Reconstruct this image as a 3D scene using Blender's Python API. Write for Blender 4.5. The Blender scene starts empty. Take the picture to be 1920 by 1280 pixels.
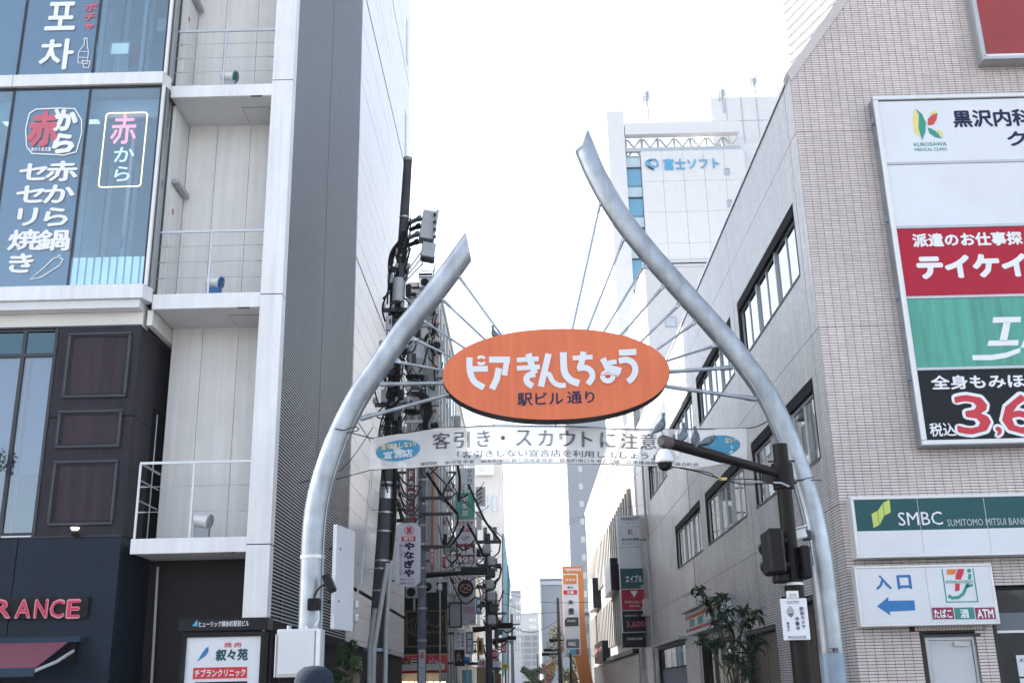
import bpy, bmesh, math, random
import numpy as np
from mathutils import Vector, Matrix
random.seed(7)
rnd = random.Random(11)
sc = bpy.context.scene
col = sc.collection

# ------------------------------------------------------------------ camera
FPX, CXP, CYP = 1995.0, 960.0, 640.0
_dy = np.array([25, -650, -FPX]); _dz = np.array([-133, 6123, -FPX])
_dy = _dy/np.linalg.norm(_dy); _dz = _dz-_dz.dot(_dy)*_dy; _dz /= np.linalg.norm(_dz); _dx = np.cross(_dy, _dz)
RW = np.stack([_dx, _dy, _dz]); CAM = np.array([0, 0, 1.6])
cd = bpy.data.cameras.new('camera'); cam = bpy.data.objects.new('camera', cd); col.objects.link(cam)
cam.matrix_world = Matrix([list(RW[0])+[CAM[0]], list(RW[1])+[CAM[1]], list(RW[2])+[CAM[2]], [0, 0, 0, 1]])
cd.sensor_width = 36; cd.lens = FPX/1920*36; cd.clip_start = 0.1; cd.clip_end = 3000
sc.camera = cam

# ------------------------------------------------------------------ light
SUN_EL, SUN_AZ = math.radians(34), math.radians(-68)      # azimuth from +Y towards +X
w = bpy.data.worlds.new("World"); sc.world = w; w.use_nodes = True
nt = w.node_tree; bg = nt.nodes['Background']
sk = nt.nodes.new('ShaderNodeTexSky'); sk.sky_type = 'NISHITA'; sk.sun_disc = False
sk.sun_elevation = SUN_EL; sk.sun_rotation = SUN_AZ
sk.air_density = 1.0; sk.dust_density = 1.6; sk.ozone_density = 1.0
hs = nt.nodes.new('ShaderNodeHueSaturation'); hs.inputs['Saturation'].default_value = .5; nt.links.new(sk.outputs[0], hs.inputs['Color']); nt.links.new(hs.outputs[0], bg.inputs[0]); bg.inputs[1].default_value = 0.15
sd = bpy.data.lights.new('sun', 'SUN'); sd.energy = 3.0; sd.angle = math.radians(0.5); sd.color = (1, .95, .88)
so = bpy.data.objects.new('sun', sd); col.objects.link(so)
tosun = Vector((math.sin(SUN_AZ)*math.cos(SUN_EL), math.cos(SUN_AZ)*math.cos(SUN_EL), math.sin(SUN_EL)))
so.rotation_euler = tosun.to_track_quat('Z', 'Y').to_euler(); so.location = tosun*200
sc.view_settings.view_transform = 'Standard'; sc.view_settings.look = 'None'
sc.view_settings.gamma = 1; sc.view_settings.use_curve_mapping = False
sc.view_settings.exposure = 1.72
sc.render.engine = 'CYCLES'
sc.cycles.max_bounces = 6; sc.cycles.diffuse_bounces = 3; sc.cycles.glossy_bounces = 3
sc.cycles.transmission_bounces = 4; sc.cycles.transparent_max_bounces = 12
sc.cycles.caustics_reflective = False; sc.cycles.caustics_refractive = False

# ------------------------------------------------------------------ helpers
def W(px, py, X=None, Y=None, Z=None):
    d = RW @ np.array([px-CXP, -(py-CYP), -FPX])
    if Y is not None: t = Y/d[1]
    elif X is not None: t = X/d[0]
    else: t = (Z-1.6)/d[2]
    return Vector(CAM+d*t)
def RY(x0, y0, x1, y1, Y):          # pixel box -> X0,X1,Z0,Z1 on the plane Y
    ym, xm = (y0+y1)/2, (x0+x1)/2
    return W(x0, ym, Y=Y).x, W(x1, ym, Y=Y).x, W(xm, y1, Y=Y).z, W(xm, y0, Y=Y).z

_mats = {}
def M(name, c=(.5, .5, .5), rough=.6, metal=0., var=.06, scale=2.0, bump=0., bscale=None, streak=0., alpha=1., emit=0., spec=.5, grime=0., cell=None):
    """procedural surface: base colour with cloudy variation, vertical streaks, soft grime and fine relief"""
    if name in _mats: return _mats[name]
    m = bpy.data.materials.new(name); m.use_nodes = True; _mats[name] = m
    n, l = m.node_tree.nodes, m.node_tree.links
    if max(c) < .10 and spec == .5: spec = .18
    b = n['Principled BSDF']; b.inputs['Roughness'].default_value = rough; b.inputs['Metallic'].default_value = metal
    b.inputs['Specular IOR Level'].default_value = spec; b.inputs['Alpha'].default_value = alpha
    tc = n.new('ShaderNodeTexCoord')
    geo = n.new('ShaderNodeNewGeometry')
    pos = geo.outputs['Position']
    out = None
    rgb = n.new('ShaderNodeRGB'); rgb.outputs[0].default_value = (*c, 1); out = rgb.outputs[0]
    def mul(prev, fac_socket, lo, hi):
        mr = n.new('ShaderNodeMapRange'); mr.inputs['To Min'].default_value = lo; mr.inputs['To Max'].default_value = hi
        mr.inputs['From Min'].default_value = .3; mr.inputs['From Max'].default_value = .7
        l.new(fac_socket, mr.inputs['Value'])
        mx = n.new('ShaderNodeMix'); mx.data_type = 'RGBA'; mx.blend_type = 'MULTIPLY'; mx.inputs[0].default_value = 1
        l.new(prev, mx.inputs[6]); l.new(mr.outputs[0], mx.inputs[7]); return mx.outputs[2]
    if var > 0:
        t = n.new('ShaderNodeTexNoise'); t.inputs['Scale'].default_value = scale; t.inputs['Detail'].default_value = 5
        l.new(pos, t.inputs['Vector']); out = mul(out, t.outputs[0], 1-var, 1+var)
    if streak > 0:
        mp = n.new('ShaderNodeMapping'); mp.inputs['Scale'].default_value = (7, 7, .35); l.new(pos, mp.inputs[0])
        t = n.new('ShaderNodeTexNoise'); t.inputs['Scale'].default_value = 1.3; t.inputs['Detail'].default_value = 6
        l.new(mp.outputs[0], t.inputs['Vector']); out = mul(out, t.outputs[0], 1-streak, 1.0+streak*.25)
    if grime > 0:
        t = n.new('ShaderNodeTexNoise'); t.inputs['Scale'].default_value = .6; t.inputs['Detail'].default_value = 8; t.inputs['Roughness'].default_value = .7
        l.new(pos, t.inputs['Vector']); out = mul(out, t.outputs[0], 1-grime, 1.05)
    if cell:        # every tile fired a little differently
        vm = n.new('ShaderNodeVectorMath'); vm.operation = 'SUBTRACT'; vm.inputs[1].default_value = cell[0]; l.new(pos, vm.inputs[0])
        v2 = n.new('ShaderNodeVectorMath'); v2.operation = 'DIVIDE'; v2.inputs[1].default_value = cell[1]; l.new(vm.outputs[0], v2.inputs[0])
        v3 = n.new('ShaderNodeVectorMath'); v3.operation = 'FLOOR'; l.new(v2.outputs[0], v3.inputs[0])
        wn = n.new('ShaderNodeTexWhiteNoise'); wn.noise_dimensions = '3D'; l.new(v3.outputs[0], wn.inputs['Vector'])
        out = mul(out, wn.outputs[0], .95, 1.03)
    l.new(out, b.inputs['Base Color'])
    if emit > 0:
        l.new(out, b.inputs['Emission Color']); b.inputs['Emission Strength'].default_value = emit
    if bump > 0:
        t = n.new('ShaderNodeTexNoise'); t.inputs['Scale'].default_value = bscale or scale*8; t.inputs['Detail'].default_value = 3
        l.new(pos, t.inputs['Vector'])
        bp = n.new('ShaderNodeBump'); bp.inputs['Strength'].default_value = bump; bp.inputs['Distance'].default_value = .02
        l.new(t.outputs[0], bp.inputs['Height']); l.new(bp.outputs[0], b.inputs['Normal'])
    return m
def GLASS(name, tint, refl=.25, tr=.75, rough=.02, gcol=(1, 1, 1)):
    if name in _mats: return _mats[name]
    m = bpy.data.materials.new(name); m.use_nodes = True; _mats[name] = m
    n, l = m.node_tree.nodes, m.node_tree.links; n.clear()
    o = n.new('ShaderNodeOutputMaterial'); a = n.new('ShaderNodeBsdfTransparent'); a.inputs[0].default_value = (*tint, 1)
    g = n.new('ShaderNodeBsdfGlossy'); g.inputs['Roughness'].default_value = rough; g.inputs[0].default_value = (*gcol, 1)
    fr = n.new('ShaderNodeLayerWeight'); fr.inputs[0].default_value = .25
    mr = n.new('ShaderNodeMapRange'); mr.inputs['To Min'].default_value = refl; mr.inputs['To Max'].default_value = .62
    tx = n.new('ShaderNodeTexNoise'); tx.inputs['Scale'].default_value = .35; tx.inputs['Detail'].default_value = 1
    ge = n.new('ShaderNodeNewGeometry'); l.new(ge.outputs['Position'], tx.inputs['Vector'])
    bp = n.new('ShaderNodeBump'); bp.inputs['Strength'].default_value = .05; l.new(tx.outputs[0], bp.inputs['Height']); l.new(bp.outputs[0], g.inputs['Normal'])
    l.new(fr.outputs['Fresnel'], mr.inputs['Value'])
    mx = n.new('ShaderNodeMixShader'); l.new(mr.outputs[0], mx.inputs[0]); l.new(a.outputs[0], mx.inputs[1]); l.new(g.outputs[0], mx.inputs[2])
    l.new(mx.outputs[0], o.inputs['Surface']); return m

class MB:
    def __init__(s): s.v, s.f, s.sm = [], [], []
    def add(s, vs, fs, smooth=False):
        k = len(s.v); s.v += [tuple(v) for v in vs]; s.f += [tuple(k+i for i in f) for f in fs]; s.sm += [smooth]*len(fs); return s
    def box(s, x0, x1, y0, y1, z0, z1):
        if x0 > x1: x0, x1 = x1, x0
        if y0 > y1: y0, y1 = y1, y0
        if z0 > z1: z0, z1 = z1, z0
        return s.add([(x0,y0,z0),(x1,y0,z0),(x1,y1,z0),(x0,y1,z0),(x0,y0,z1),(x1,y0,z1),(x1,y1,z1),(x0,y1,z1)],
              [(0,3,2,1),(4,5,6,7),(0,1,5,4),(1,2,6,5),(2,3,7,6),(3,0,4,7)])
    def prism(s, pts, a, b, axis='y'):   # 2D outline (counter-clockwise seen from -Y) swept from a to b
        n = len(pts)
        if axis == 'y': A = [(x, a, z) for x, z in pts]; B = [(x, b, z) for x, z in pts]
        elif axis == 'x': A = [(a, x, z) for x, z in pts]; B = [(b, x, z) for x, z in pts]
        else: A = [(x, z, a) for x, z in pts]; B = [(x, z, b) for x, z in pts]
        return s.add(A+B, [tuple(range(n)), tuple(range(2*n-1, n-1, -1))]+[(i, i+n, (i+1) % n+n, (i+1) % n) for i in range(n)])
    def frame(s, x0, x1, z0, z1, t, y0, y1):   # rectangular frame in a Y plane, butted
        s.box(x0, x1, y0, y1, z0, z0+t); s.box(x0, x1, y0, y1, z1-t, z1)
        s.box(x0, x0+t, y0, y1, z0+t, z1-t); return s.box(x1-t, x1, y0, y1, z0+t, z1-t)
    def ring(s, c, u, v, ru, rv, n): return [c+u*(ru*math.cos(2*math.pi*i/n))+v*(rv*math.sin(2*math.pi*i/n)) for i in range(n)]
    def tube(s, pts, r, n=8, caps=True, r1=None, endn=None):
        pts = [Vector(p) for p in pts]; m = len(pts); rings = []; prev = None
        for i, p in enumerate(pts):
            t = (pts[min(i+1, m-1)]-pts[max(i-1, 0)]).normalized()
            if prev is None:
                u = t.cross(Vector((0, 0, 1)) if abs(t.z) < .9 else Vector((0, 1, 0))).normalized()
            else: u = (prev-t*prev.dot(t)).normalized()
            prev = u; v = t.cross(u)
            rr = r[i] if isinstance(r, (list, tuple)) else (r if r1 is None else r+(r1-r)*i/(m-1))
            rings.append(s.ring(p, u, v, rr, rr, n))
            if endn and i == m-1:      # slanted end cut
                q, nn = endn; rings[-1] = [a+t*((q-a).dot(nn)/t.dot(nn)) for a in rings[-1]]
        vs = [a for r_ in rings for a in r_]
        fs = [(i*n+j, i*n+(j+1) % n, (i+1)*n+(j+1) % n, (i+1)*n+j) for i in range(m-1) for j in range(n)]
        s.add(vs, fs, True)
        if caps: s.add(rings[0], [tuple(range(n))[::-1]]); s.add(rings[-1], [tuple(range(n))])
        return s
    def cyl(s, p0, p1, r0, r1=None, n=12): return s.tube([p0, p1], r0, n, True, r0 if r1 is None else r1)
    def lathe(s, c, prof, n=16, axis=Vector((0, 0, 1))):    # prof = [(r, h)]
        c = Vector(c); ax = Vector(axis).normalized(); u = ax.cross(Vector((0, 1, 0)) if abs(ax.y) < .9 else Vector((1, 0, 0))).normalized(); v = ax.cross(u)
        vs = [p for r, h in prof for p in s.ring(c+ax*h, u, v, max(r, 1e-4), max(r, 1e-4), n)]
        return s.add(vs, [(i*n+j, i*n+(j+1) % n, (i+1)*n+(j+1) % n, (i+1)*n+j) for i in range(len(prof)-1) for j in range(n)], True)
    def loft(s, secs, n=12):      # secs = [(centre, u, v, ru, rv)]
        vs = [p for c, u, v, ru, rv in secs for p in s.ring(Vector(c), Vector(u), Vector(v), ru, rv, n)]
        fs = [(i*n+j, i*n+(j+1) % n, (i+1)*n+(j+1) % n, (i+1)*n+j) for i in range(len(secs)-1) for j in range(n)]
        return s.add(vs, fs+[tuple(range(n))[::-1], tuple((len(secs)-1)*n+j for j in range(n))], True)
    def ob(s, c, u, v, wv, a, b, d):  # oriented box, half sizes a,b,d
        c, u, v, wv = Vector(c), Vector(u), Vector(v), Vector(wv)
        P = [c+u*(a*i)+v*(b*j)+wv*(d*k) for k in (-1, 1) for j in (-1, 1) for i in (-1, 1)]
        return s.add(P, [(0,2,3,1),(4,5,7,6),(0,1,5,4),(1,3,7,5),(3,2,6,7),(2,0,4,6)])
    def build(s, name, mat, parent=None, bevel=0., kind=None, label=None, fix=False):
        me = bpy.data.meshes.new(name)
        off = root_of(parent).location if parent else Vector((0, 0, 0))
        me.from_pydata([(x-off.x, y-off.y, z-off.z) for x, y, z in s.v], [], s.f)
        me.polygons.foreach_set('use_smooth', s.sm)
        if fix or bevel:
            bm = bmesh.new(); bm.from_mesh(me)
            if fix: bmesh.ops.recalc_face_normals(bm, faces=bm.faces)
            if bevel: bmesh.ops.bevel(bm, geom=list(bm.edges), offset=bevel, segments=1, affect='EDGES', clamp_overlap=True)
            bm.to_mesh(me); bm.free()
        me.materials.append(mat)
        o = bpy.data.objects.new(name, me); col.objects.link(o)
        if parent: o.parent = parent
        if kind: o['kind'] = kind
        if label: o['label'] = label
        return o
def root_of(o):
    while o.parent: o = o.parent
    return o
def thing(name, label, cat, loc=(0, 0, 0), group=None):
    o = bpy.data.objects.new(name, None); col.objects.link(o); o.location = loc; o.empty_display_size = .2
    o['label'] = label; o['category'] = cat
    if group: o['group'] = group
    return o
def tag(o, label, cat, group=None):
    o['label'] = label; o['category'] = cat
    if group: o['group'] = group
    return o
def dup(o, parent=None):
    c = o.copy(); col.objects.link(c); c.parent = parent
    for ch in list(o.children): dup(ch, c)
    return c
def rep(src, delta):        # a repeated part sharing its mesh, shifted
    c = src.copy(); col.objects.link(c); c.parent = src.parent; c.location = Vector(src.location)+Vector(delta); return c

# ---- lettering (Blender's own built-in font with its CJK fallback)
_tc = {}
def glyphs(s, off):
    k = (s, off)
    if k not in _tc:
        c = bpy.data.curves.new('lettering', 'FONT'); c.body = s; c.resolution_u = 2; c.offset = off
        o = bpy.data.objects.new('lettering', c); col.objects.link(o); bpy.context.view_layer.update()
        m = bpy.data.meshes.new_from_object(o.evaluated_get(bpy.context.evaluated_depsgraph_get()))
        v = np.array([x.co[:2] for x in m.vertices]) if len(m.vertices) else np.zeros((0, 2))
        f = [tuple(p.vertices) for p in m.polygons]
        bpy.data.objects.remove(o); bpy.data.curves.remove(c); bpy.data.meshes.remove(m)
        _tc[k] = (v, f)
    return _tc[k]
def txt(s, rect, Y, mat, parent, off=.012, vertical=False, name='lettering', warp=None, label=None, shear=0., mb=None, plane='y', thin=False):
    """flat print filling rect=(a0,a1,z0,z1); on plane Y facing the camera side, or plane='x' facing -X (a runs along Y, far to near)"""
    a0, a1, z0, z1 = rect
    m = mb or MB(); cells = []
    if vertical:
        n = len(s); h = (z1-z0)/n
        for i, ch in enumerate(s):
            if ch == ' ': continue
            cells.append((ch, a0, a1, z1-(i+1)*h+h*.06, z1-i*h-h*.06))
    else: cells = [(s, a0, a1, z0, z1)]
    B_ = off if off > .008 else 0
    strikes = [(0, 0)] if not B_ else ([(0, 0), (B_, 0), (-B_, 0), (0, B_), (0, -B_)] if B_ < .05 else [(B_*math.cos(t_*math.pi/6), B_*math.sin(t_*math.pi/6)) for t_ in range(12)]+[(0, 0)])
    if thin: strikes = [(-B_, 0), (0, 0), (B_, 0)]
    for st, b0, b1, c0, c1 in cells:
        v, f = glyphs(st, 0)
        if not len(v): continue
        lo, hi = v.min(0)-B_, v.max(0)+B_; d = np.maximum(hi-lo, 1e-3)
        for kk, (ox, oz) in enumerate(strikes):
            vv = v+np.array([ox, oz])
            if vertical: q = np.clip(np.stack([(vv[:, 0]-(lo[0]+hi[0])/2)/.95+.5, (vv[:, 1]-(lo[1]+hi[1])/2)/.95+.5], 1), -.1, 1.1)
            else: q = (vv-lo)/d
            P = []; dk = -kk*.00025
            for x, z in q:
                a = b0+(b1-b0)*x+shear*(z-.5)*(c1-c0); b = c0+(c1-c0)*z
                if warp: P.append(tuple(Vector(warp(a, b))+Vector((0, dk*2, 0))))
                else: P.append((a, Y+dk, b) if plane == 'y' else (Y+dk, a, b))
            m.add(P, f)
    if mb: return m
    return m.build(name, mat, parent, label=label)
def stroke2d(pts, wd, closed=False):    # constant-width 2D ribbon outline -> quads (mitred)
    n = len(pts); L, R = [], []
    for i in range(n):
        p = np.array(pts[i], float)
        a = np.array(pts[i-1] if (i > 0 or closed) else pts[i], float); b = np.array(pts[(i+1) % n] if (i < n-1 or closed) else pts[i], float)
        d1 = p-a; d2 = b-p
        if np.linalg.norm(d1) < 1e-9: d1 = d2
        if np.linalg.norm(d2) < 1e-9: d2 = d1
        d1 = d1/np.linalg.norm(d1); d2 = d2/np.linalg.norm(d2); t = d1+d2; t = t/max(np.linalg.norm(t), 1e-6)
        nn = np.array([-t[1], t[0]]); k = wd/2/max(.5, nn.dot(np.array([-d1[1], d1[0]])))
        L.append(p+nn*k); R.append(p-nn*k)
    vs = L+R; m = n if closed else n-1
    return vs, [(i, (i+1) % n, n+(i+1) % n, n+i) for i in range(m)]
def spline(pts, k=6):
    P = [Vector(p) for p in pts]; out = []
    for i in range(len(P)-1):
        p0, p1, p2, p3 = P[max(i-1, 0)], P[i], P[i+1], P[min(i+2, len(P)-1)]
        for j in range(k):
            t = j/k; out.append(.5*((2*p1)+(p2-p0)*t+(2*p0-5*p1+4*p2-p3)*t*t+(3*p1-p0-3*p2+p3)*t**3))
    out.append(P[-1]); return out
def circ(cx, cy, rx, ry, n=28, a0=0, a1=360): return [(cx+rx*math.cos(math.radians(a0+(a1-a0)*i/n)), cy+ry*math.sin(math.radians(a0+(a1-a0)*i/n))) for i in range(n+(0 if a1-a0 >= 360 else 1))]
class Px:         # draw flat marks given in picture pixels on a sign's plane
    def __init__(s, Y, conv=lambda p: p): s.m = MB(); s.Y = Y; s.c = conv
    def st(s, pts, wd, closed=False, smooth=False):
        if smooth: pts = [tuple(p)[:2] for p in spline([(a, b, 0) for a, b in pts], 5)]
        v, f = stroke2d(pts, wd, closed); s.m.add([W(*s.c(tuple(p)), Y=s.Y) for p in v], f); return s
    def poly(s, pts): s.m.add([W(*s.c(p), Y=s.Y) for p in pts], [tuple(range(len(pts)))]); return s
    def build(s, name, mat, parent): return s.m.build(name, mat, parent)
# ------------------------------------------------------------------ materials
mWhite = M('white aluminium panel', (.75, .76, .78), .45, var=.03, streak=.12, grime=.05)
mWhite2 = M('white painted wall panel', (.80, .79, .78), .6, var=.03, streak=.10, grime=.06)
mSoffit = M('pale grey soffit', (.64, .65, .67), .6, var=.03)
mPlaster = M('white rough plaster', (.70, .68, .65), .85, var=.05, bump=.5, bscale=60)
mLouver = M('grey aluminium louver', (.38, .42, .48), .4, .2, var=.04)
mDark = M('dark backing', (.012, .013, .018), .8, var=.1)
mBlack = M('black painted metal', (.009, .009, .012), .45, var=.12)
mClad = M('white metal cladding', (.80, .80, .82), .32, .15, var=.04, streak=.06)
mFrame = M('grey aluminium frame', (.42, .44, .46), .35, .6, var=.04)
mFrameW = M('white aluminium frame', (.68, .69, .70), .4, .2, var=.04)
mDarkFr = M('dark window frame', (.05, .055, .065), .4, .3, var=.08)
mNavy = M('navy wall panel', (.006, .016, .034), .38, var=.15, streak=.2)
mWood = M('dark stained wood panel', (.026, .023, .036), .5, var=.1, streak=.35)
mWoodIn = M('dark walnut board', (.042, .030, .042), .5, var=.1, streak=.5)
mMould = M('dark moulding', (.055, .06, .075), .35, .2, var=.06)
mGlassB = GLASS('blue tinted bay glass', (.62, .78, .86), .13, gcol=(.82, .92, 1))
mGlassD = GLASS('dark office glass', (.55, .62, .66), .35)
mGlassS = GLASS('shop window glass', (.55, .66, .76), .14, gcol=(.85, .92, 1))
mFilm = M('blue window film', (.13, .25, .35), .25, var=.08, scale=1.2, streak=.08)
mPrint = M('white print', (.78, .80, .84), .6, var=.02)
mRedP = M('faded red print', (.55, .12, .17), .6, var=.05)
mInt = M('interior wall', (.42, .50, .56), .8, var=.1)
mIntD = M('interior dark', (.07, .09, .11), .8, var=.1)
mSteel = M('galvanised steel', (.40, .44, .49), .42, .75, var=.14, scale=5, grime=.2, streak=.22)
mSteelB = M('grey blue painted steel', (.24, .31, .40), .45, .25, var=.08, scale=6)
mRail = M('stainless rail', (.48, .49, .52), .3, .8, var=.03)
mTile = M('pinkish grey ceramic tile', (.70, .62, .595), .36, var=.05, scale=9, grime=.12, streak=.08, cell=((5.375, 17, 0), (.15, 10, .05)))
mTileS = M('grey ceramic tile', (.70, .675, .67), .24, var=.05, scale=9, grime=.16, streak=.16, cell=((0, 18, 0), (10, .15, .05)))
mMortar = M('dark mortar', (.05, .045, .046), .9, var=.1)
mOrange = M('orange sign face', (.70, .16, .06), .5, var=.03, scale=.6, streak=.12, grime=.08)
mOrangeD = M('orange pylon', (.62, .22, .06), .6, var=.06)
mConc = M('weathered utility pole', (.075, .075, .085), .75, var=.15, scale=4, streak=.25)
mConcL = M('grey concrete pole', (.30, .32, .34), .8, var=.1, scale=4, streak=.2)
mTrafo = M('grey transformer paint', (.42, .44, .46), .5, .1, var=.06, streak=.12)
mCable = M('black cable', (.008, .008, .010), .6, var=.1)
mBanner = M('white mesh banner', (.82, .82, .84), .8, var=.03, alpha=.6)
mBanTxt = M('dark banner print', (.035, .04, .06), .8, var=.05, alpha=.45)
mBlue = M('bright blue print', (.02, .16, .42), .5, var=.03)
mLtBlue = M('light blue print', (.08, .36, .55), .5, var=.03)
mRed = M('red print', (.55, .02, .04), .45, var=.04)
mCrimson = M('crimson sign', (.40, .006, .03), .35, var=.05, spec=.25)
mNavyTxt = M('navy print', (.02, .025, .07), .5, var=.03)
mGreen = M('green print', (.02, .27, .20), .4, var=.04)
mGreenF = M('faded green sign', (.07, .36, .27), .35, var=.10, scale=1.5, streak=.3)
mTeal = M('dark teal sign', (.004, .075, .085), .3, var=.05, spec=.3)
mYel = M('yellow print', (.72, .62, .22), .5, var=.03)
mLime = M('yellow green print', (.50, .62, .12), .4, var=.03)
mSignW = M('white acrylic sign', (.66, .69, .74), .3, var=.02, grime=.03)
mSignBlk = M('black acrylic sign', (.006, .008, .013), .25, var=.05)
mOrP = M('orange print', (.75, .18, .03), .5, var=.03)
mLeafD = M('dark leaf', (.030, .060, .030), .4, var=.25, scale=4)
mLeafG = M('green leaf', (.06, .10, .04), .5, var=.3, scale=1)
mLeafY = M('yellow autumn leaf', (.24, .20, .08), .6, var=.3, scale=1)
mBark = M('bark', (.12, .10, .085), .9, var=.2, bump=.4)
mRoad = M('asphalt', (.05, .05, .052), .85, var=.12, bump=.3, bscale=60)
mPave = M('concrete paving', (.28, .27, .26), .85, var=.1)
mPaint = M('road marking paint', (.75, .75, .74), .7, var=.06)

# ------------------------------------------------------------------ the setting
def struct(name, mb, mat):
    o = mb.build(name, mat); o['kind'] = 'structure'; return o
struct('ground', MB().box(-600, 600, -300, 1200, -.6, -.12), mPave)
struct('road', MB().box(-2.6, 3.9, 11, 300, -.119, -.004).box(-60, 60, 3, 11, -.119, -.004), mRoad)
for x0, x1, nm in ((-9, -2.6, 'pavement'), (3.9, 14, 'pavement')):
    struct(nm, MB().box(x0, x1, 11.2, 300, -.119, .11), mPave)
struct('near_pavement', MB().box(-60, 60, -8, 3, -.119, .11), mPave)
struct('road_markings', MB().box(-2.3, -2.2, 14, 200, -.004, 0).box(3.5, 3.6, 14, 200, -.004, 0), mPaint)
bars = MB()
for i in range(14): bars.box(-3.2+i*.55, -2.9+i*.55, 7.2, 10.2, -.004, .0)
struct('crossing_stripes', bars, mPaint)

# ------------------------------------------------------------------ LEFT BUILDING (white commercial block)
XL = -3.99
LB = thing('commercial_building', 'white commercial block with glass bays, open balconies and a louvered street side', 'building', (-8, 20, 0))
F = [3.86, 7.92, 12.03, 16.1, 20.2]
# core volumes (behind everything)
MB().box(-14, -4.05, 21.2, 36.6, 0, 29.5).box(-14, XL-.06, 17.5, 21.2, 20.3, 29.5).box(-3.99-.36, -4.05, 17.3, 21.2, 2.8, 20.3).build('core_wall', mDark, LB)
# right column with joints
zs = [2.7, 3.86, 8.09, 12.27, 16.5, 20.6, 26]
for a, b in zip(zs, zs[1:]):
    MB().box(-4.37, XL, 16.98, 17.25, a+.008, b-.008).build('column_panel', mWhite, LB, bevel=.004)
MB().box(-4.365, XL-.005, 17.0, 17.24, 2.72, 26).build('column_core', mDark, LB)
MB().box(-4.37, XL, 16.98, 17.25, 2.66, 2.70).build('column_foot', mSoffit, LB)
# louvers
lw = MB().box(XL-.10, XL-.05, 17.27, 24.66, 2.62, 29.5); lw.build('louver_backing', mDark, LB)
n_l = 296; pitch = (20.0-2.70)/n_l
base = None
for i in range(n_l):
    z = 2.72+i*pitch
    if base is None:
        m = MB(); m.prism([(XL-.012, .004), (XL+.0, 0), (XL+.0, .024), (XL-.012, .028)], 17.27, 24.66)
        base = m.build('louver_slat', mLouver, LB); base.location = base.location+Vector((0, 0, z)); b0 = base.location.copy(); z0 = z
    else:
        rep(base, (0, 0, z-z0))
m = MB()
for i in range(160): z = 2.72+(n_l+i)*pitch; m.box(XL-.055, XL, 17.27, 24.66, z, z+.026)
m.build('upper_louvers', mLouver, LB, kind='stuff')
MB().box(XL-.02, XL+.004, 20.6, 20.625, 2.7, 31).build('louver_joint', mDarkFr, LB)
MB().box(XL-.10, XL+.005, 17.255, 24.66, 2.55, 2.70).build('louver_sill', mDark, LB)
MB().box(XL-.4, XL-.02, 17.26, 24.66, 2.5, 2.55).build('louver_soffit', mDark, LB)
# white cladding, long horizontal panels, doubled joint at each storey
MB().box(XL-.06, XL-.03, 24.68, 36.62, 2.6, 29.5).build('cladding_backing', mDark, LB)
k = 0
for fz in (-.12, 3.93, 7.93, 11.95, 15.9, 19.95, 24.0):
    nz = 7; h = 4.0/nz
    for i in range(nz):
        za, zb = fz+.05+i*h, fz+.05+(i+1)*h-(.05 if i == nz-1 else .012)
        if zb < 2.7: continue
        za = max(za, 2.66)
        for ya, yb in ((24.69, 30.66), (30.675, 36.62)):
            j = rnd.uniform(-.002, .002)
            MB().box(XL-.03, XL+j, ya, yb, za, zb).build('cladding_panel', mClad, LB)
for za, ya in ((8.2, 35.2), (12.3, 35.2), (16.3, 35.2), (20.4, 35.2), (24.5, 35.2)):
    o = MB().box(XL+.005, XL+.02, ya, ya+.5, za, za+1.9).build('window', mClad, LB)
    MB().box(XL+.022, XL+.025, ya+.05, ya+.45, za+.06, za+1.84).build('pane', mGlassD, o)
# balconies: slab, soffit, back wall, rail
BX0, BX1 = -6.2, -4.37
BY = 18.1
for i, (zb, zt) in enumerate(((3.75, 3.99), (7.87, 8.14), (11.97, 12.21), (16.1, 16.35))):
    x0 = -6.22
    s = MB().box(x0, BX1-.003, 17.0, 17.06, zb, zt).build('balcony_fascia', mWhite, LB, bevel=.005)
    MB().box(x0, BX1-.003, 17.062, BY, zb+.02, zt-.03).build('balcony_slab', mSoffit, LB)
    hx = -5.02
    hat = MB().box(hx, hx+.50, 17.45, 17.95, zb+.012, zb+.019).build('access_hatch', mSoffit, LB)
    MB().box(hx-.008, hx+.508, 17.442, 17.958, zb+.016, zb+.0195).build('gap', mDark, hat)
    MB().box(-4.75, -4.55, 17.0-.004, 17.02, zb-.02, zb).build('drip_edge', mDarkFr, LB)
for i, (za, zb) in enumerate(((3.99, 7.89), (8.14, 11.99), (12.21, 16.12))):
    xs = [-6.2, -5.65, -5.01, BX1]
    for a, b in zip(xs, xs[1:]):
        MB().box(a+.004, b-.004, BY, BY+.05, za, zb).build('back_wall_panel', mWhite2, LB)
    MB().box(-6.2, BX1, BY+.051, BY+.08, za, zb).build('wall_core', mDark, LB)
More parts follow.
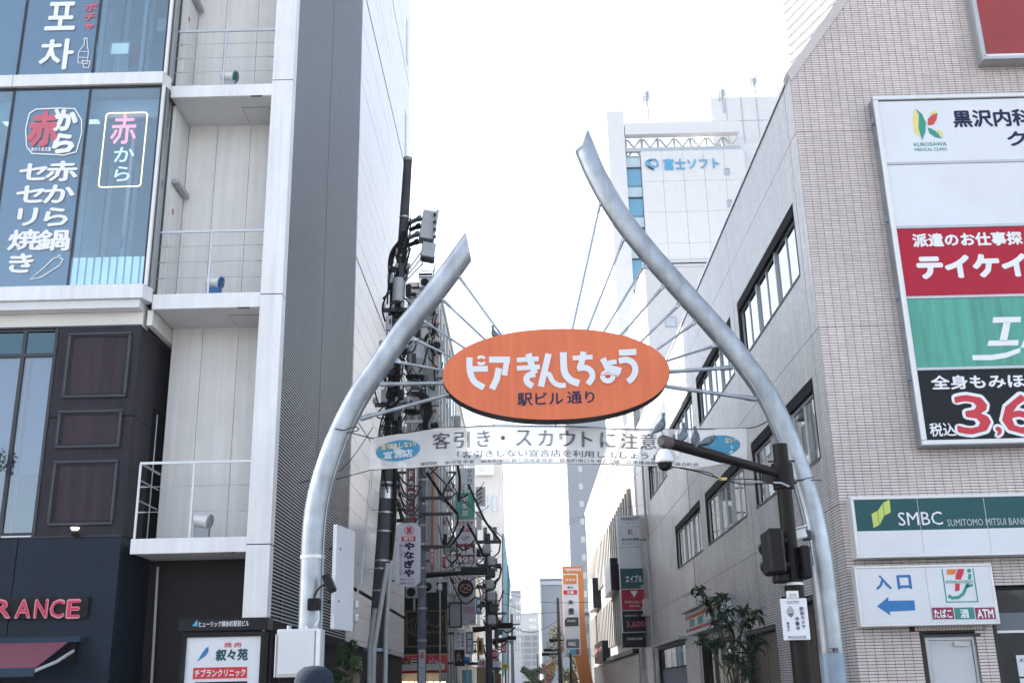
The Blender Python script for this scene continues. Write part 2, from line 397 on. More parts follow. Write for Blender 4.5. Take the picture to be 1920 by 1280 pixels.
# return wall of the recess, facing the street
for i, (za, zb) in enumerate(((8.14, 11.97), (12.21, 16.1))):
    MB().box(-6.30, -6.205, 17.30, BY-.002, za, zb).build('return_wall', mWhite2, LB)
    d = MB().box(-6.204, -6.19, 17.45, 17.95, za, za+2.25).build('service_door', mWhite2, LB, bevel=.004)
    MB().box(-6.189, -6.186, 17.5, 17.58, za+1.75, za+1.85).build('door_notice', mRedP, d)
    MB().box(-6.204, -6.08, 17.38, 18.05, za+2.3, za+2.38).build('door_hood', mFrame, LB, bevel=.01)
MB().prism([(17.31, 7.6), (17.30, 7.87), (BY, 7.87), (BY+.65, 7.6)], -6.30, -6.205, 'x').box(-6.30, -6.205, 17.05, 17.3, 7.6, 7.87).build('return_wall', mPlaster, LB)
def rail(zt, zr, xa, posts, side=False):
    MB().box(xa, BX1, 17.05, 17.08, zr-.02, zr+.02).build('top_rail', mRail, LB)
    for px in posts: MB().box(px-.018, px+.018, 17.055, 17.075, zt, zr-.02).build('rail_post', mRail, LB)
    n = 3 if not side else 2
    for j in range(1, n+1):
        z = zr-(zr-zt)*j/(n+1)+.02
        m = MB().cyl((xa, 17.065, z), (BX1, 17.065, z), .006, n=6); m.build('rail_wire', mRail, LB)
        for e in (xa+.08, BX1-.08): MB().cyl((e-.06, 17.065, z), (e+.06, 17.065, z), .014, n=6).build('wire_clamp', mRail, LB)
rail(3.99, 5.22, -6.2, (-6.19, -5.31), True)
rail(8.14, 9.32, -6.2, (-5.3,)); rail(12.21, 13.4, -6.2, (-5.3,))
for z in (4.62, 4.95):       # short return rail on the lowest balcony
    MB().cyl((-6.19, 17.07, z), (-6.19, 18.0, z), .012, n=6).build('side_rail', mRail, LB)
MB().cyl((-6.19, 17.07, 5.22), (-6.19, 18.0, 5.22), .02, n=6).build('side_rail', mRail, LB)
# glazed bay
GX1 = -6.30; GY = 16.80
mull = [-6.33, -7.62, -9.0, -10.3]
for zb, zt in ((7.99, 8.24), (12.12, 12.36)):
    for a, b in ((-12.5, -9.03), (-9.02, -6.30)):
        MB().box(a, b, GY-.06, GY+.3, zb, zt).build('bay_fascia', mWhite, LB, bevel=.006)
    MB().prism([(-6.298, 16.76), (-6.225, 17.0), (-6.298, 17.1)], zb, zt, 'z').build('bay_fascia_return', mWhite, LB, fix=True)
MB().box(-12.5, -6.36, GY+.0, 17.3, 7.84, 7.985).build('bay_soffit', mSoffit, LB)
MB().box(-12.5, -6.36, 17.02, 17.3, 7.58, 7.835).build('plaster_band', mPlaster, LB)
for za, zb in ((8.24, 12.12), (12.36, 16.3)):
    for i in range(3):
        a, b = mull[i+1], mull[i]
        wn = MB().box(a+.018, b-.018, GY+.02, GY+.035, za+.03, zb-.03).build('bay_pane', mGlassB, LB)
        MB().box(b-.016, b+.016, GY-.0, GY+.08, za, zb).build('mullion', mDarkFr, LB)
    MB().box(-10.3, -6.36, GY, GY+.07, za, za+.03).build('bay_sill', mFrame, LB)
    MB().box(-10.3, -6.36, GY, GY+.07, zb-.03, zb).build('bay_head', mDarkFr, LB)
    # corner: bright frame, dark joint, side pane
    MB().box(-6.31, -6.26, GY-.01, GY+.05, za, zb).build('corner_frame', mWhite, LB)
    MB().box(-6.30, -6.265, GY+.055, GY+.12, za, zb).build('corner_gasket', mDarkFr, LB)
    MB().box(-6.295, -6.25, GY+.125, GY+.22, za, zb).build('corner_frame', mFrame, LB)
    MB().box(-6.29, -6.26, GY+.225, GY+.42, za, zb).build('side_pane', mGlassD, LB)
    MB().box(-6.295, -6.25, GY+.425, GY+.48, za, zb).build('corner_frame', mDarkFr, LB)
# interior of the bay
for za, zb in ((8.2, 12.1), (12.3, 16.25)):
    MB().box(-12.5, -6.32, 20.2, 20.3, za, zb).build('room_wall', mInt, LB)
    MB().box(-12.5, -6.36, GY+.1, 20.2, zb-.02, zb+.02).build('room_ceiling', mInt, LB)
    MB().box(-12.5, -6.36, GY+.1, 20.2, za-.03, za+.02).build('room_floor', mIntD, LB)
    MB().box(-12.5, -6.42, 17.1, 17.16, zb-.45, zb-.1).build('roller_blind', mFrameW, LB)
    for i in range(16):
        x = -6.55-i*.17; MB().box(x-.05, x+.05, 19.2+.3*(i % 3), 19.25+.3*(i % 3), za, zb-.3).build('curtain_strip', (mInt, mIntD, mFrame)[i % 3], LB)
for x0, x1 in ((-7.1, -7.04), (-6.62, -6.56), (-8.9, -8.84)):
    MB().box(x0, x1, 17.6, 17.66, 8.3, 12.0).build('room_column', mFrameW, LB); MB().box(x0, x1, 17.6, 17.66, 12.4, 16.0).build('room_column', mFrameW, LB)
q_ = random.Random(4)
for k in range(14):
    x = -6.6-q_.random()*3.2; z = q_.choice((8.6, 9.6, 13.0, 14.2))+q_.random()*1.0; y = 18.2+q_.random()*1.6
    MB().box(x, x+q_.uniform(.2, .5), y, y+.02, z, z+q_.uniform(.25, .6)).build('wall_poster', q_.choice([mFrameW, mRedP, mIntD, mWhite2, mFrameW]), LB)
for k in range(3, 7):
    x = -6.7-k*.5; MB().box(x, x+.3, 17.6+.4*(k % 3), 18.0+.4*(k % 3), 12.04, 12.07).build('ceiling_light', M('room light', (1, .93, .8), .5, emit=.5, var=0), LB); MB().cyl((x, 18.4, 15.6), (x, 18.4, 15.85), .1, n=10).build('pendant_shade', M('room light', (1, .93, .8), .5, emit=.5, var=0), LB)
# panel of lit white slats low in the middle bay
X0, X1, Z0, Z1 = RY(130, 480, 274, 540, 16.9)
MB().box(X0, X1+.02, 16.93, 16.95, 8.28, Z1).build('slat_board', mInt, LB)
for i in range(10):
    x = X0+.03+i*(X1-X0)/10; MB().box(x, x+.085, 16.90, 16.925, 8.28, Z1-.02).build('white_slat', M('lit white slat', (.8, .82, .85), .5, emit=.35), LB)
# film-covered panes with print
for za, zb in ((8.27, 12.09), (12.39, 16.27)):
    MB().box(-8.97, -7.65, GY+.045, GY+.05, za, zb).build('window_film', mFilm, LB)
    MB().box(-10.2, -9.03, GY+.30, GY+.31, za, zb-1.2).build('window_film', mFilm, LB)
FY = GY+.012
fm = mPrint
def T(s, box, Y=FY, mat=None, parent=None, off=.03, vertical=False, **k):
    return txt(s, RY(*box, Y), Y, mat or mPrint, parent or LB, off, vertical, **k)
T('포', (86, 4, 143, 57), off=.02); T('차', (74, 73, 138, 131), off=.02)
T('ポチャ', (156, 4, 181, 60), mat=mRedP, vertical=True)
T('セセリ焼き', (22, 302, 80, 515), vertical=True, off=.03); 
T('赤から鍋', (78, 300, 138, 472), vertical=True, off=.03)
p = Px(FY); p.st([(158, 72), (158, 84), (150, 94), (147, 100), (146, 118), (163, 120), (166, 98), (164, 88), (163, 72)], 1.3, True)
p.st([(148, 97), (166, 97)], 1); p.st([(147, 108), (165, 108)], 1); p.st([(154, 114), (157, 127), (166, 127), (169, 115)], 1.3, True)
p.build('bottle_outline', mPrint, LB)
p = Px(FY); p.st([(55, 213), (67, 205), (110, 203), (140, 204), (153, 225), (153, 250), (143, 285), (120, 291), (60, 288), (50, 275), (48, 242)], 2.2, True, False)
p.st([(105, 205), (113, 222)], 7); p.build('emblem_outline', mPrint, LB)
T('赤', (53, 208, 110, 275), mat=mRedP, off=.05); T('か', (101, 205, 146, 246), off=.06); T('ら', (98, 250, 140, 288), off=.06)
T('赤から名古屋', (58, 276, 96, 284), off=.03)
p = Px(FY); p.st([(56, 524), (84, 500), (98, 486), (108, 481), (118, 486), (112, 497), (95, 508), (76, 520)], 1.8, True); p.st([(106, 484), (110, 478), (114, 480)], 1.5); p.build('pepper_outline', mPrint, LB)

# ---- dark restaurant frontage on the two lowest floors
RB = thing('restaurant_frontage', 'dark navy and wood panelled shopfront below the glass bay with red lettering above an awning', 'shopfront', (-8, 17.5, 0))
DX = -6.37; DY = 17.0
MB().box(-12.5, DX-.004, 17.12, 18.72, 0, 7.575).build('shop_core', mDark, RB)
# wood pier front
MB().box(-7.76, DX, DY, DY+.1, 6.02, 7.57).build('wood_cladding', mWood, RB)
MB().box(-7.76, DX, DY, DY+.1, 4.06, 6.0).build('wood_cladding', mWood, RB)
MB().box(DX-.1, DX, DY+.102, 17.9, 6.02, 7.57).build('side_cladding', mWood, RB)
MB().box(DX-.1, DX, DY+.102, 17.9, 4.06, 6.0).build('side_cladding', mWood, RB)
MB().box(DX-.1, DX, 17.904, 18.72, 6.4, 7.57).build('side_cladding', mWood, RB)
MB().box(-12.5, DX+.005, DY-.01, 18.73, 7.57, 7.60).build('coping', mDarkFr, RB)
MB().box(DX-.1, DX-.07, 17.92, 18.6, 4.1, 6.38).build('side_door', mBlack, RB)
MB().cyl((DX+.02, 18.1, 4.1), (DX+.02, 18.1, 6.3), .012, n=6).build('conduit', mRail, RB)
for box in ((124, 624, 243, 746), (108, 769, 228, 840), (96, 863, 218, 985)):
    X0, X1, Z0, Z1 = RY(*box, DY)
    f = MB().frame(X0, X1, Z0, Z1, .05, DY-.055, DY-.002).build('panel_moulding', mMould, RB, bevel=.012)
    MB().frame(X0+.052, X1-.052, Z0+.052, Z1-.052, .035, DY-.03, DY-.002).build('inner_moulding', mWood, f, bevel=.008)
    MB().box(X0+.088, X1-.088, DY-.012, DY-.003, Z0+.088, Z1-.088).build('panel_board', mWoodIn, f)
# tall window left of the pier
MB().box(-12.5, -7.77, 19.2, 19.3, 4.0, 7.4).build('room_wall', mInt, RB)
for a, b in ((-8.30, -7.82), (-9.4, -8.36)):
    MB().box(a, b, DY+.03, DY+.04, 7.13, 7.50).build('transom_pane', GLASS('transom glass', (.05, .14, .2), .12, gcol=(.5, .8, .95)), RB)
    w_ = MB().box(a, b, DY+.03, DY+.04, 4.13, 7.07).build('window_pane', mGlassS, RB)
    MB().box(a+.02, b-.01, DY+.10, DY+.105, 5.1, 7.05).build('roller_blind', M('pale blind', (.28, .34, .40), .8, var=.03), RB)
    MB().frame(a-.03, b+.03, 4.08, 7.10, .03, DY, DY+.07).build('window_frame', mDarkFr, RB)
    MB().frame(a-.03, b+.03, 7.101, 7.55, .03, DY, DY+.07).build('transom_frame', mDarkFr, RB)
    MB().box(a, b, DY-.01, DY+.02, 4.05, 4.078).build('window_sill', mFrameW, RB)
MB().box(-8.24, -8.18, DY+.10, DY+.16, 4.1, 7.05).build('inner_mullion', M('brown timber', (.20, .12, .10), .6), RB)
MB().box(-7.79, -7.762, DY-.02, DY+.08, 4.05, 7.56).build('window_jamb', mDarkFr, RB)
# navy wall
for a, b in ((-12.5, -8.02), (-8.005, DX+.002)):
    MB().box(a, b, DY-.02, DY+.1, 0, 4.03).build('navy_panel', mNavy, RB, bevel=.004)
MB().box(DX-.1, DX+.002, DY+.105, 18.72, 0, 4.03).build('navy_side_panel', mNavy, RB)
MB().box(-12.5, DX, DY-.03, DY, 4.035, 4.055).build('ledge', mDarkFr, RB)
# lettering on a black raceway
X0, X1, Z0, Z1 = RY(-60, 1122, 160, 1158, DY-.1)
lt = thing('restaurant_lettering', 'red outlined capital letters on a black raceway above the burgundy awning', 'sign', (X0, DY-.1, Z0))
MB().box(X0, X1+.03, DY-.09, DY-.022, Z0-.01, Z1+.02).build('raceway', mBlack, lt)
xs = [(-48, -8), (-13, 22), (28, 59), (64, 90), (93, 121), (124, 151)]
for ch, (a, b) in zip('FRANCE'[0:6], xs):
    if ch == 'F': a, b = -50, -20
    mo = txt(ch, RY(a, 1122+1*0, b, 1159, DY-.13), DY-.13, M('pink letter rim', (.55, .25, .32), .4), lt, off=.035, name='letter_rim')
    txt(ch, RY(a+2, 1125, b-2, 1156, DY-.134), DY-.134, M('red lit letter', (.45, .012, .06), .35, emit=.06), lt, off=.01, name='letter_face')
# awning
aw = thing('awning', 'burgundy folding-arm awning under the red restaurant lettering', 'awning', (-7.5, DY, 2))
XA = W(140, 1200, Y=DY).x
MB().box(-12.5, XA+.18, DY-.26, DY-.022, 2.42, 2.50).build('cassette', M('awning navy', (.02, .04, .07), .5), aw)
m = MB(); y1 = DY-1.3
A = [(-12.5, DY-.25, 2.42), (XA, DY-.25, 2.42), (XA, y1, 2.02), (-12.5, y1, 2.02)]
m.add(A+[(x, y, z-.012) for x, y, z in A], [(0, 1, 2, 3), (7, 6, 5, 4), (0, 4, 5, 1), (1, 5, 6, 2), (2, 6, 7, 3), (3, 7, 4, 0)])
m.build('awning_cloth', M('burgundy canvas', (.17, .045, .075), .85, var=.05, bump=.2, bscale=80), aw)
MB().box(-12.5, XA+.01, y1-.04, y1-.001, 1.90, 2.03).build('front_bar', M('awning navy', (.02, .04, .07), .5), aw, bevel=.01)
MB().tube([(XA+.05, DY-.1, 2.3), (XA+.05, DY-.7, 2.12), (XA+.0, y1, 1.98)], .025, 8).build('folding_arm', mFrameW, aw)
MB().box(XA+.02, XA+.08, DY-.14, DY-.024, 2.1, 2.4).build('arm_bracket', mBlack, aw)
# lamp on ledge
def wall_lamp(px, py, label):
    c = W(px, py, Y=DY-.12)
    t = thing('wall_lamp', label, 'lamp', c)
    MB().lathe(c+Vector((0, 0, -.06)), [(.0, 0), (.05, .0), (.065, .05), (.05, .08), (0, .08)], 14).build('lamp_body', mBlack, t)
    MB().box(c.x-.03, c.x+.03, c.y, DY-.022, c.z-.06, c.z-.0).build('bracket', mBlack, t)
    MB().lathe(c+Vector((0, 0, .022)), [(.04, 0), (.065, .035), (.068, .05), (0, .052)], 14).build('lamp_shade', M('lit lamp glass', (.95, .85, .7), .4, emit=.9), t)
wall_lamp(140, 997, 'small black wall lamp with glowing white top below the lowest wood panel')
# vine at left edge
def leafcloud(mb, c, r, n, size, seed):
    q = random.Random(seed)
    for _ in range(n):
        d = Vector((q.gauss(0, 1), q.gauss(0, 1), q.gauss(0, 1))).normalized()*(q.random()**.45)
        p = Vector(c)+Vector((d.x*r[0], d.y*r[1], d.z*r[2])); u = Vector((q.gauss(0, 1), q.gauss(0, 1), q.gauss(0, .6))).normalized()
        v = u.cross(Vector((q.gauss(0, 1), q.gauss(0, 1), q.gauss(0, 1)))).normalized(); s = size*q.uniform(.6, 1.4)
        mb.add([p-u*s, p+v*s*.45, p+u*s, p-v*s*.45], [(0, 1, 2, 3)])
pv = thing('window_plant', 'small green plant spilling over at the left edge of the dark shopfront window', 'plant', W(0, 865, Y=16.8))
m = MB(); c = W(0, 862, Y=16.85); leafcloud(m, c, (.09, .1, .22), 90, .035, 3); m.build('foliage', mLeafG, pv, kind='stuff')
MB().tube([c+Vector((0, 0, -.9)), c+Vector((-.03, .02, -.4)), c+Vector((0, 0, .1))], .012, 6).build('stem', mBark, pv)
# dark recess under the balcony, directory board
RR = thing('entrance_recess', 'black entrance recess beneath the lowest balcony between navy shopfront and louvered side', 'entrance', (-5.3, 18, 0))
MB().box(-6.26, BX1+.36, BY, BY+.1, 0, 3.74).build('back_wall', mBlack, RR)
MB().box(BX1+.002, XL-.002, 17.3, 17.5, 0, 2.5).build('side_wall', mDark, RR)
MB().cyl(W(296, 1062, Y=BY-.1), W(283, 1300, Y=BY-.1), .022, n=8).build('drain_pipe', M('pale pipe', (.45, .42, .40), .6), RR)
# lintel with building name
X0, X1, Z0, Z1 = RY(335, 1158, 502, 1181, 16.95)
bn = thing('building_name_sign', 'black lintel sign with small white katakana building name above the light box', 'sign', (X0, 16.95, Z0))
MB().box(X0, X1, 16.95, 17.3, Z0, Z1).build('sign_body', mSignBlk, bn)
txt('ヒューリック錦糸町駅前ビル', RY(373, 1163, 467, 1174, 16.945), 16.945, mPrint, bn, .01)
p = Px(16.945); p.poly([(360, 1173), (370, 1161), (370, 1173)]); p.build('logo', mLtBlue, bn)
X0, X1, Z0, Z1 = RY(333, 1184, 492, 1420, 16.98)
lb = thing('tenant_light_box', 'white tenant light box in a black frame with green calligraphy and a red clinic band', 'sign', (X0, 16.98, 0))
MB().frame(X0, X1, .9, Z1, .07, 16.98, 17.2).build('box_frame', mBlack, lb, bevel=.005)
MB().box(X0+.071, X1-.071, 17.02, 17.1, .971, Z1-.071).build('light_panel', mSignW, lb)
YL = 17.015
txt('焼 肉', RY(420, 1203, 452, 1213, YL), YL, mRedP, lb, .03)
txt('叙々苑', RY(404, 1215, 465, 1238, YL), YL, mTeal, lb, .045)
p = Px(YL); p.poly([(369, 1240), (378, 1225), (385, 1215), (391, 1211), (391, 1220), (386, 1228), (378, 1234)]); p.build('bird_mark', mBlue, lb)
X0, X1, Z0, Z1 = RY(362, 1250, 463, 1271, YL); MB().box(X0, X1, YL-.002, YL, Z0, Z1).build('red_band', mRed, lb)
txt('チブランクリニック', RY(365, 1253, 460, 1268, YL-.004), YL-.004, mPrint, lb, .02)
X0, X1, Z0, Z1 = RY(365, 1277, 463, 1300, YL); MB().box(X0, X1, YL-.002, YL, Z0, Z1).build('dark_band', mSignBlk, lb)
MB().box(-4.05, -4.01, 16.99, 17.03, 0, 2.60).build('trim_strip', M('beige trim', (.35, .3, .26), .5), LB)
MB().box(-4.02, -4.0, 17.3, 17.4, 0, 2.5).build('dark_post', mDark, LB)
# back wall behind the shrub under the louvers
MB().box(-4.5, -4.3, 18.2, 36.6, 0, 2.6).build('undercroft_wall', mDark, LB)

# ---- spotlights on balconies
def spotlight(px, py, lit, label, z0, flip=1, col_=None):
    c = W(px, py, Y=17.35); c.z = max(c.z, z0+.22)
    t = thing('spotlight', label, 'spotlight', (c.x, c.y, z0), 'barrel spotlights on the balcony slabs')
    ax = Vector((.95*flip, -.15, -.22)).normalized()
    MB().lathe(c-ax*.13, [(0, 0), (.10, .0), (.115, .03), (.115, .20), (.13, .25), (.125, .255), (0, .25)], 18, ax).build('lamp_barrel', mFrameW, t)
    MB().lathe(c+ax*.126, [(0, 0), (.118, 0), (.112, .015), (0, .02)], 18, ax).build('lens', M('lens %d' % px, col_ or (.03, .14, .12), .2), t)
    MB().ob(c+Vector((0, .0, -.11)), (1, 0, 0), (0, 1, 0), (0, 0, 1), .10, .02, .012).box(c.x-.13, c.x-.11, c.y-.02, c.y+.02, c.z-.12, c.z+.02).box(c.x+.11, c.x+.13, c.y-.02, c.y+.02, c.z-.12, c.z+.02).build('yoke', mSteelB, t)
    MB().box(c.x-.12, c.x+.12, c.y-.06, c.y+.06, z0+.001, max(z0+.02, c.z-.125)).build('base_block', M('base %d' % px, (.35, .37, .4) if not col_ else col_, .5), t)
spotlight(430, 143, 0, 'silver barrel spotlight with green lens on the uppermost visible balcony', 12.21)
spotlight(402, 528, 0, 'silver barrel spotlight on a blue base on the middle balcony', 8.14, 1, (.02, .12, .32))
spotlight(380, 975, 0, 'silver barrel spotlight on a grey base on the lowest balcony', 3.99, 1, (.30, .32, .36))

# ---- neon sign behind glass
X0, X1, Z0, Z1 = RY(192, 212, 270, 350, 17.0)
ns = thing('neon_sign', 'neon tube sign with warm white outline and pink and white characters behind the glass bay', 'sign', (X0, 17.0, Z0))
mNeoW = M('warm neon', (1, .50, .22), .4, emit=2.0, var=0); mNeoP = M('pink neon', (1, .20, .22), .4, emit=1.2, var=0); mNeo2 = M('white neon', (.9, .8, .7), .4, emit=.6, var=0)
r = .06
m = MB(); pts = []
for cx_, cz_, a in ((X1-r, Z1-r, 0), (X0+r, Z1-r, 90), (X0+r, Z0+r, 180), (X1-r, Z0+r, 270)):
    for i in range(6): t_ = math.radians(a+i*18); pts.append((cx_+r*math.cos(t_), 17.0, cz_+r*math.sin(t_)))
m.tube(pts+[pts[0]], .011, 8); m.build('outline_tube', mNeoW, ns)
txt('赤', RY(208, 215, 256, 270, 17.0), 17.0, mNeoP, ns, .012, name='pink_character')
txt('から', RY(211, 272, 251, 344, 17.0), 17.0, mNeo2, ns, .012, True, name='white_characters')
MB().tube([(X0+.3, 17.02, Z1), (X0+.28, 17.4, 12.0)], .004, 5).build('hanging_wire', mFrameW, ns)
# things inside the bays
def table_lamp(px, py, Y, label):
    c = W(px, py, Y=Y); t = thing('table_lamp', label, 'lamp', c)
    MB().box(c.x-.16, c.x+.16, c.y, c.y+.02, c.z-.12, c.z+.12).build('lamp_shade', M('lit paper', (.85, .84, .76), .6, emit=.3), t)
    MB().frame(c.x-.2, c.x+.2, c.z-.15, c.z+.15, .03, c.y-.02, c.y).build('lamp_frame', mFrameW, t)
    MB().cyl(c+Vector((0, .05, -.15)), c+Vector((0, .05, -.9)), .02, n=8).build('stem', mFrameW, t)
table_lamp(225, 92, 17.5, 'square paper lamp glowing behind the top right pane of the bay')
table_lamp(28, 92, 17.5, 'square paper lamp glowing behind the top left pane of the bay')
c = W(212, 455, Y=17.6)
t = thing('dining_chair', 'pale pink chair seen through the glass beside the white slat board', 'chair', (c.x, c.y, 8.22))
MB().box(c.x-.18, c.x+.2, c.y, c.y+.05, c.z-.12, c.z+.12).build('backrest', M('dusty pink', (.55, .33, .38), .7), t, bevel=.02)
MB().box(c.x-.2, c.x+.2, c.y+.05, c.y+.45, c.z-.3, c.z-.24).build('seat', M('dusty pink', (.55, .33, .38), .7), t, bevel=.02)
for a in (-.17, .17):
    for b in (.08, .42): MB().box(c.x+a-.015, c.x+a+.015, c.y+b-.015, c.y+b+.015, 8.22, c.z-.3).build('leg', mDarkFr, t)
# ------------------------------------------------------------------ RIGHT BUILDING (tiled bank)
XR = 5.375; RYF = 18.0
TB = thing('tiled_bank_building', 'pinkish grey tiled bank building with sloping roofline and strip windows along the street', 'building', (10, 30, 0))
prof = [(XR+.3, 0), (15, 0), (15, 19), (9.9, 19), (XR+.3, 12.9), (XR+.3, 12.72)]
core = MB().prism(prof, RYF+.3, 49, 'y')
# window openings on the street side: (Y0, Y1, Z0, Z1)
WA = [(18.85, 24.35, 8.93, 10.36), (25.45, 30.95, 8.93, 10.36), (32.05, 37.55, 8.93, 10.36), (38.65, 44.15, 8.93, 10.36)]
WB = [(18.85, 24.3, 5.42, 6.87), (25.45, 30.95, 5.42, 6.87), (32.05, 37.5, 5.42, 6.87)]
WC = [(19.5, 22.3, 0, 3.1), (23.6, 26.8, 0, 2.75), (28.5, 33.5, 0, 2.75), (37.0, 44.5, 0, 3.0)]
OPEN = WA+WB+WC
# street-side wall as mortar plane with real openings
ys = sorted({RYF, 49} | {a for o in OPEN for a in o[:2]}); zz = sorted({0, 12.72} | {a for o in OPEN for a in o[2:]})
m = MB()
for a, b in zip(ys, ys[1:]):
    for c_, d_ in zip(zz, zz[1:]):
        ym, zm = (a+b)/2, (c_+d_)/2
        if any(o[0] < ym < o[1] and o[2] < zm < o[3] for o in OPEN): continue
        m.add([(XR, a, c_), (XR, b, c_), (XR, b, d_), (XR, a, d_)], [(0, 3, 2, 1)])
# reveals
for (a, b, c_, d_) in OPEN:
    D = .22
    m.add([(XR, a, c_), (XR, b, c_), (XR, b, d_), (XR, a, d_), (XR+D, a, c_), (XR+D, b, c_), (XR+D, b, d_), (XR+D, a, d_)],
          [(0, 1, 5, 4), (1, 2, 6, 5), (2, 3, 7, 6), (3, 0, 4, 7)])
def brickmat(name, c1, c2, mort, sw, sh):
    mm = bpy.data.materials.new(name); mm.use_nodes = True; n, l = mm.node_tree.nodes, mm.node_tree.links; b = n['Principled BSDF']; b.inputs['Roughness'].default_value = .26
    g = n.new('ShaderNodeNewGeometry'); sp = n.new('ShaderNodeSeparateXYZ'); l.new(g.outputs['Position'], sp.inputs[0])
    ad = n.new('ShaderNodeMath'); l.new(sp.outputs[0], ad.inputs[0]); l.new(sp.outputs[1], ad.inputs[1])
    cb = n.new('ShaderNodeCombineXYZ'); l.new(ad.outputs[0], cb.inputs[0]); l.new(sp.outputs[2], cb.inputs[1])
    t = n.new('ShaderNodeTexBrick'); t.offset = 0; t.inputs['Scale'].default_value = 1; t.inputs['Brick Width'].default_value = sw; t.inputs['Row Height'].default_value = sh
    t.inputs['Mortar Size'].default_value = .0035; t.inputs['Color1'].default_value = (*c1, 1); t.inputs['Color2'].default_value = (*c2, 1); t.inputs['Mortar'].default_value = (*mort, 1)
    l.new(cb.outputs[0], t.inputs['Vector'])
    no = n.new('ShaderNodeTexNoise'); no.inputs['Scale'].default_value = .7; no.inputs['Detail'].default_value = 7; l.new(g.outputs['Position'], no.inputs['Vector'])
    mr = n.new('ShaderNodeMapRange'); mr.inputs['From Min'].default_value = .3; mr.inputs['From Max'].default_value = .7; mr.inputs['To Min'].default_value = .84; mr.inputs['To Max'].default_value = 1.08; l.new(no.outputs[0], mr.inputs[0])
    mx = n.new('ShaderNodeMix'); mx.data_type = 'RGBA'; mx.blend_type = 'MULTIPLY'; mx.inputs[0].default_value = 1; l.new(t.outputs[0], mx.inputs[6]); l.new(mr.outputs[0], mx.inputs[7]); l.new(mx.outputs[2], b.inputs['Base Color'])
    bp = n.new('ShaderNodeBump'); bp.inputs['Strength'].default_value = .6; bp.inputs['Distance'].default_value = .004; bp.invert = True; l.new(t.outputs[1], bp.inputs['Height']); l.new(bp.outputs[0], b.inputs['Normal'])
    return mm
mBrickF = brickmat('far grey tile wall', (.67, .645, .64), (.62, .60, .595), (.16, .15, .155), .15, .05)
m.build('street_wall', mMortar, TB)
core.build('core_wall', mIntD, TB)
# tiles proud of the mortar: numpy grids
def tile_mesh(name, rects, mat, axis, plane, d=.005):
    """rects (N,4): a0,a1,z0,z1; five-sided tiles standing d proud of the plane"""
    r = np.array(rects); N = len(r); V = np.zeros((N, 8, 3))
    for k, (ai, zi) in enumerate(((0, 2), (1, 2), (1, 3), (0, 3))):
        for s_, off in ((0, 0), (4, d)):
            ins = .0008 if s_ else 0
            a = r[:, ai]+(ins if ai == 0 else -ins); z = r[:, zi]+(ins if zi == 2 else -ins)
            if axis == 'y': V[:, k+s_] = np.stack([a, np.full(N, plane-off), z], 1)
            else: V[:, k+s_] = np.stack([np.full(N, plane-off), a, z], 1)
    V = V.reshape(-1, 3)
    q = np.array([[4, 5, 6, 7], [0, 1, 5, 4], [1, 2, 6, 5], [2, 3, 7, 6], [3, 0, 4, 7]])
    if axis == 'x': q = q[:, ::-1]
    Fq = (np.arange(N)[:, None, None]*8+q[None]).reshape(-1, 4)
    me = bpy.data.meshes.new(name); me.vertices.add(len(V)); me.loops.add(Fq.size); me.polygons.add(len(Fq))
    off = TB.location
    me.vertices.foreach_set('co', (V-np.array(off)).ravel()); me.loops.foreach_set('vertex_index', Fq.ravel().astype(np.int32))
    me.polygons.foreach_set('loop_start', np.arange(0, Fq.size, 4, dtype=np.int32)); me.polygons.foreach_set('use_smooth', np.zeros(len(Fq), dtype=bool)); me.update(); me.validate()
    me.materials.append(mat); o = bpy.data.objects.new(name, me); col.objects.link(o); o.parent = TB; return o
PW, PH, G, GZ = .15, .05, .0065, .0098
jointsF = (11.48, 7.62, 4.45, 0)
def zrow_ok(z): return True
# front wall
FD = [(6.50, 7.36, 0, 2.32), (7.66, 11.5, 0, 3.05)]    # door, shop window openings
m = MB()
zs_ = [0, 2.32, 3.05]; 
m.box(XR, 6.50, RYF, RYF+.3, 0, 3.05).box(6.50, 7.36, RYF, RYF+.3, 2.32, 3.05).box(7.36, 7.66, RYF, RYF+.3, 0, 3.05)
m.prism([(XR, 3.05), (11.5, 3.05), (11.5, 19), (9.9, 19), (XR, 12.72)], RYF, RYF+.3)
m.build('front_wall', mMortar, TB)
rects = []; indiv = []
for i in range(41):
    a = XR+i*PW+G/2
    for j in range(372):
        z = j*PH
        if not zrow_ok(z) or z < 1.0: continue
        am = a+PW/2
        if z+PH > 12.70 + (am-XR)*(19-12.72)/(9.9-XR): continue
        if any(o[0]-.02 < am < o[1]+.02 and z+PH/2 < o[3]+.02 for o in FD): continue
        if 6.3 < am < 7.5 and 2.34 < z < 2.62: continue
        rects.append((a, a+PW-G, z+GZ/2, z+PH-GZ/2))
rects.sort(key=lambda r_: (not (r_[0] < 7.6 and 1.5 < r_[2] < 3.4), r_[2], r_[0]))
near = [r_ for r_ in rects if r_[0] < 6.5 and 1.7 < r_[2] < 3.4][:280]
rest = [r_ for r_ in rects if r_ not in set(near)]
tile_mesh('front_tiles', rest, mTile, 'y', RYF)['kind'] = 'stuff'
t0 = tile_mesh('tile', [near[0]], mTile, 'y', RYF)
for r_ in near[1:]: rep(t0, (r_[0]-near[0][0], 0, r_[2]-near[0][2]))
# soldier course over the door, shop front
sol = [(6.36+i*.05+G/2, 6.36+(i+1)*.05-G/2, 2.36, 2.56) for i in range(23)]
tile_mesh('soldier_course', sol, mTile, 'y', RYF)['kind'] = 'stuff'
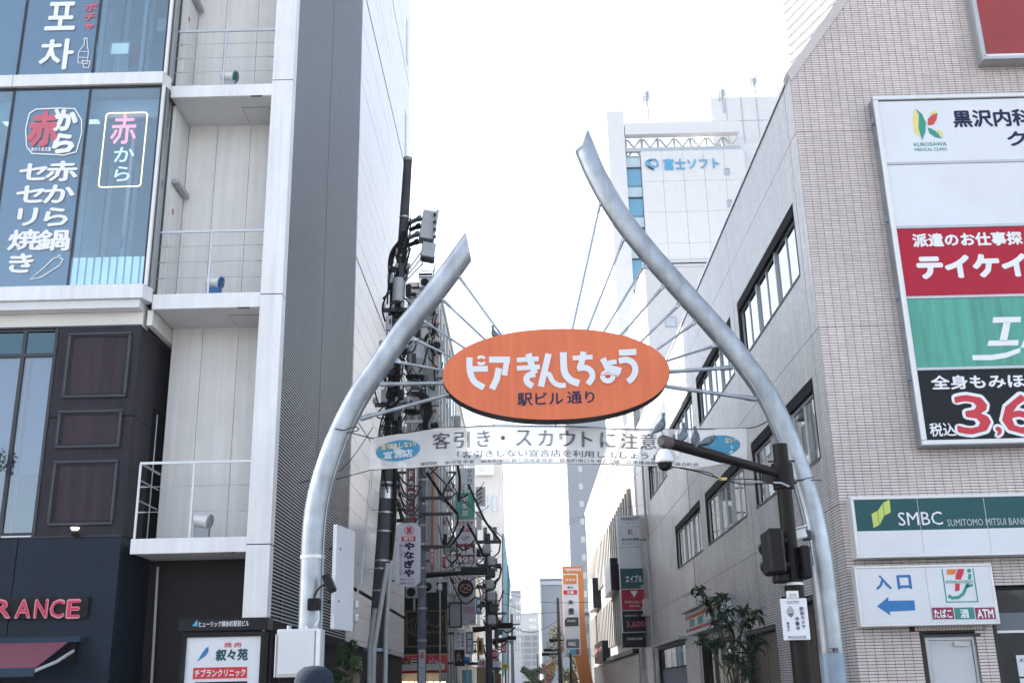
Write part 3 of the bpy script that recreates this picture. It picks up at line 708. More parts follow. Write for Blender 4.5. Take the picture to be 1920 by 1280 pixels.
# side wall tiles near, textured wall beyond
rects = []
YT = 34.0
for i in range(int((YT-RYF)/PW)):
    a = RYF+i*PW+G/2; am = a+PW/2
    if abs(am-25.0) < .06 and False: continue
    for j in range(254):
        z = j*PH; zm = z+PH/2
        if not zrow_ok(z) or z < 1.2: continue
        if any(o[0]-PW/2 < am < o[1]+PW/2 and o[2]-.03 < zm < o[3]+.03 for o in OPEN): continue
        rects.append((a, a+PW-G, z+GZ/2, z+PH-GZ/2))
tile_mesh('street_side_tiles', rects, mTileS, 'x', XR)['kind'] = 'stuff'
m = MB(); ys2 = [YT]+[y for y in ys if y > YT]
for a, b in zip(ys2, ys2[1:]):
    for c_, d_ in zip(zz, zz[1:]):
        ym, zm = (a+b)/2, (c_+d_)/2
        if any(o[0] < ym < o[1] and o[2] < zm < o[3] for o in OPEN): continue
        m.add([(XR-.005, a, c_), (XR-.005, b, c_), (XR-.005, b, d_), (XR-.005, a, d_)], [(0, 3, 2, 1)])
m.build('far_tile_wall', mBrickF, TB)
for j in (11.50, 7.60, 4.45):
    MB().box(XR-.006, XR, RYF+.01, 49, j-.008, j+.008).build('joint_line', mDark, TB)
    MB().box(XR, 11.5, RYF-.006, RYF, j-.007, j+.007).build('joint_line', mDark, TB)
for y in (18.5, 24.9, 31.5, 38.1): MB().box(XR-.0065, XR-.004, y-.006, y+.006, 1, 12.7).build('vertical_joint', mMortar, TB)
MB().box(XR-.03, XR+.25, RYF+.0, 49, 12.72, 12.80).build('roof_coping', mTileS, TB)
m = MB(); m.prism([(XR+.02, 12.60), (9.94, 18.84), (9.85, 19.08), (XR-.05, 12.80)], RYF-.02, RYF+.3); m.build('gable_coping', M('pale coping', (.52, .48, .475), .6), TB, fix=True)
# strip windows
mBlind = M('window blind', (.62, .64, .66), .8, var=.05); mBlind2 = M('pinkish blind', (.52, .45, .47), .8, var=.06); mTealC = M('dull teal curtain', (.22, .32, .32), .8, var=.08)
def strip_window(o, seed, style):
    y0, y1, z0, z1 = o; q = random.Random(seed)
    MB().box(XR-.012, XR+.22, y0, y1, z1-.20, z1-.002).build('window_hood', mDark, TB)
    MB().box(XR-.02, XR+.20, y0-.02, y1+.02, z0-.04, z0+.004).build('window_sill', mDarkFr, TB)
    n = 3; wl = (y1-y0)/n
    for i in range(n):
        a, b = y0+i*wl+.03, y0+(i+1)*wl-.03
        wn = MB().box(XR+.06, XR+.11, a, b, z0+.005, z0+.05).box(XR+.06, XR+.11, a, b, z1-.26, z1-.205).box(XR+.06, XR+.11, a, a+.05, z0+.05, z1-.26).box(XR+.06, XR+.11, b-.05, b, z0+.05, z1-.26).box(XR+.06, XR+.11, (a+b)/2-.025, (a+b)/2+.025, z0+.05, z1-.26)
        wn = wn.build('window', mFrameW if style else mFrame, TB)
        for c_, d_ in ((a+.05, (a+b)/2-.025), ((a+b)/2+.025, b-.05)):
            MB().box(XR+.08, XR+.085, c_, d_, z0+.05, z1-.26).build('pane', mGlassD, wn)
            if q.random() < .8:
                zt = z1-.26; zb_ = z0+.06 if q.random() < .6 else z0+q.uniform(.2, .7)
                MB().box(XR+.15, XR+.16, c_+q.uniform(0, .2), d_, zb_, zt).build('blind', q.choice([mBlind, mBlind2, mBlind, mTealC] if style != 2 else [mTealC, mTealC, mBlind]), wn)
        if i: MB().box(XR+.03, XR+.20, a-.06, a-.0, z0, z1-.2).build('window_pier', mFrame, TB)
    MB().box(XR+.26, XR+.28, y0, y1, z0, z1).build('room_dark', mInt, TB)
for i, o in enumerate(WA): strip_window(o, 10+i, 2 if i == 2 else 0)
for i, o in enumerate(WB): strip_window(o, 20+i, 1 if i else 2)
# ground-floor openings on street side
mBrownM = M('bronze cladding panel', (.17, .125, .11), .35, .4, var=.1, streak=.2)
for i, (a, b, c_, d_) in enumerate(WC):
    MB().box(XR-.015, XR+.2, a-.04, b+.04, d_-.05, d_+.03).build('opening_lintel', mDarkFr, TB)
    if i in (0, 1, 2):
        for k in range(2):
            y = a+(b-a)*k/2; MB().box(XR+.14, XR+.17, y+.03, y+(b-a)/2-.03, .1, d_-.07).build('entrance_panel', mBrownM if i < 2 else mGlassD, TB)
        MB().box(XR+.19, XR+.21, a, b, 0, d_).build('room_dark', mIntD, TB)
    else:
        for k in range(5):
            y = a+(b-a)*k/5; MB().box(XR+.12, XR+.16, y+.04, y+(b-a)/5-.04, .1, 2.2).build('door_leaf', M('blue grey door', (.22, .27, .36), .5), TB)
            MB().box(XR+.12, XR+.16, y+.04, y+(b-a)/5-.04, 2.25, 2.95).build('fanlight', mGlassD, TB)
MB().box(XR-.25, XR, 36.5, 45, 3.05, 3.15).build('canopy', mFrame, TB)
# front door + shop window
d = MB().frame(6.52, 7.34, 0, 2.27, .06, RYF+.05, RYF+.14).build('door_frame', mFrame, TB)
MB().box(6.46, 7.40, RYF-.03, RYF+.03, 2.26, 2.30).build('lintel_plate', mDarkFr, TB)
dr = MB().box(6.585, 7.275, RYF+.08, RYF+.12, .02, 2.205).build('steel_door', M('pale grey door', (.55, .57, .60), .5, var=.03), TB)
MB().box(6.98, 7.22, RYF+.04, RYF+.075, 2.11, 2.17).build('door_closer', mFrame, dr)
MB().box(6.50, 7.36, RYF+.15, RYF+.29, 0, 2.3).build('door_backing', mDark, TB)
sw = MB().box(7.70, 11.4, RYF+.12, RYF+.14, .1, 2.98).build('shop_window', GLASS('dark shop glass', (.4, .45, .48), .05), TB)
MB().box(7.66, 7.72, RYF+.08, RYF+.18, 0, 3.05).build('shop_frame', mDarkFr, TB)
MB().box(7.72, 11.4, RYF+.06, RYF+.16, 2.30, 2.34).build('shop_transom', mFrameW, TB)
MB().box(7.72, 11.4, RYF+.10, RYF+.3, 2.35, 2.62).build('shop_beam', M('grey shop beam', (.12, .15, .18), .5), TB)
MB().box(7.66, 11.5, RYF+1.6, RYF+1.7, 0, 3.05).build('shop_back_wall', mIntD, TB)
MB().box(7.98, 8.5, RYF+.105, RYF+.118, 1.62, 1.95).build('notice', mSignW, sw)
txt('ATM', (8.02, 8.2, 1.84, 1.90), RYF+.10, mNavyTxt, sw, .01); 
MB().box(7.98, 8.5, RYF+.105, RYF+.118, 1.3, 1.59).build('notice', mSignW, sw)

# ---------------- signs on the bank front
SY = 17.70
def box_sign(name, label, box, depth=.28, frame=mFrame, face=mSignW, t=.05, right=None):
    X0, X1, Z0, Z1 = RY(*box, SY)
    if right: X1 = right
    s = thing(name, label, 'sign', (X0, SY, Z0))
    MB().frame(X0, X1, Z0, Z1, t, SY, SY+.05).build('sign_frame', frame, s, bevel=.008)
    MB().box(X0, X1, SY+.052, SY+depth, Z0, Z1).build('sign_cabinet', frame, s, bevel=.006)
    return s, X0, X1, Z0, Z1
# red-brown sign, top right
s, X0, X1, Z0, Z1 = box_sign('red_sign_box', 'deep red sign in a silver frame at the top right corner of the tiled wall', (1810, -260, 2400, 105), .36, t=.07)
MB().box(X0+.072, X1-.072, SY+.02, SY+.04, Z0+.12, Z1-.07).build('sign_face', M('deep red face', (.30, .03, .03), .18, var=.12, scale=1), s)
MB().box(X0+.071, X1-.071, SY+.012, SY+.05, Z0+.072, Z0+.118).build('inner_rail', mFrameW, s)
# tall tenant board
X0, _, _, _ = RY(1637, 500, 1700, 520, SY); X0 = 6.80; X1 = 10.2; Z0 = 5.36; Z1 = 12.05
s = thing('tenant_sign_board', 'tall five-panel tenant sign board in a silver frame on the pinkish tiled front', 'sign', (X0, SY, Z0))
MB().frame(X0, X1, Z0, Z1, .085, SY-.02, SY+.03).build('sign_frame', mFrameW, s, bevel=.012)
MB().box(X0, X1, SY+.032, SY+.28, Z0, Z1).build('sign_cabinet', mSteel, s, bevel=.006)
for z in (6.6, 8.1, 9.6, 11.6): MB().box(X0-.03, X0, SY+.1, SY+.2, z-.06, z+.06).build('bracket', mSteelB, s)
def zat(y, x=1800): return W(x, y, Y=SY).z
zb = [zat(836), zat(690), zat(556), zat(424), zat(304), zat(190)]
zb[0] = Z0+.09; zb[5] = Z1-.09
faces = [mSignBlk, mGreenF, mCrimson, mSignW, mSignW]
nm = ['black_panel', 'green_panel', 'red_panel', 'blank_panel', 'clinic_panel']
for i in range(5):
    MB().box(X0+.088, X1-.088, SY+.0, SY+.02, zb[i]+(.03 if i else 0), zb[i+1]-.03).build(nm[i], faces[i], s)
    if i: MB().box(X0+.087, X1-.087, SY-.012, SY+.028, zb[i]-.028, zb[i]+.028).build('divider_rail', mFrame, s, bevel=.006)
TY = SY-.004
def S(t_, box, mat=mPrint, off=.03, **k): return txt(t_, RY(*box, TY), TY, mat, s, off, **k)
S('黒沢内科', (1786, 205, 1935, 238), mNavyTxt, .035); S('ク', (1888, 246, 1926, 274), mNavyTxt, .035); S('リニック', (1932, 246, 2052, 274), mNavyTxt, .035)
S('KUROSAWA', (1713, 267, 1775, 274), mGreen, .02); S('MEDICAL CLINIC', (1715, 277, 1777, 283), mGreen, .01)
p = Px(TY); p.poly([(1714, 203), (1711, 225), (1714, 246), (1722, 257), (1726, 246), (1722, 225), (1720, 210)]); p.poly([(1757, 246), (1768, 259), (1768, 250), (1758, 241)]); p.poly([(1740, 216), (1746, 210), (1757, 207), (1756, 212)]); p.build('yellow_leaf', mYel, s)
p = Px(TY-.002); p.poly([(1717, 204), (1723, 216), (1722, 240), (1729, 263), (1735, 248), (1736, 230), (1729, 214)]); p.poly([(1739, 239), (1743, 250), (1753, 257), (1766, 260), (1757, 248), (1748, 242)]); p.build('green_leaf', mGreen, s)
p = Px(TY-.003); p.poly([(1739, 235), (1740, 223), (1747, 216), (1758, 212), (1756, 225), (1750, 234)]); p.build('red_leaf', M('leaf red', (.55, .06, .04), .5), s)
S('派遣のお仕事探しは', (1710, 435, 1976, 461), mPrint, .04); S('テイケイトレード', (1718, 474, 2140, 519), mPrint, .06)
p = Px(TY)
P7 = lambda q: (1620+q[0]/3.763, 540+q[1]/3.763)
p.c = P7; p.poly([(912, 205), (1108, 202), (1105, 240), (906, 245)]); p.poly([(985, 240), (1035, 240), (1010, 372), (955, 372)]); p.poly([(880, 370), (1092, 366), (1088, 403), (870, 408)])
p.poly([(765, 472), (900, 470), (1000, 455), (1105, 420), (1100, 455), (1000, 492), (900, 508), (765, 508)]); p.poly([(1105, 420), (1135, 345), (1240, 320), (1230, 360), (1160, 375), (1140, 420)]); p.build('logo_letter', mPrint, s)
S('全身もみほぐし', (1745, 701, 1990, 728), mPrint, .03); S('税込', (1743, 792, 1792, 818), mPrint, .02)
S('3', (1786, 734, 1861, 820), mPrint, .055); txt('3', RY(1791, 740, 1856, 814, TY-.003), TY-.003, mRed, s, .012)
S('6', (1871, 733, 1950, 819), mPrint, .055); txt('6', RY(1877, 739, 1944, 813, TY-.003), TY-.003, mRed, s, .012)
S(',', (1862, 794, 1884, 822), mPrint, .06); txt(',', RY(1867, 799, 1879, 817, TY-.003), TY-.003, mRed, s, .02)
S('00', (1955, 733, 2110, 819), mRed, .03)
# bank fascia
s, X0, X1, Z0, Z1 = box_sign('bank_fascia_sign', 'long green and white bank fascia sign with lime logo and serif lettering', (1601, 929, 1800, 1044), .30, frame=mFrameW, t=.05, right=11.4)
zm = zat(992, 1750)
MB().box(X0+.052, X1-.052, SY+.012, SY+.03, zm, Z1-.052).build('green_band', mTeal, s)
MB().box(X0+.052, X1-.052, SY+.012, SY+.03, Z0+.052, zm-.002).build('white_band', mSignW, s)
TY = SY+.008
S('SMBC', (1684, 959, 1767, 984), mPrint, .0); S('SUMITOMO MITSUI BANKING CORPORATION', (1776, 970, 2045, 983), M('pale print', (.45, .52, .54), .5), .0)
p = Px(TY); p.poly([(1634, 963), (1645, 957), (1648, 984), (1638, 989)]); p.poly([(1646, 957), (1655, 943), (1658, 966), (1649, 984)]); p.poly([(1656, 942), (1668, 936), (1670, 960), (1659, 966)]); p.build('logo', mLime, s)
for x in (X0+1.1, X0+2.2, X0+3.3): MB().box(x-.004, x+.004, SY+.009, SY+.012, Z0+.052, Z1-.052).build('panel_joint', mFrame, s)
# entrance sign
s, X0, X1, Z0, Z1 = box_sign('store_direction_sign', 'white sign with blue left arrow, kanji for entrance and convenience store logo', (1608, 1058, 1868, 1172), .24, frame=mFrameW, t=.04)
MB().box(X0+.042, X1-.042, SY+.012, SY+.03, Z0+.042, Z1-.042).build('sign_face', mSignW, s)
xm = W(1741, 1110, Y=SY).x; MB().box(xm-.004, xm+.004, SY+.009, SY+.0115, Z0+.05, Z1-.05).build('panel_joint', mFrame, s)
S('入', (1641, 1077, 1671, 1105), mBlue, .04); S('口', (1682, 1077, 1709, 1104), mBlue, .04)
p = Px(TY); p.c = lambda q: (1560+q[0]/3.37, 900+q[1]/3.37)
p.poly([(285, 795), (355, 735), (357, 760), (520, 757), (527, 820), (365, 828), (370, 853)]); p.build('arrow', M('arrow blue', (.02, .17, .45), .5), s)
p = Px(TY); p.c = lambda q: (1560+q[0]/3.37, 900+q[1]/3.37)
p.st([(695, 558), (725, 768), (922, 765), (890, 555)], 7); p.st([(735, 728), (760, 742), (800, 738), (830, 715), (850, 670), (868, 625), (872, 590)], 20); p.st([(850, 668), (865, 668), (890, 660)], 16); p.poly(circ(866, 570, 13, 13, 16)); p.build('green_logo', mGreen, s)
p = Px(TY-.002); p.c = lambda q: (1560+q[0]/3.37, 900+q[1]/3.37)
p.poly([(725, 562), (790, 560), (775, 592), (728, 595)]); p.build('orange_logo', mOrP, s)
p = Px(TY-.002); p.c = lambda q: (1560+q[0]/3.37, 900+q[1]/3.37)
p.poly([(795, 560), (835, 558), (830, 590), (808, 640), (806, 695), (778, 700), (780, 640), (780, 605)]); p.build('red_logo', mRed, s)
p = Px(TY-.003); p.c = lambda q: (1560+q[0]/3.37, 900+q[1]/3.37); p.poly([(715, 628), (892, 626), (892, 648), (716, 650)]); p.build('logo_band', mSignW, s)
TY -= .006; S('SEVEN&i HOLDINGS', (1773, 1087, 1824, 1092), mGreen, .02); TY += .006
for t_, (a, b), mt in (('たばこ', (1748, 1788), M('maroon print', (.25, .02, .07), .5)), ('酒', (1790, 1827), M('teal print', (.03, .22, .20), .5)), ('ATM', (1829, 1869), M('maroon print', (.25, .02, .07), .5))):
    b = min(b, 1866)
    q0, q1, q2, q3 = RY(a, 1138, b, 1160, TY); MB().box(q0, q1, TY-.002, TY+.001, q2, q3).build('label_tab', mt, s)
    TY -= .004; w_ = (b-a); S(t_, (a+3 if len(t_) > 1 else a+w_*.28, 1141, b-3 if len(t_) > 1 else b-w_*.28, 1158), mPrint, .03); TY += .004
# side convenience sign over the street-side door (projects along the wall)
s = thing('small_store_awning_sign', 'small white store sign with green panels over a street-side door of the tiled building', 'sign', (5.2, 29, 3.3))
a0, a1 = 28.2, 34.5
MB().box(4.95, XR-.006, a0, a1, 3.72, 3.78).build('sign_roof', mFrame, s)
MB().box(5.05, XR-.006, a0+.1, a1-.1, 3.05, 3.715).build('sign_body', mSignW, s)
MB().box(5.044, 5.049, a0+.1, a1-.1, 3.5, 3.6).build('orange_stripe', mOrP, s); MB().box(5.044, 5.049, a0+.1, a1-.1, 3.14, 3.22).build('red_stripe', mRed, s)
for y in (a0+.5, a0+2.8, a0+4.4): MB().box(5.040, 5.049, y, y+.9, 3.26, 3.47).build('green_panel', mGreen, s)
# ------------------------------------------------------------------ STREET ARCH
AY = 14.0
A = thing('street_arch', 'curved galvanised street arch carrying the big orange oval sign between two leaning pipes', 'arch', (0.6, AY, 0))
Lp = [(583, 1290), (583, 1146), (588, 1005), (597, 935), (612, 880), (632, 825), (655, 775), (680, 731), (710, 688), (753, 625), (797, 571), (835, 522), (870, 474)]
Rp = [(1564, 1275), (1549, 1135), (1536, 1035), (1521, 958), (1500, 887), (1474, 817), (1444, 752), (1410, 700), (1360, 636), (1285, 552), (1218, 476), (1160, 402), (1118, 328), (1094, 272)]
def pathpx(P, Y): return [W(x, y, Y=Y) for x, y in P]
lpts = pathpx(Lp, AY); lpts = [Vector((lpts[1].x, AY, 0))]+lpts[1:]
rpts = pathpx(Rp, AY); rpts = [Vector((rpts[1].x+.0, AY, 0))]+rpts[1:]
lpts = spline(lpts, 5); rpts = spline(rpts, 5)
def endcut(a, b):    # plane through two picture points, containing the view-normal Y
    pa, pb = W(*a, Y=AY), W(*b, Y=AY); d = (pb-pa).normalized(); return pa, d.cross(Vector((0, 1, 0)))
MB().tube(lpts, .155, 24, endn=endcut((873, 437), (882, 480))).build('left_pipe', mSteel, A)
MB().tube(rpts, .150, 24, endn=endcut((1100, 253), (1087, 292))).build('right_pipe', mSteel, A)
MB().cyl((rpts[0].x, AY, 0), (rpts[0].x, AY, W(1555, 1224, Y=AY).z), .1535, n=24).build('painted_foot', mSteelB, A)
def ringat(pts, frac, r, name='weld_ring', mat=mSteel, wd=.012):
    i = min(range(len(pts)), key=lambda k: abs(k/(len(pts)-1)-frac)); t = (pts[min(i+1, len(pts)-1)]-pts[max(0, i-1)]).normalized()
    MB().cyl(pts[i]-t*wd, pts[i]+t*wd, r, n=24).build(name, mat, A)
for f_ in (.14, .22, .31, .40, .52): ringat(lpts, f_, .158); 
for f_ in (.16, .24, .33, .42, .50): ringat(rpts, f_, .153)
ringat(lpts, .13, .162, 'strap_band', mFrameW, .02); ringat(rpts, .30, .158, 'strap_band', mDarkFr, .006)
# conduit down the inner side of each pipe
MB().tube([p+Vector((.15, -.07, 0)) for p in lpts[:34]], .012, 6).build('conduit', mSteel, A)
MB().tube([p+Vector((-.14, -.08, 0)) for p in rpts[8:36]], .012, 6).build('conduit', mSteel, A)
# oval sign body
SYF = 13.86; SYB = 14.14
c = W(1042.5, 700, Y=SYF); hx = (W(1256, 700, Y=SYF).x-W(829, 700, Y=SYF).x)/2; hz = (W(1042, 615, Y=SYF).z-W(1042, 786, Y=SYF).z)/2
n = 96
def sup(i, k=1.0):
    t = 2*math.pi*i/n; ct, st = math.cos(t), math.sin(t)
    return (c.x+k*hx*math.copysign(abs(ct)**.94, ct), c.z+k*hz*math.copysign(abs(st)**.97, st))
out = [sup(i) for i in range(n)]
m = MB(); m.prism(out, SYF+.012, SYB); m.build('sign_body', mBlack, A, fix=True)
fc = MB().prism([(c.x+(x-c.x)*.996, c.z+(z-c.z)*.993) for x, z in out], SYF, SYF+.0115).build('sign_face', mOrange, A, fix=True)
m = MB()
for i in range(1, 21):
    x = c.x-hx+2*hx*i/21; hh = hz*math.sqrt(max(0, 1-((x-c.x)/hx)**2))*.96; m.box(x-.0008, x+.0008, SYF-.0012, SYF-.0004, c.z-hh, c.z+hh)
m.build('corrugation_lines', M('orange seam', (.58, .13, .05), .5), fc, kind='stuff')
MB().cyl((c.x-.02, SYF+.05, c.z-hz-.05), (c.x-.02, SYF+.05, c.z-hz+.0), .015, n=8).build('drain_stub', mBlack, A)
cv = lambda q: (q[0]/3.84+800, q[1]/3.84+580)
LT = [
 # (points, width, smooth)
 ([(309, 345), (309, 425), (322, 480), (350, 525), (412, 562)], 44, 1), ([(330, 428), (440, 426)], 40, 0),
 ([(449, 361), (600, 361)], 44, 0), ([(578, 361), (560, 474)], 40, 0), ([(520, 422), (505, 500), (470, 572)], 46, 0),
 ([(648, 364), (808, 354)], 34, 0), ([(650, 423), (815, 413)], 34, 0), ([(732, 318), (752, 390), (780, 462)], 46, 0),
 ([(782, 464), (735, 474), (718, 500), (730, 530), (765, 552)], 44, 1),
 ([(878, 318), (822, 555)], 46, 0), ([(858, 462), (884, 470), (900, 505), (925, 532), (960, 546), (1002, 544)], 36, 1),
 ([(984, 308), (988, 420), (1002, 470), (1040, 510), (1098, 532)], 50, 1),
 ([(1050, 350), (1195, 342)], 34, 0), ([(1130, 304), (1118, 370), (1100, 432)], 44, 0), ([(1085, 424), (1145, 420), (1185, 446), (1192, 490), (1160, 538)], 42, 1),
 ([(1268, 352), (1312, 440)], 44, 0), ([(1308, 384), (1368, 376)], 34, 0), ([(1316, 420), (1400, 442)], 44, 0), ([(1385, 440), (1362, 480)], 34, 0),
 ([(1384, 312), (1510, 305)], 44, 0), ([(1384, 372), (1440, 362), (1488, 388), (1502, 440), (1482, 490), (1448, 520)], 44, 1)]
for k, (pts, wd, smooth) in enumerate(LT):
    yy = SYF-.003-.0006*k
    p = Px(yy, cv); p.st(pts, wd, smooth=bool(smooth)); 
    if k == 0: first = p.m
    else: first.add(p.m.v, p.m.f)
p = Px(SYF-.017, cv); p.st(circ(1304, 482, 37, 32), 36, True)
first.add(p.m.v, p.m.f)
p = Px(SYF-.003, cv); p.st(circ(393, 368, 27, 24, 20, 25, 155), 20); first.add(p.m.v, p.m.f)
p = Px(SYF-.003, cv); p.st(circ(393, 364, 27, 24, 20, 205, 335), 20); first.add(p.m.v, p.m.f)
first.build('white_lettering', mSignW, fc)
p = Px(SYF-.019, cv); p.st([(1240, 470), (1375, 474)], 5); p.st(circ(1304, 466, 22, 12, 14, 180, 360), 4.5); p.build('letter_gap', mOrange, fc)
for t_, b in (('駅ビル', (970, 735, 1056, 760)), ('通り', (1063, 733, 1115, 756))): txt(t_, RY(*b, SYF-.004), SYF-.004, mNavyTxt, fc, .018, name='black_lettering')
# tie rods with lug plates
rodsL = [((862, 520), (943, 632)), ((831, 563), (913, 640)), ((797, 603), (875, 655)), ((780, 637), (845, 668)), ((750, 679), (832, 694)), ((716, 720), (834, 718)), ((679, 784), (842, 739))]
rodsR = [((1125, 383), (1073, 618)), ((1168, 451), (1101, 620)), ((1205, 502), (1131, 624)), ((1240, 541), (1163, 630)), ((1269, 575), (1202, 640)), ((1300, 607), (1232, 655)), ((1337, 649), (1248, 677)), ((1370, 689), (1250, 697)), ((1416, 748), (1248, 724))]
def near_on(pts, p): return min(pts, key=lambda q: (q-p).length)
for rods, pts in ((rodsL, lpts), (rodsR, rpts)):
    for i, (a, b) in enumerate(rods):
        big = (rods is rodsL and i >= 5) or (rods is rodsR and i >= 7)
        pa, pb = W(*a, Y=AY), W(*b, Y=AY); r = .027 if big else .0165
        MB().tube([pa, pb], r, 10).build('tie_rod', mSteel, A)
        d = (pb-pa).normalized(); MB().cyl(pa-d*.02, pa+d*.14, r*1.35, n=10).build('rod_clevis', mSteel, A)
        q = near_on(pts, pa); u = (q-pa).normalized(); v = Vector((-u.z, 0, u.x)); w2 = .075 if not big else .10
        m = MB(); m.prism([((pa-u*.02).x+v.x*.02, (pa-u*.02).z+v.z*.02), ((pa-u*.02).x-v.x*.02, (pa-u*.02).z-v.z*.02), (q.x-v.x*w2, q.z-v.z*w2), (q.x+v.x*w2, q.z+v.z*w2)], AY-.008, AY+.008)
        lug = m.build('lug_plate', mSteel, A, fix=True)
        MB().cyl(pa+Vector((0, -.03, 0)), pa+Vector((0, .03, 0)), .016, n=8).build('bolt', mFrameW, lug)
# ------------------------------------------------------------------ BANNER
BNY = 14.35
b0, b1 = W(688, 845, Y=BNY), W(1402, 835, Y=BNY)
topz = lambda u: W(700+700*u, 822-24*math.sin(min(1, u*1.7)*math.pi/2)+ (7*(u-.55)/.45 if u > .55 else 0), Y=BNY).z
def top_px(u): return np.interp(u, [0, .17, .33, .5, .7, 1], [822, 803, 797, 798, 805, 803])
def bot_px(u): return np.interp(u, [0, .17, .33, .5, .7, .86, 1], [881, 874, 869, 868, 872, 877, 865])
def bwarp(a, b):       # a, b: picture coordinates 0..1 across / up the cloth
    u = a; x = 694+706*u; y = bot_px(u)*(1-b)+top_px(u)*b
    return tuple(W(x, y, Y=BNY+.02*math.sin(u*17)*(.3+b)+.012*math.sin(u*41+b*3)))
m = MB(); nu, nv = 90, 8
m.add([bwarp(i/nu, j/nv) for j in range(nv+1) for i in range(nu+1)], [(j*(nu+1)+i, j*(nu+1)+i+1, (j+1)*(nu+1)+i+1, (j+1)*(nu+1)+i) for j in range(nv) for i in range(nu)], True)
B = thing('street_banner', 'translucent white banner with dark lettering and two blue oval badges below the orange sign', 'banner', (.5, BNY, 4.8))
cl = m.build('cloth', mBanner, B)
# hem doubled
for lo, hi in ((0, .05), (.95, 1)):
    h = MB(); h.add([Vector(bwarp(i/nu, lo+(hi-lo)*j))+Vector((0, -.004, 0)) for j in (0, 1) for i in range(nu+1)], [(i, i+1, nu+2+i, nu+1+i) for i in range(nu)], True); h.build('hem', mBanner, cl)
def bt(s, x0, x1, v0, v1, mat=mBanTxt, off=.02, dy=-.012):
    thin = mat is mBanTxt
    f_ = lambda a, b: tuple(Vector(bwarp((a-694)/706, b))+Vector((0, dy, 0)))
    txt(s, (x0, x1, v0, v1), 0, mat, cl, off, warp=f_, thin=thin)
for s_, x0, x1 in (('客', 810, 845), ('引', 850, 882), ('き', 893, 920), ('・', 938, 948), ('ス', 966, 998), ('カ', 1008, 1038), ('ウ', 1048, 1080), ('ト', 1090, 1112), ('に', 1124, 1156), ('注', 1162, 1197), ('意', 1200, 1232), ('!!', 1260, 1276)):
    bt(s_, x0, x1, .43, .90, off=.045) if s_ != '・' else bt(s_, x0, x1, .6, .74)
bt('「客引きしない宣言店を利用しましょう」', 857, 1228, .17, .37, off=.03)
bt('墨田区　本所警察署　錦糸町地区暴力追放委員会　錦糸町南口を考える会　江東橋連合町会　連合町会', 788, 1310, .03, .13, off=.02)
for x0, x1 in ((705, 788), (1308, 1388)):
    o = MB(); P_ = [Vector(bwarp(((x0+x1)/2+(x1-x0)/2*math.cos(t)-694)/706, .52+.30*math.sin(t)))+Vector((0, -.010, 0)) for t in [2*math.pi*i/32 for i in range(32)]]
    o.add(P_, [tuple(range(32))]); o.build('blue_badge', M('badge blue', (.04, .25, .42), .7, alpha=.9), cl)
    bt('客引きしない!', x0+10, x1-8, .58, .75, M('badge yellow', (.65, .6, .3), .7), .02, -.016); bt('宣言店', x0+14, x1-14, .30, .52, M('badge pale', (.6, .66, .72), .7), .02, -.016)
def wire(name, pts, r, parent, k=5, mat=mCable): return MB().tube(spline(pts, k), r, 5).build(name, mat, parent)
wire('top_cord', [W(628, 806, Y=14.0), W(660, 812, Y=14.2), W(700, 822, Y=BNY)], .008, B); wire('top_cord', [W(1400, 803, Y=BNY), W(1425, 797, Y=14.2), W(1470, 771, Y=14.0)], .008, B)
wire('bottom_cord', [W(604, 905, Y=14.0), W(650, 893, Y=14.2), W(694, 881, Y=BNY)], .006, B); wire('bottom_cord', [W(1400, 865, Y=BNY), W(1440, 875, Y=14.2), W(1498, 885, Y=14.0)], .006, B)
wire('hem_cord', [bwarp(i/12, 1.0) for i in range(13)], .007, B); wire('hem_cord', [bwarp(i/12, 0.0) for i in range(13)], .005, B)
wire('hanger', [W(925, 790, Y=14.1), W(925, 800, Y=BNY)], .004, B); wire('hanger', [W(1042, 794, Y=14.1), W(1042, 800, Y=BNY)], .008, B)
# loose wires beside the arch
cw = thing('slack_cable_run', 'slack cables sagging from the signal pole past the arch pipe above the tiled windows', 'cable', W(1430, 900, Y=13.8))
wire('cable', [W(1245, 872, Y=12.6), W(1300, 882, Y=13), W(1345, 895, Y=13.4), W(1400, 908, Y=13.7), W(1470, 902, Y=13.7)], .008, cw)
wire('cable', [W(1270, 876, Y=12.6), W(1330, 886, Y=13), W(1350, 897, Y=13.3), W(1420, 898, Y=13.7), W(1540, 900, Y=13.9)], .006, cw)
wire('yellow_tie', [W(1346, 896, Y=13.33), W(1354, 898, Y=13.33), W(1362, 897, Y=13.35)], .02, cw, mat=mYel)
wire('cable', [W(628, 803, Y=13.85), W(645, 806, Y=13.8), W(665, 800, Y=13.8), W(672, 806, Y=13.8), W(650, 812, Y=13.8)], .007, cw)

# ------------------------------------------------------------------ SIGNAL POLE with camera arm
mBrownBlk = M('dark brown pole paint', (.010, .008, .008), .45, .1, var=.12)
PY = 13.5; px_ = W(1462, 835, Y=PY).x; zt = W(1462, 833, Y=PY).z
SP = thing('signal_pole', 'dark brown signal pole with a raking arm in front of the right arch pipe', 'pole', (px_, PY, 0))
MB().cyl((px_, PY, 0), (px_, PY, zt), .095, n=20).build('pole', mBrownBlk, SP)
MB().cyl((px_, PY, 0), (px_, PY, W(1490, 1085, Y=PY).z), .118, n=20).build('pole_sleeve', mBrownBlk, SP)
za = W(1455, 890, Y=PY).z; e = W(1240, 826, Y=12.2); s0 = Vector((px_, PY, za)); d = (e-s0)
MB().tube([s0, e], .058, 16).build('arm', mBrownBlk, SP)
MB().tube([s0+d*.52, e], .067, 16).build('arm_sleeve', mBrownBlk, SP)
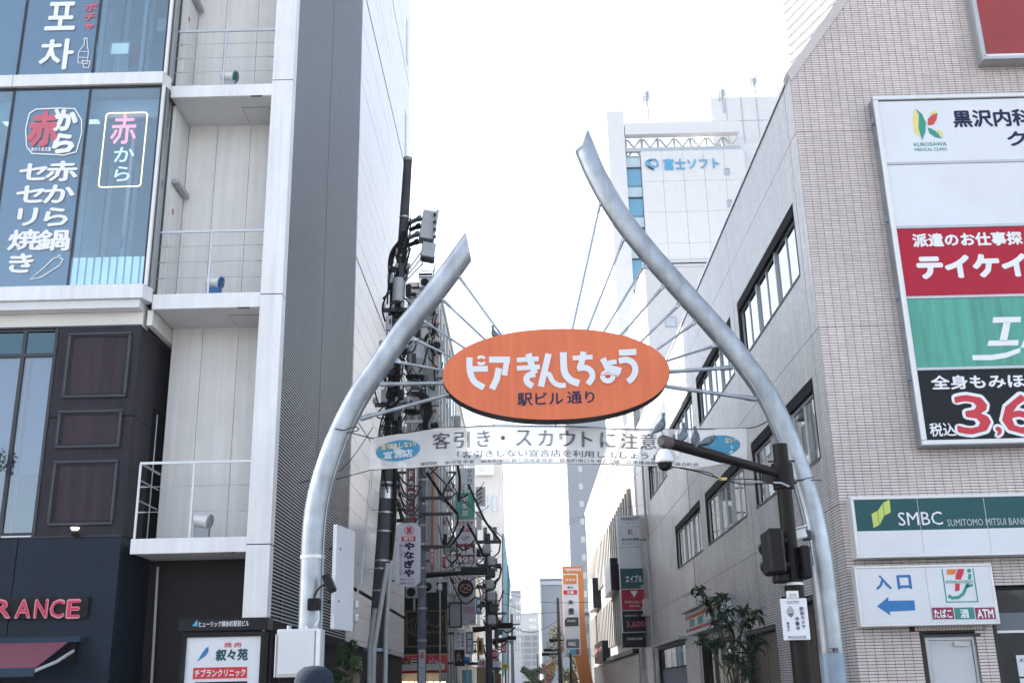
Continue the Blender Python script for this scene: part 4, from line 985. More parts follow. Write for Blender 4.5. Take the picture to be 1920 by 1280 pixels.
u = d.normalized(); MB().tube([e-u*.14, e-u*.02, e+u*.01], [.074, .077, .06], 16).build('arm_cap', M('dull dark cap', (.09, .075, .08), .6, var=.2, scale=12), SP)
MB().cyl((px_, PY, za-.18), (px_, PY, za+.14), .135, n=20).build('collar', mBrownBlk, SP)
MB().ob(s0+u*.2+Vector((0, 0, -.07)), u, u.cross(Vector((0, 0, 1))).normalized(), Vector((0, 0, 1)), .2, .012, .09).build('gusset', mBrownBlk, SP)
for zz_ in (zt-.22, zt-.5, 3.2, 2.9, 2.6):
    MB().cyl((px_-.17, PY, zz_), (px_+.17, PY, zz_), .012, n=6).build('step_bolt', mBrownBlk, SP)
MB().cyl((px_, PY, W(1487, 1097, Y=PY).z), (px_, PY, W(1487, 1092, Y=PY).z), .1195, n=20).build('steel_band', mFrameW, SP)
MB().tube([W(1400, 902, Y=13.45), W(1465, 905, Y=13.35), W(1480, 912, Y=13.35)], .014, 8).build('conduit', mFrame, SP)
# signal head seen from behind
sx, sx1, sz0, sz1 = RY(1437, 992, 1468, 1076, 13.3)
sh = thing('traffic_signal', 'black signal housing seen side on behind the dark brown pole', 'traffic signal', (sx, 13.3, sz0))
MB().box(sx, sx+.2, 13.15, 13.6, sz0, sz1).build('housing', mBlack, sh, bevel=.03)
for z in (sz0+.14, sz1-.18):
    MB().lathe((sx+.10, 13.61, z), [(.0, 0), (.085, 0), (.10, .14), (.095, .14), (.08, .01)], 16, (0, 1, 0)).build('visor', mBlack, sh)
MB().box(sx+.2, px_-.05, 13.36, 13.42, sz0+.1, sz0+.15).build('bracket', mBlack, sh); MB().box(sx+.2, px_-.05, 13.36, 13.42, sz1-.15, sz1-.1).build('bracket', mBlack, sh)
MB().box(sx+.08, sx+.24, 13.25, 13.5, sz0-.10, sz0+.002).build('lower_box', mBlack, sh, bevel=.02)
m2_ = MB().box(px_+.08, px_+.2, 13.3, 13.6, sz0-.05, sz1-.2); m2_.build('rear_housing', mBlack, sh, bevel=.02)
# police camera sign
X0, X1, Z0, Z1 = RY(1466, 1121, 1516, 1199, 13.3)
cs = thing('camera_notice_sign', 'white rectangular notice plate with camera drawing and purple lettering strapped to the dark pole', 'sign', (X0, 13.3, Z0))
MB().box(X0, X1, 13.3, 13.312, Z0, Z1).build('plate', mSignW, cs, bevel=.003)
MB().box((X0+X1)/2-.07, (X0+X1)/2+.07, 13.29, 13.36, Z1, Z1+.09).build('clamp', mFrameW, cs, bevel=.005)
MB().box((X0+X1)/2-.045, (X0+X1)/2+.045, 13.282, 13.289, Z1+.02, Z1+.055).build('clamp_window', mFrame, cs)
mPur = M('purple print', (.12, .08, .22), .6)
Wd = X1-X0; H = Z1-Z0
R_ = lambda a, b, c_, d_: (X0+Wd*a, X0+Wd*b, Z0+H*c_, Z0+H*d_)
txt('CCTV', R_(.24, .72, .87, .94), 13.295, mPur, cs, .02); txt('POLICE', R_(.18, .84, .03, .10), 13.295, mPur, cs, .02)
txt('防犯カメラ', R_(.70, .86, .26, .80), 13.295, mNavyTxt, cs, .03, True); txt('作動中', R_(.50, .64, .22, .56), 13.295, mNavyTxt, cs, .03, True); txt('警視庁', R_(.16, .26, .20, .44), 13.295, mNavyTxt, cs, .01, True)
m = MB(); m.prism([(X0+Wd*a, Z0+H*b) for a, b in ((.20, .66), (.50, .66), (.46, .74), (.40, .80), (.35, .82), (.30, .80), (.23, .74))], 13.294, 13.298); m.build('camera_drawing', M('grey print', (.35, .36, .38), .6), cs)
m = MB(); m.prism([(X0+Wd*a, Z0+H*b) for a, b in ((.22, .645), (.30, .57), (.35, .54), (.40, .57), (.48, .645))], 13.294, 13.298); m.build('camera_lens_drawing', M('dark grey print', (.12, .12, .14), .6), cs)
# dome camera
dc = e+Vector((.0, 0, 0)); q = W(1246, 858, Y=12.2)
D = thing('dome_camera', 'white dome security camera with black bubble hanging from the tip of the raking arm', 'camera', q)
MB().cyl(Vector((q.x, q.y, e.z-.05)), q+Vector((0, 0, .08)), .022, n=10).build('drop_tube', mBrownBlk, D)
MB().lathe(q, [(.0, .10), (.045, .10), (.07, .08), (.098, .02), (.108, -.03), (.108, -.055), (.090, -.06), (0, -.06)], 22).build('housing', M('white camera housing', (.72, .73, .76), .35), D)
MB().lathe(q+Vector((0, 0, -.061)), [(.085, 0), (.080, -.04), (.06, -.07), (.03, -.088), (0, -.092)], 20).build('bubble', M('black bubble', (.01, .01, .012), .08), D)
# floodlight / bullet camera clamped on right pipe
g = W(1492, 1003, Y=13.75)
fl = thing('bullet_camera', 'white box camera clamped to the right arch pipe beside the dark pole', 'camera', g)
m = MB(); m.ob(g, Vector((.96, -.1, .22)).normalized(), Vector((.1, .99, 0)).normalized(), Vector((-.22, 0, .97)).normalized(), .13, .06, .065); m.build('housing', M('white camera housing', (.72, .73, .76), .35), fl, bevel=.015)
m = MB(); m.ob(g+Vector((.0, -.01, .08)), Vector((.96, -.1, .22)).normalized(), Vector((.1, .99, 0)).normalized(), Vector((-.22, 0, .97)).normalized(), .16, .075, .008); m.build('sun_shield', mFrameW, fl)
MB().tube([g+Vector((.08, .05, -.02)), g+Vector((.2, .1, .02)), g+Vector((.28, .25, .12)), g+Vector((.26, .28, .45))], .014, 8).build('bracket', mFrame, fl)
MB().box(g.x+.10, g.x+.20, g.y-.02, g.y+.1, g.z-.06, g.z+.06).build('clamp', mDarkFr, fl, bevel=.01)
pl = thing('sticker_mark', 'small dark sticker remnant low on the right arch pipe above its painted foot', 'sticker', W(1562, 1217, Y=13.84))
q0, q1, q2, q3 = RY(1554, 1213, 1573, 1223, 13.835); txt('ご意見', (q0, q1, q2, q3), 13.835, mBlack, pl, .01)
# ------------------------------------------------------------------ PIGEONS
mPig = M('slate pigeon feathers', (.075, .095, .125), .6, var=.25, scale=25); mPigW = M('grey pigeon wing', (.12, .15, .185), .6, var=.2, scale=30); mBeak = M('dark beak', (.05, .04, .04), .5)
def pigeon(pos, yaw, pitch, label, s=1.0, head=0.):
    t = thing('pigeon', label, 'pigeon', pos, 'pigeons perched on the street furniture')
    m = MB(); f = Vector((1, 0, 0)); up = Vector((0, 0, 1)); rt = Vector((0, 1, 0))
    S_ = [(-.17, .045, .004, .018), (-.13, .055, .010, .024), (-.08, .075, .034, .032), (-.03, .092, .050, .046), (.02, .112, .055, .055), (.055, .145, .044, .045), (.075, .178, .028, .029), (.085, .205, .023, .024), (.092, .228, .027, .024), (.105, .24, .022, .018), (.122, .238, .008, .008), (.137, .234, .002, .003)]
    R3 = Matrix.Rotation(yaw, 3, 'Z') @ Matrix.Rotation(-pitch, 3, 'Y')
    secs = []
    for x, z, rv, ru in S_:
        if head and x > .05: z -= head*(x-.05)*1.6; x += head*.03
        secs.append((Vector(pos)+R3 @ Vector((x, 0, z))*s, R3 @ rt, R3 @ Vector((-.45, 0, .9)).normalized(), ru*s, rv*s if rv > .004 else .004*s))
    m.loft(secs, 12)
    for sy in (-.02, .02):
        a = Vector(pos)+R3 @ Vector((.0, sy, .06))*s; b_ = Vector((a.x+.005, a.y, pos[2]+.003)); m.tube([a, b_, b_+R3 @ Vector((.03, 0, -.001))], .004*s, 5)
    m.build('body', mPig, t)
    for sy in (-1, 1):
        w_ = MB(); w_.loft([(Vector(pos)+R3 @ Vector((x, sy*(.042*k), z))*s, R3 @ Vector((0, 1, 0)), R3 @ Vector((-.3, 0, .95)).normalized(), .010*s, h*s) for x, z, k, h in ((.05, .13, .8, .012), (.02, .118, 1.1, .036), (-.04, .095, 1.1, .036), (-.10, .07, .7, .02), (-.15, .052, .35, .006))], 8); w_.build('wing', mPigW, t)
def on_arm(k): p_ = s0+d*k; return (p_.x, p_.y, p_.z+.064)
pigeon((e.x+u.x*-.04, e.y, e.z+.076), .15, .35, 'upright slate pigeon on the very tip of the raking arm above the dome camera', .95)
pigeon(on_arm(.80), .5, .55, 'pale barred pigeon on the raking arm, second from the tip', .9)
pigeon(on_arm(.71), 1.0, .7, 'dark hunched pigeon on the raking arm between the barred one and the bowing one', .9)
pigeon(on_arm(.63), .2, .1, 'pigeon bowing its head on the raking arm in front of the blue badge', .9, .9)
pt = W(925, 634, Y=14.0); pigeon((pt.x, 14.0, pt.z-.03), math.pi*.85, .35, 'dark pigeon crouched on the top edge of the orange oval sign', .8)

# ------------------------------------------------------------------ LEFT POLE FURNITURE on the arch pipe
lx = lpts[0].x
X0, X1, Z0, Z1 = RY(517, 1178, 603, 1268, 13.5)
cb = thing('equipment_cabinet', 'pale grey equipment cabinet with hinged door strapped to the foot of the left arch pipe', 'cabinet', (X0, 13.5, Z0))
MB().box(X0, X1-.02, 13.52, 13.80, Z0, Z1).build('cabinet_body', M('pale grey cabinet', (.56, .58, .61), .45, var=.03, grime=.05), cb, bevel=.01)
MB().box(X0+.03, X1-.09, 13.495, 13.518, Z0+.03, Z1-.02).build('door', M('pale grey cabinet', (.56, .58, .61), .45), cb, bevel=.006)
for i in range(3): MB().cyl((X1-.055, 13.51, Z0+.08+i*.2), (X1-.055, 13.51, Z0+.17+i*.2), .012, n=8).build('hinge', mFrame, cb)
for x in (X0+.12, X0+.35): MB().lathe((x, 13.65, Z1), [(.03, 0), (.03, .05), (.015, .05), (.015, 0)], 10).build('lifting_eye', mFrame, cb)
MB().box(X0-.012, X0-.001, 13.5, 13.53, Z0+.0, Z1-.06).build('side_flange', mFrameW, cb); MB().box(X1-.07, X1-.02, 13.485, 13.494, Z0+.02, Z1-.01).build('gasket_strip', mFrameW, cb)
X0, X1, Z0, Z1 = RY(608, 982, 629, 1178, 13.9)
pn = thing('edge_on_sign_panel', 'tall pale sign panel seen edge on behind the left arch pipe', 'sign', (X0, 13.9, Z0))
m = MB(); m.prism([(-2.46, 13.95), (-2.41, 13.93), (-2.28, 14.62), (-2.33, 14.64)], Z0, Z1, 'z'); m.build('panel', mSignW, pn, fix=True)
for z in (Z1-.3, Z0+.35): MB().cyl((-2.52, 14.02, z), (-2.38, 14.08, z), .02, n=8).build('bracket', mDarkFr, pn)
q = W(617, 1093, Y=13.72)
bc = thing('black_floodlight', 'black rectangular floodlight on a curved bracket clamped to the left arch pipe', 'floodlight', q)
m = MB(); u2 = Vector((.42, -.15, -.9)).normalized(); v2 = Vector((.9, 0, .42)).normalized(); w2 = u2.cross(v2); m.ob(q, u2, v2, w2, .115, .05, .07); m.build('lamp_head', mBlack, bc, bevel=.01)
m = MB(); m.ob(q+v2*.055, u2, v2, w2, .09, .004, .055); m.build('lens', mDarkFr, bc)
k_ = W(589, 1130, Y=13.78); MB().tube(spline([q-v2*.04, q+Vector((-.1, .0, -.03)), k_+Vector((.01, 0, .12)), k_+Vector((0, 0, .03))], 4), .014, 8).build('bracket_arm', mBlack, bc)
MB().box(k_.x-.08, k_.x+.08, k_.y-.04, k_.y+.05, k_.z-.09, k_.z+.06).build('clamp_box', mBlack, bc, bevel=.012)
for i in range(5): MB().box(k_.x-.075+i*.033, k_.x-.06+i*.033, k_.y-.05, k_.y-.041, k_.z-.08, k_.z+.05).build('fin', mBlack, bc)
MB().tube([k_+Vector((.06, .0, -.08)), k_+Vector((.07, 0, -.2)), k_+Vector((.02, .02, -.28))], .01, 6).build('cable', mFrameW, bc)
# guy wires
gw = thing('guy_wire', 'steel guy wires with white insulators rising beside the dark utility pole', 'guy wire', (-2.8, 20, 0))
for a, b, yy in (((650, 1290), (702, 860), 20.0), ((655, 1290), (667, 1140), 20.0), ((667, 1140), (697, 870), 20.0)):
    MB().tube([W(*a, Y=yy), W(*b, Y=yy)], .008, 6).build('wire', mRail, gw)
for y_ in (1133, 1158): c_ = W(668, y_, Y=20.0); MB().lathe(c_, [(0, .07), (.04, .07), (.05, .03), (.035, 0), (.05, -.03), (.04, -.07), (0, -.07)], 12).build('insulator', M('white porcelain', (.7, .72, .75), .25), gw)
MB().tube([W(676, 1100, Y=20), W(682, 1030, Y=20)], .018, 6).build('guard_tube', M('pale guard', (.5, .58, .68), .5), gw)

# ------------------------------------------------------------------ PERSON
pp = W(590, 1262, Y=6.6)
PR = thing('person', 'person in dark clothes and navy cap with their back turned, under the grey cabinet', 'person', (pp.x, 6.6, 0))
hz_ = pp.z-.02
def skin(name, verts, edges, radii, mat, parent, sub=1):
    me = bpy.data.meshes.new(name); me.from_pydata(verts, edges, []); o = bpy.data.objects.new(name, me); col.objects.link(o)
    md = o.modifiers.new('s', 'SKIN'); ss = o.modifiers.new('b', 'SUBSURF'); ss.levels = ss.render_levels = sub
    for i, r_ in enumerate(radii):
        me.skin_vertices[0].data[i].radius = r_ if isinstance(r_, tuple) else (r_, r_)
    me.skin_vertices[0].data[0].use_root = True
    bpy.context.view_layer.update(); me2 = bpy.data.meshes.new_from_object(o.evaluated_get(bpy.context.evaluated_depsgraph_get()))
    bpy.data.objects.remove(o); me2.materials.append(mat)
    for p_ in me2.polygons: p_.use_smooth = True
    r = bpy.data.objects.new(name, me2); col.objects.link(r); r.parent = parent; return r
H0 = hz_-.13
V = [(0, 0, .92), (0, 0, 1.12), (0, 0, 1.36), (0, .01, H0-.10), (0, -.01, H0), (0, -.01, H0+.12), (.19, 0, 1.38), (.25, .0, 1.12), (.26, -.06, .88), (.26, -.09, .78), (-.19, 0, 1.38), (-.25, 0, 1.12), (-.26, -.06, .88), (-.26, -.09, .78), (.10, 0, .88), (.11, -.01, .48), (.11, .02, .08), (.12, -.12, .03), (-.10, 0, .88), (-.11, -.01, .48), (-.11, .02, .08), (-.12, -.12, .03)]
E_ = [(0, 1), (1, 2), (2, 3), (3, 4), (4, 5), (2, 6), (6, 7), (7, 8), (8, 9), (2, 10), (10, 11), (11, 12), (12, 13), (0, 14), (14, 15), (15, 16), (16, 17), (0, 18), (18, 19), (19, 20), (20, 21)]
Rr = [(.15, .11), (.14, .10), (.16, .11), .058, (.082, .098), (.085, .1), .065, .046, .035, .03, .065, .046, .035, .03, .085, .06, .045, .035, .085, .06, .045, .035]
skin('body', V, E_, Rr, M('skin', (.45, .28, .20), .6), PR)
ji = [0, 1, 2, 6, 7, 8, 10, 11, 12]; mp_ = {j: i for i, j in enumerate(ji)}
skin('jacket', [V[j] for j in ji], [(mp_[a], mp_[b]) for a, b in E_ if a in mp_ and b in mp_], [(.175, .135), (.165, .125), (.185, .135), .085, .064, .05, .085, .064, .05], M('dark jacket', (.02, .022, .03), .85, bump=.3, bscale=50), PR)
ti = [0, 14, 15, 16, 18, 19, 20]; mp_ = {j: i for i, j in enumerate(ti)}
skin('trousers', [V[j] for j in ti], [(mp_[a], mp_[b]) for a, b in E_ if a in mp_ and b in mp_], [(.165, .125), .105, .078, .062, .105, .078, .062], M('dark trousers', (.03, .03, .04), .85), PR)
cp = MB(); cp.lathe((0+pp.x, 6.59, H0+.045), [(.112, -.03), (.118, .02), (.116, .07), (.10, .115), (.065, .142), (.02, .15), (0, .15)], 24); cap_ = cp.build('cap', M('navy cap', (.018, .028, .045), .85, var=.1, bump=.3, bscale=60), PR)
MB().box(pp.x-.06, pp.x+.06, 6.48, 6.49, H0+.03, H0+.065).build('cap_strap', mBlack, cap_)
m = MB(); m.prism([(pp.x-.08, 6.69), (pp.x+.08, 6.69), (pp.x+.06, 6.79), (pp.x-.06, 6.79)], H0+.02, H0+.032, 'z'); m.build('cap_peak', M('navy cap', (.018, .028, .045), .85), cap_, fix=True)
m = MB(); m.lathe((pp.x, 6.585, H0-.01), [(.098, .06), (.104, .02), (.098, -.04), (.075, -.07)], 20); m.build('hair', M('black hair', (.012, .01, .01), .6, var=.2, scale=40), PR)
# ------------------------------------------------------------------ UTILITY POLES
UY = 22.0
ub, ut = W(702, 1290, Y=UY), W(765, 298, Y=UY); ub = ub+(ub-ut)*(ub.z/(ut.z-ub.z)); ub.z = 0
UP = thing('utility_pole', 'tall leaning dark utility pole beside the white cladding, hung with gear and cables', 'utility pole', (ub.x, UY, 0))
MB().tube([ub, ut], .19, 20, r1=.095).build('pole', mConc, UP)
ax = (ut-ub)
def up(py, r=0, dx=0, dy=0):   # point along the pole at picture height py
    z = W(740, py, Y=UY).z; k = (z-ub.z)/(ut.z-ub.z); p_ = ub+ax*k; return p_+Vector((dx, dy, 0))
def rad(py): z = W(740, py, Y=UY).z; k = z/ut.z; return .19-.095*k
MB().cyl(up(303), up(297), .105, n=20).build('pole_cap', mConcL, UP)
for y_ in (408, 482, 520, 610, 670, 735, 800, 905, 915, 960, 995, 1050, 1065, 1106): MB().cyl(up(y_+2), up(y_-1), rad(y_)+.008, n=20).build('steel_band', mFrame, UP)
for y_ in (930,): MB().cyl(up(935), up(918), rad(930)+.006, n=20).build('reflective_band', mRail, UP)
for i, y_ in enumerate((905, 955, 1010, 1065, 1110, 1135, 1170)): s_ = -1 if i % 2 else 1; MB().cyl(up(y_), up(y_, dx=s_*.3), .009, n=6).build('step_bolt', mFrame, UP)
# riser ducts low on the pole
MB().tube([W(699, 1290, Y=21.7), W(701, 1215, Y=21.7), W(727, 1055, Y=21.72)], .052, 10).build('riser_duct', M('pale duct', (.42, .43, .44), .6, streak=.15), UP)
MB().tube([W(722, 1290, Y=21.75), W(724, 1180, Y=21.75), W(732, 1058, Y=21.78)], .045, 10).build('riser_duct', M('pale duct', (.42, .43, .44), .6), UP)
MB().tube([W(692, 1290, Y=21.6), W(693, 1215, Y=21.6), W(703, 1140, Y=21.65)], .05, 10).build('riser_duct', mConcL, UP)
MB().cyl(up(1220), up(1214), rad(1217)+.11, n=16).build('steel_band', mSteelB, UP)
# black cable bundle up the right-hand side
MB().tube(spline([up(1050, dx=.16, dy=-.02), up(980, dx=.20, dy=-.1), up(900, dx=.17, dy=-.1), up(820, dx=.14, dy=-.1), up(700, dx=.10, dy=-.14), up(610, dx=.02, dy=-.14)], 4), .045, 8).build('cable_bundle', mCable, UP)
# tall switch box with bushings near the top
q = random.Random(5)
sb = W(800, 430, Y=UY); 
SB = thing('pole_switchgear', 'grey pole-top switch box with two rows of black bushings beside the leaning pole', 'switch box', sb)
ru, rv = Vector((.97, .18, -.14)).normalized(), Vector((.14, .0, .99)).normalized(); rw = ru.cross(rv)
MB().ob(sb+Vector((.03, 0, .04)), ru, rv, rw, .165, .34, .20).build('cabinet_body', mTrafo, SB, bevel=.012)
MB().ob(sb+Vector((.18, 0, .03)), ru, rv, rw, .03, .36, .21).build('cover_plate', mTrafo, SB, bevel=.006)
MB().ob(sb+Vector((.03, .0, -.55)), ru, rv, rw, .15, .17, .16).build('lower_box', mTrafo, SB, bevel=.01)
MB().ob(sb+Vector((.03, .0, -.72)), ru, rv, rw, .14, .035, .15).build('lower_lid', mDarkFr, SB)
m = MB(); m.cyl(sb+Vector((-.1, 0, -.7)), sb+Vector((-.1, 0, -1.0)), .01, n=6).cyl(sb+Vector((.16, 0, -.7)), sb+Vector((.18, 0, -1.0)), .01, n=6).cyl(sb+Vector((-.12, 0, -1.0)), sb+Vector((.2, 0, -1.0)), .01, n=6); m.build('foot_frame', mDarkFr, SB)
for r_ in range(4):
    for s_ in (0, 1):
        a = sb+Vector((-.10-.02*r_, -.21 if s_ == 0 else -.12, .22-r_*.19)); b_ = a+Vector((-.26, .02, -.11))
        MB().tube([a, a+(b_-a)*.35, a+(b_-a)*.36, b_], [.05, .05, .032, .03], 8).build('bushing', mCable if r_ % 2 else M('grey rubber', (.16, .17, .19), .6), SB)
    MB().lathe(sb+Vector((.20, -.22, .25-r_*.18)), [(0, 0), (.035, 0), (.035, .03), (0, .03)], 8, (0, -1, 0)).build('bolt_cap', mDarkFr, SB)
for k in range(7):
    a = sb+Vector((-.36+q.uniform(-.03, .03), -.12, .22-k*.12)); b_ = up(455+k*16, dx=.02, dy=-.13)
    MB().tube(spline([a, (a+b_)/2+Vector((q.uniform(-.05, .05), -.05, q.uniform(-.22, .04))), b_], 4), q.uniform(.012, .024), 6).build('jumper_cable', mCable, SB)
for dz in (-.5, -.66, -.82): MB().tube([sb+Vector((-.08, 0, dz)), up(505, dx=.0, dy=0)+Vector((0, 0, dz*.5-.0))], .014, 6).build('support_strut', mDarkFr, SB)
MB().tube(spline([sb+Vector((.16, 0, -1.0)), sb+Vector((.08, 0, -1.45)), sb+Vector((-.22, 0, -1.62)), sb+Vector((-.5, 0, -1.66))], 5), .012, 6).build('looping_cable', mCable, SB)
# thick cable loop on left side of the pole
MB().tube(spline([up(440, dx=.02, dy=-.14), up(455, dx=-.02, dy=-.15), up(475, dx=-.20, dy=-.1), up(500, dx=-.24, dy=-.1), up(540, dx=-.17, dy=-.12), up(580, dx=-.13, dy=-.12), up(620, dx=-.09, dy=-.14)], 5), .048, 8).build('thick_cable', mCable, UP)
for k in range(5): MB().tube(spline([up(440+k*8, dx=.05, dy=-.13), up(470, dx=-.04*k, dy=-.16), up(520+k*5, dx=-.12+.05*k, dy=-.15), up(600, dx=-.05+.03*k, dy=-.13)], 4), .012, 5).build('thin_cable', mCable, UP)
# drum closure boxes
for (px0, y0, y1, r_) , lab in ((((746), 523, 566, .13), 0), (((742), 600, 640, .10), 0)):
    a, b_ = W(px0, y1, Y=UY-.2), W(px0+2, y0, Y=UY-.2)
    MB().cyl(a, b_, r_, n=16).build('drum_box', mTrafo if y0 < 560 else M('dark drum', (.06, .065, .075), .5), UP)
for (cx_, cy_, w_, h_) in ((766, 545, 11, 26), (776, 552, 10, 6), (731, 590, 7, 7), (732, 604, 5, 12), (752, 740, 12, 20), (722, 705, 6, 20), (733, 700, 16, 14), (727, 742, 9, 12), (740, 650, 12, 10)):
    c_ = W(cx_, cy_, Y=UY-.22); sx_ = w_*.011; sz_ = h_*.011
    MB().box(c_.x-sx_/2, c_.x+sx_/2, c_.y-.06, c_.y+.06, c_.z-sz_/2, c_.z+sz_/2).build('splice_box', mBlack, UP, bevel=.02)
for k in range(26):        # clips, ties and stubs that roughen the pole
    y_ = q.uniform(590, 810); s_ = q.choice((-1, 1)); a = up(y_, dx=s_*rad(y_)*.8, dy=-.14)
    MB().tube(spline([a, a+Vector((s_*q.uniform(.05, .14), -.04, q.uniform(-.1, .12))), a+Vector((s_*q.uniform(.0, .1), -.02, q.uniform(-.35, -.1)))], 3), q.uniform(.006, .018), 5).build('cable_stub', mCable, UP)
for dx in (-.09, -.05, .0, .06): MB().tube([up(820, dx=dx, dy=-.17), up(640, dx=dx*.8, dy=-.14)], .013, 6).build('riser_cable', mCable, UP)

def trafo(px, y0, y1, Y, r, label, dark_lid=True):
    a, b_ = W(px, y1, Y=Y), W(px, y0, Y=Y); b_.x = a.x; h = b_.z-a.z
    t = thing('transformer', label, 'transformer', a)
    MB().lathe(a, [(0, 0), (r*.95, 0), (r, .03), (r, h*.5), (r*1.03, h*.5+.01), (r*1.03, h*.5+.05), (r, h*.5+.06), (r, h*.92), (r*.9, h), (0, h+.02)], 24).build('tank', mTrafo, t)
    MB().lathe(a, [(0, -.10), (r*.9, -.10), (r*1.12, -.02), (r*1.1, -.001), (0, -.001)], 24).build('base_ring', mCable, t)
    for s_ in (-1, 0, 1):
        MB().lathe(a+Vector((s_*r*.5, -r*.3, h)), [(.0, 0), (.05, 0), (.03, .06), (.05, .08), (.025, .16), (0, .17)], 8).build('bushing', M('grey rubber', (.16, .17, .19), .6), t)
    MB().box(a.x-r*.3, a.x+r*.15, a.y-r-.04, a.y-r+.01, a.z+h*.35, a.z+h*.65).build('name_plate', mDarkFr, t)
    MB().cyl(a+Vector((-r*1.1, 0, h*.8)), a+Vector((-r*1.9, 0, h*.8)), .04, n=8).build('hanger_bracket', mDarkFr, t)
    return t
P2Y = 36.0
p2b = W(791, 1290, Y=P2Y); p2b.z = 0; p2t = Vector((p2b.x-.05, P2Y, W(775, 560, Y=P2Y).z))
P2 = thing('utility_pole', 'grey utility pole behind the banner carrying transformers, with an advertising sticker near its foot', 'utility pole', p2b)
MB().tube([p2b, p2t], .155, 18, r1=.11).build('pole', M('blue grey pole', (.14, .17, .21), .7, var=.2, scale=5, streak=.25), P2)
for y_ in (900, 945, 985, 1020, 1065, 1100, 1140, 1200): z = W(790, y_, Y=P2Y).z; MB().cyl((p2b.x, P2Y, z-.03), (p2b.x, P2Y, z+.03), .16, n=16).build('steel_band', mFrame, P2)
X0, X1, Z0, Z1 = RY(785, 1217, 797, 1300, P2Y-.2)
MB().box(X0, X1, P2Y-.20, P2Y-.19, Z0-.8, Z1).build('sticker_board', M('faded sticker', (.55, .56, .58), .6), P2)
txt('クリエイト', (X0+.03, X1-.03, Z0-.2, Z1-.5), P2Y-.205, mLtBlue, P2, .02, True); txt('薬', (X0+.04, X1-.04, Z1-.3, Z1-.06), P2Y-.205, mRed, P2, .02)
trafo(779, 648, 706, P2Y-.5, .31, 'grey cylindrical transformer on the second pole level with the sign lettering')
trafo(772, 745, 770, P2Y-.55, .26, 'smaller grey transformer tank directly below the larger one, above the banner')
tt = W(796, 612, Y=P2Y-.5)
t = thing('cutout_assembly', 'boxy grey cutout switch above the transformers with hanging black fuse holders', 'switch box', tt)
MB().box(tt.x-.22, tt.x+.32, tt.y-.2, tt.y+.2, tt.z-.08, tt.z+.08).build('mount_beam', mTrafo, t, bevel=.02)
MB().box(tt.x-.12, tt.x+.12, tt.y-.2, tt.y+.2, tt.z-.5, tt.z-.1).build('white_case', M('cream case', (.55, .55, .52), .5), t, bevel=.03)
for dx, dz, h in ((.42, .1, .5), (.3, -.55, .6), (.5, -.65, .45), (.16, -.3, .3)):
    MB().tube([tt+Vector((dx, -.2, dz)), tt+Vector((dx-.06, -.2, dz-h*.5)), tt+Vector((dx-.12+.2*(dz < -.5), -.2, dz-h))], [.012, .075, .05], 8).build('fuse_holder', mCable, t)
MB().tube(spline([tt+Vector((.45, -.2, .15)), tt+Vector((.46, -.2, .6))], 2), .01, 6).build('lead_wire', mRail, t)
q = random.Random(9)
for k in range(9):
    a = W(775+q.uniform(-20, 30), q.uniform(640, 720), Y=P2Y-.8); b_ = a+Vector((q.uniform(-.7, .7), 0, q.uniform(-.9, .2)))
    MB().tube(spline([a, (a+b_)/2+Vector((0, 0, -.35)), b_], 4), q.uniform(.012, .03), 5).build('jumper_cable', mCable, t)
for k in range(5):        # black loom falling to the banner
    MB().tube(spline([W(770+k*3, 735, Y=P2Y-.9), W(788+k*4, 745, Y=P2Y-.9), W(797+k*3, 775, Y=P2Y-.9), W(793+k*2, 800, Y=P2Y-.9), W(800+k*8, 830, Y=P2Y-.9)], 4), .035, 6).build('loom_cable', mCable, t)
MB().box(W(790, 0, Y=P2Y).x-1.1, p2b.x+2.0, P2Y-.16, P2Y-.04, W(0, 884, Y=P2Y).z, W(0, 880, Y=P2Y).z+.1).build('cross_arm', mFrame, P2)
for y_ in (935, 965, 1026): z = W(800, y_, Y=P2Y).z; MB().box(p2b.x-.1, p2b.x+1.0, P2Y-.2, P2Y-.1, z-.05, z+.05).build('cross_arm', mDarkFr, P2)

q = random.Random(77)
mPorc = M('grey porcelain', (.45, .46, .48), .3)
def insul(p_, par, s_=1.0): MB().lathe(p_, [(0, 0), (.05*s_, 0), (.03*s_, .04*s_), (.055*s_, .05*s_), (.03*s_, .09*s_), (.045*s_, .10*s_), (0, .13*s_)], 8).build('insulator', mPorc, par)
for y_, w_ in ((512, .2), (586, .3), (655, .3), (762, .35), (838, .25)):
    c_ = up(y_, dy=-.16); MB().box(c_.x-w_, c_.x+w_, c_.y-.04, c_.y+.04, c_.z-.04, c_.z+.04).build('cross_arm', mDarkFr, UP)
    for k in range(4): insul(c_+Vector((-w_+w_*2*k/3, -.02, .04)), UP)
for k in range(34):
    y_ = q.uniform(470, 830); a = up(y_, dx=q.uniform(-.15, .15), dy=-.18); b_ = up(y_+q.uniform(20, 110), dx=q.uniform(-.3, .35), dy=-.2)
    MB().tube(spline([a, (a+b_)/2+Vector((q.uniform(-.25, .3), -.08, q.uniform(-.2, .1))), b_], 4), q.uniform(.008, .022), 5).build('drop_cable', mCable, UP)
for k in range(14):
    c_ = up(q.uniform(500, 820), dx=q.uniform(-.22, .24), dy=-.22); w_, h_ = q.uniform(.04, .10), q.uniform(.05, .18)
    MB().box(c_.x-w_, c_.x+w_, c_.y-.05, c_.y+.05, c_.z-h_, c_.z+h_).build('splice_box', q.choice([mBlack, mTrafo, mDarkFr, mConcL]), UP, bevel=.012)
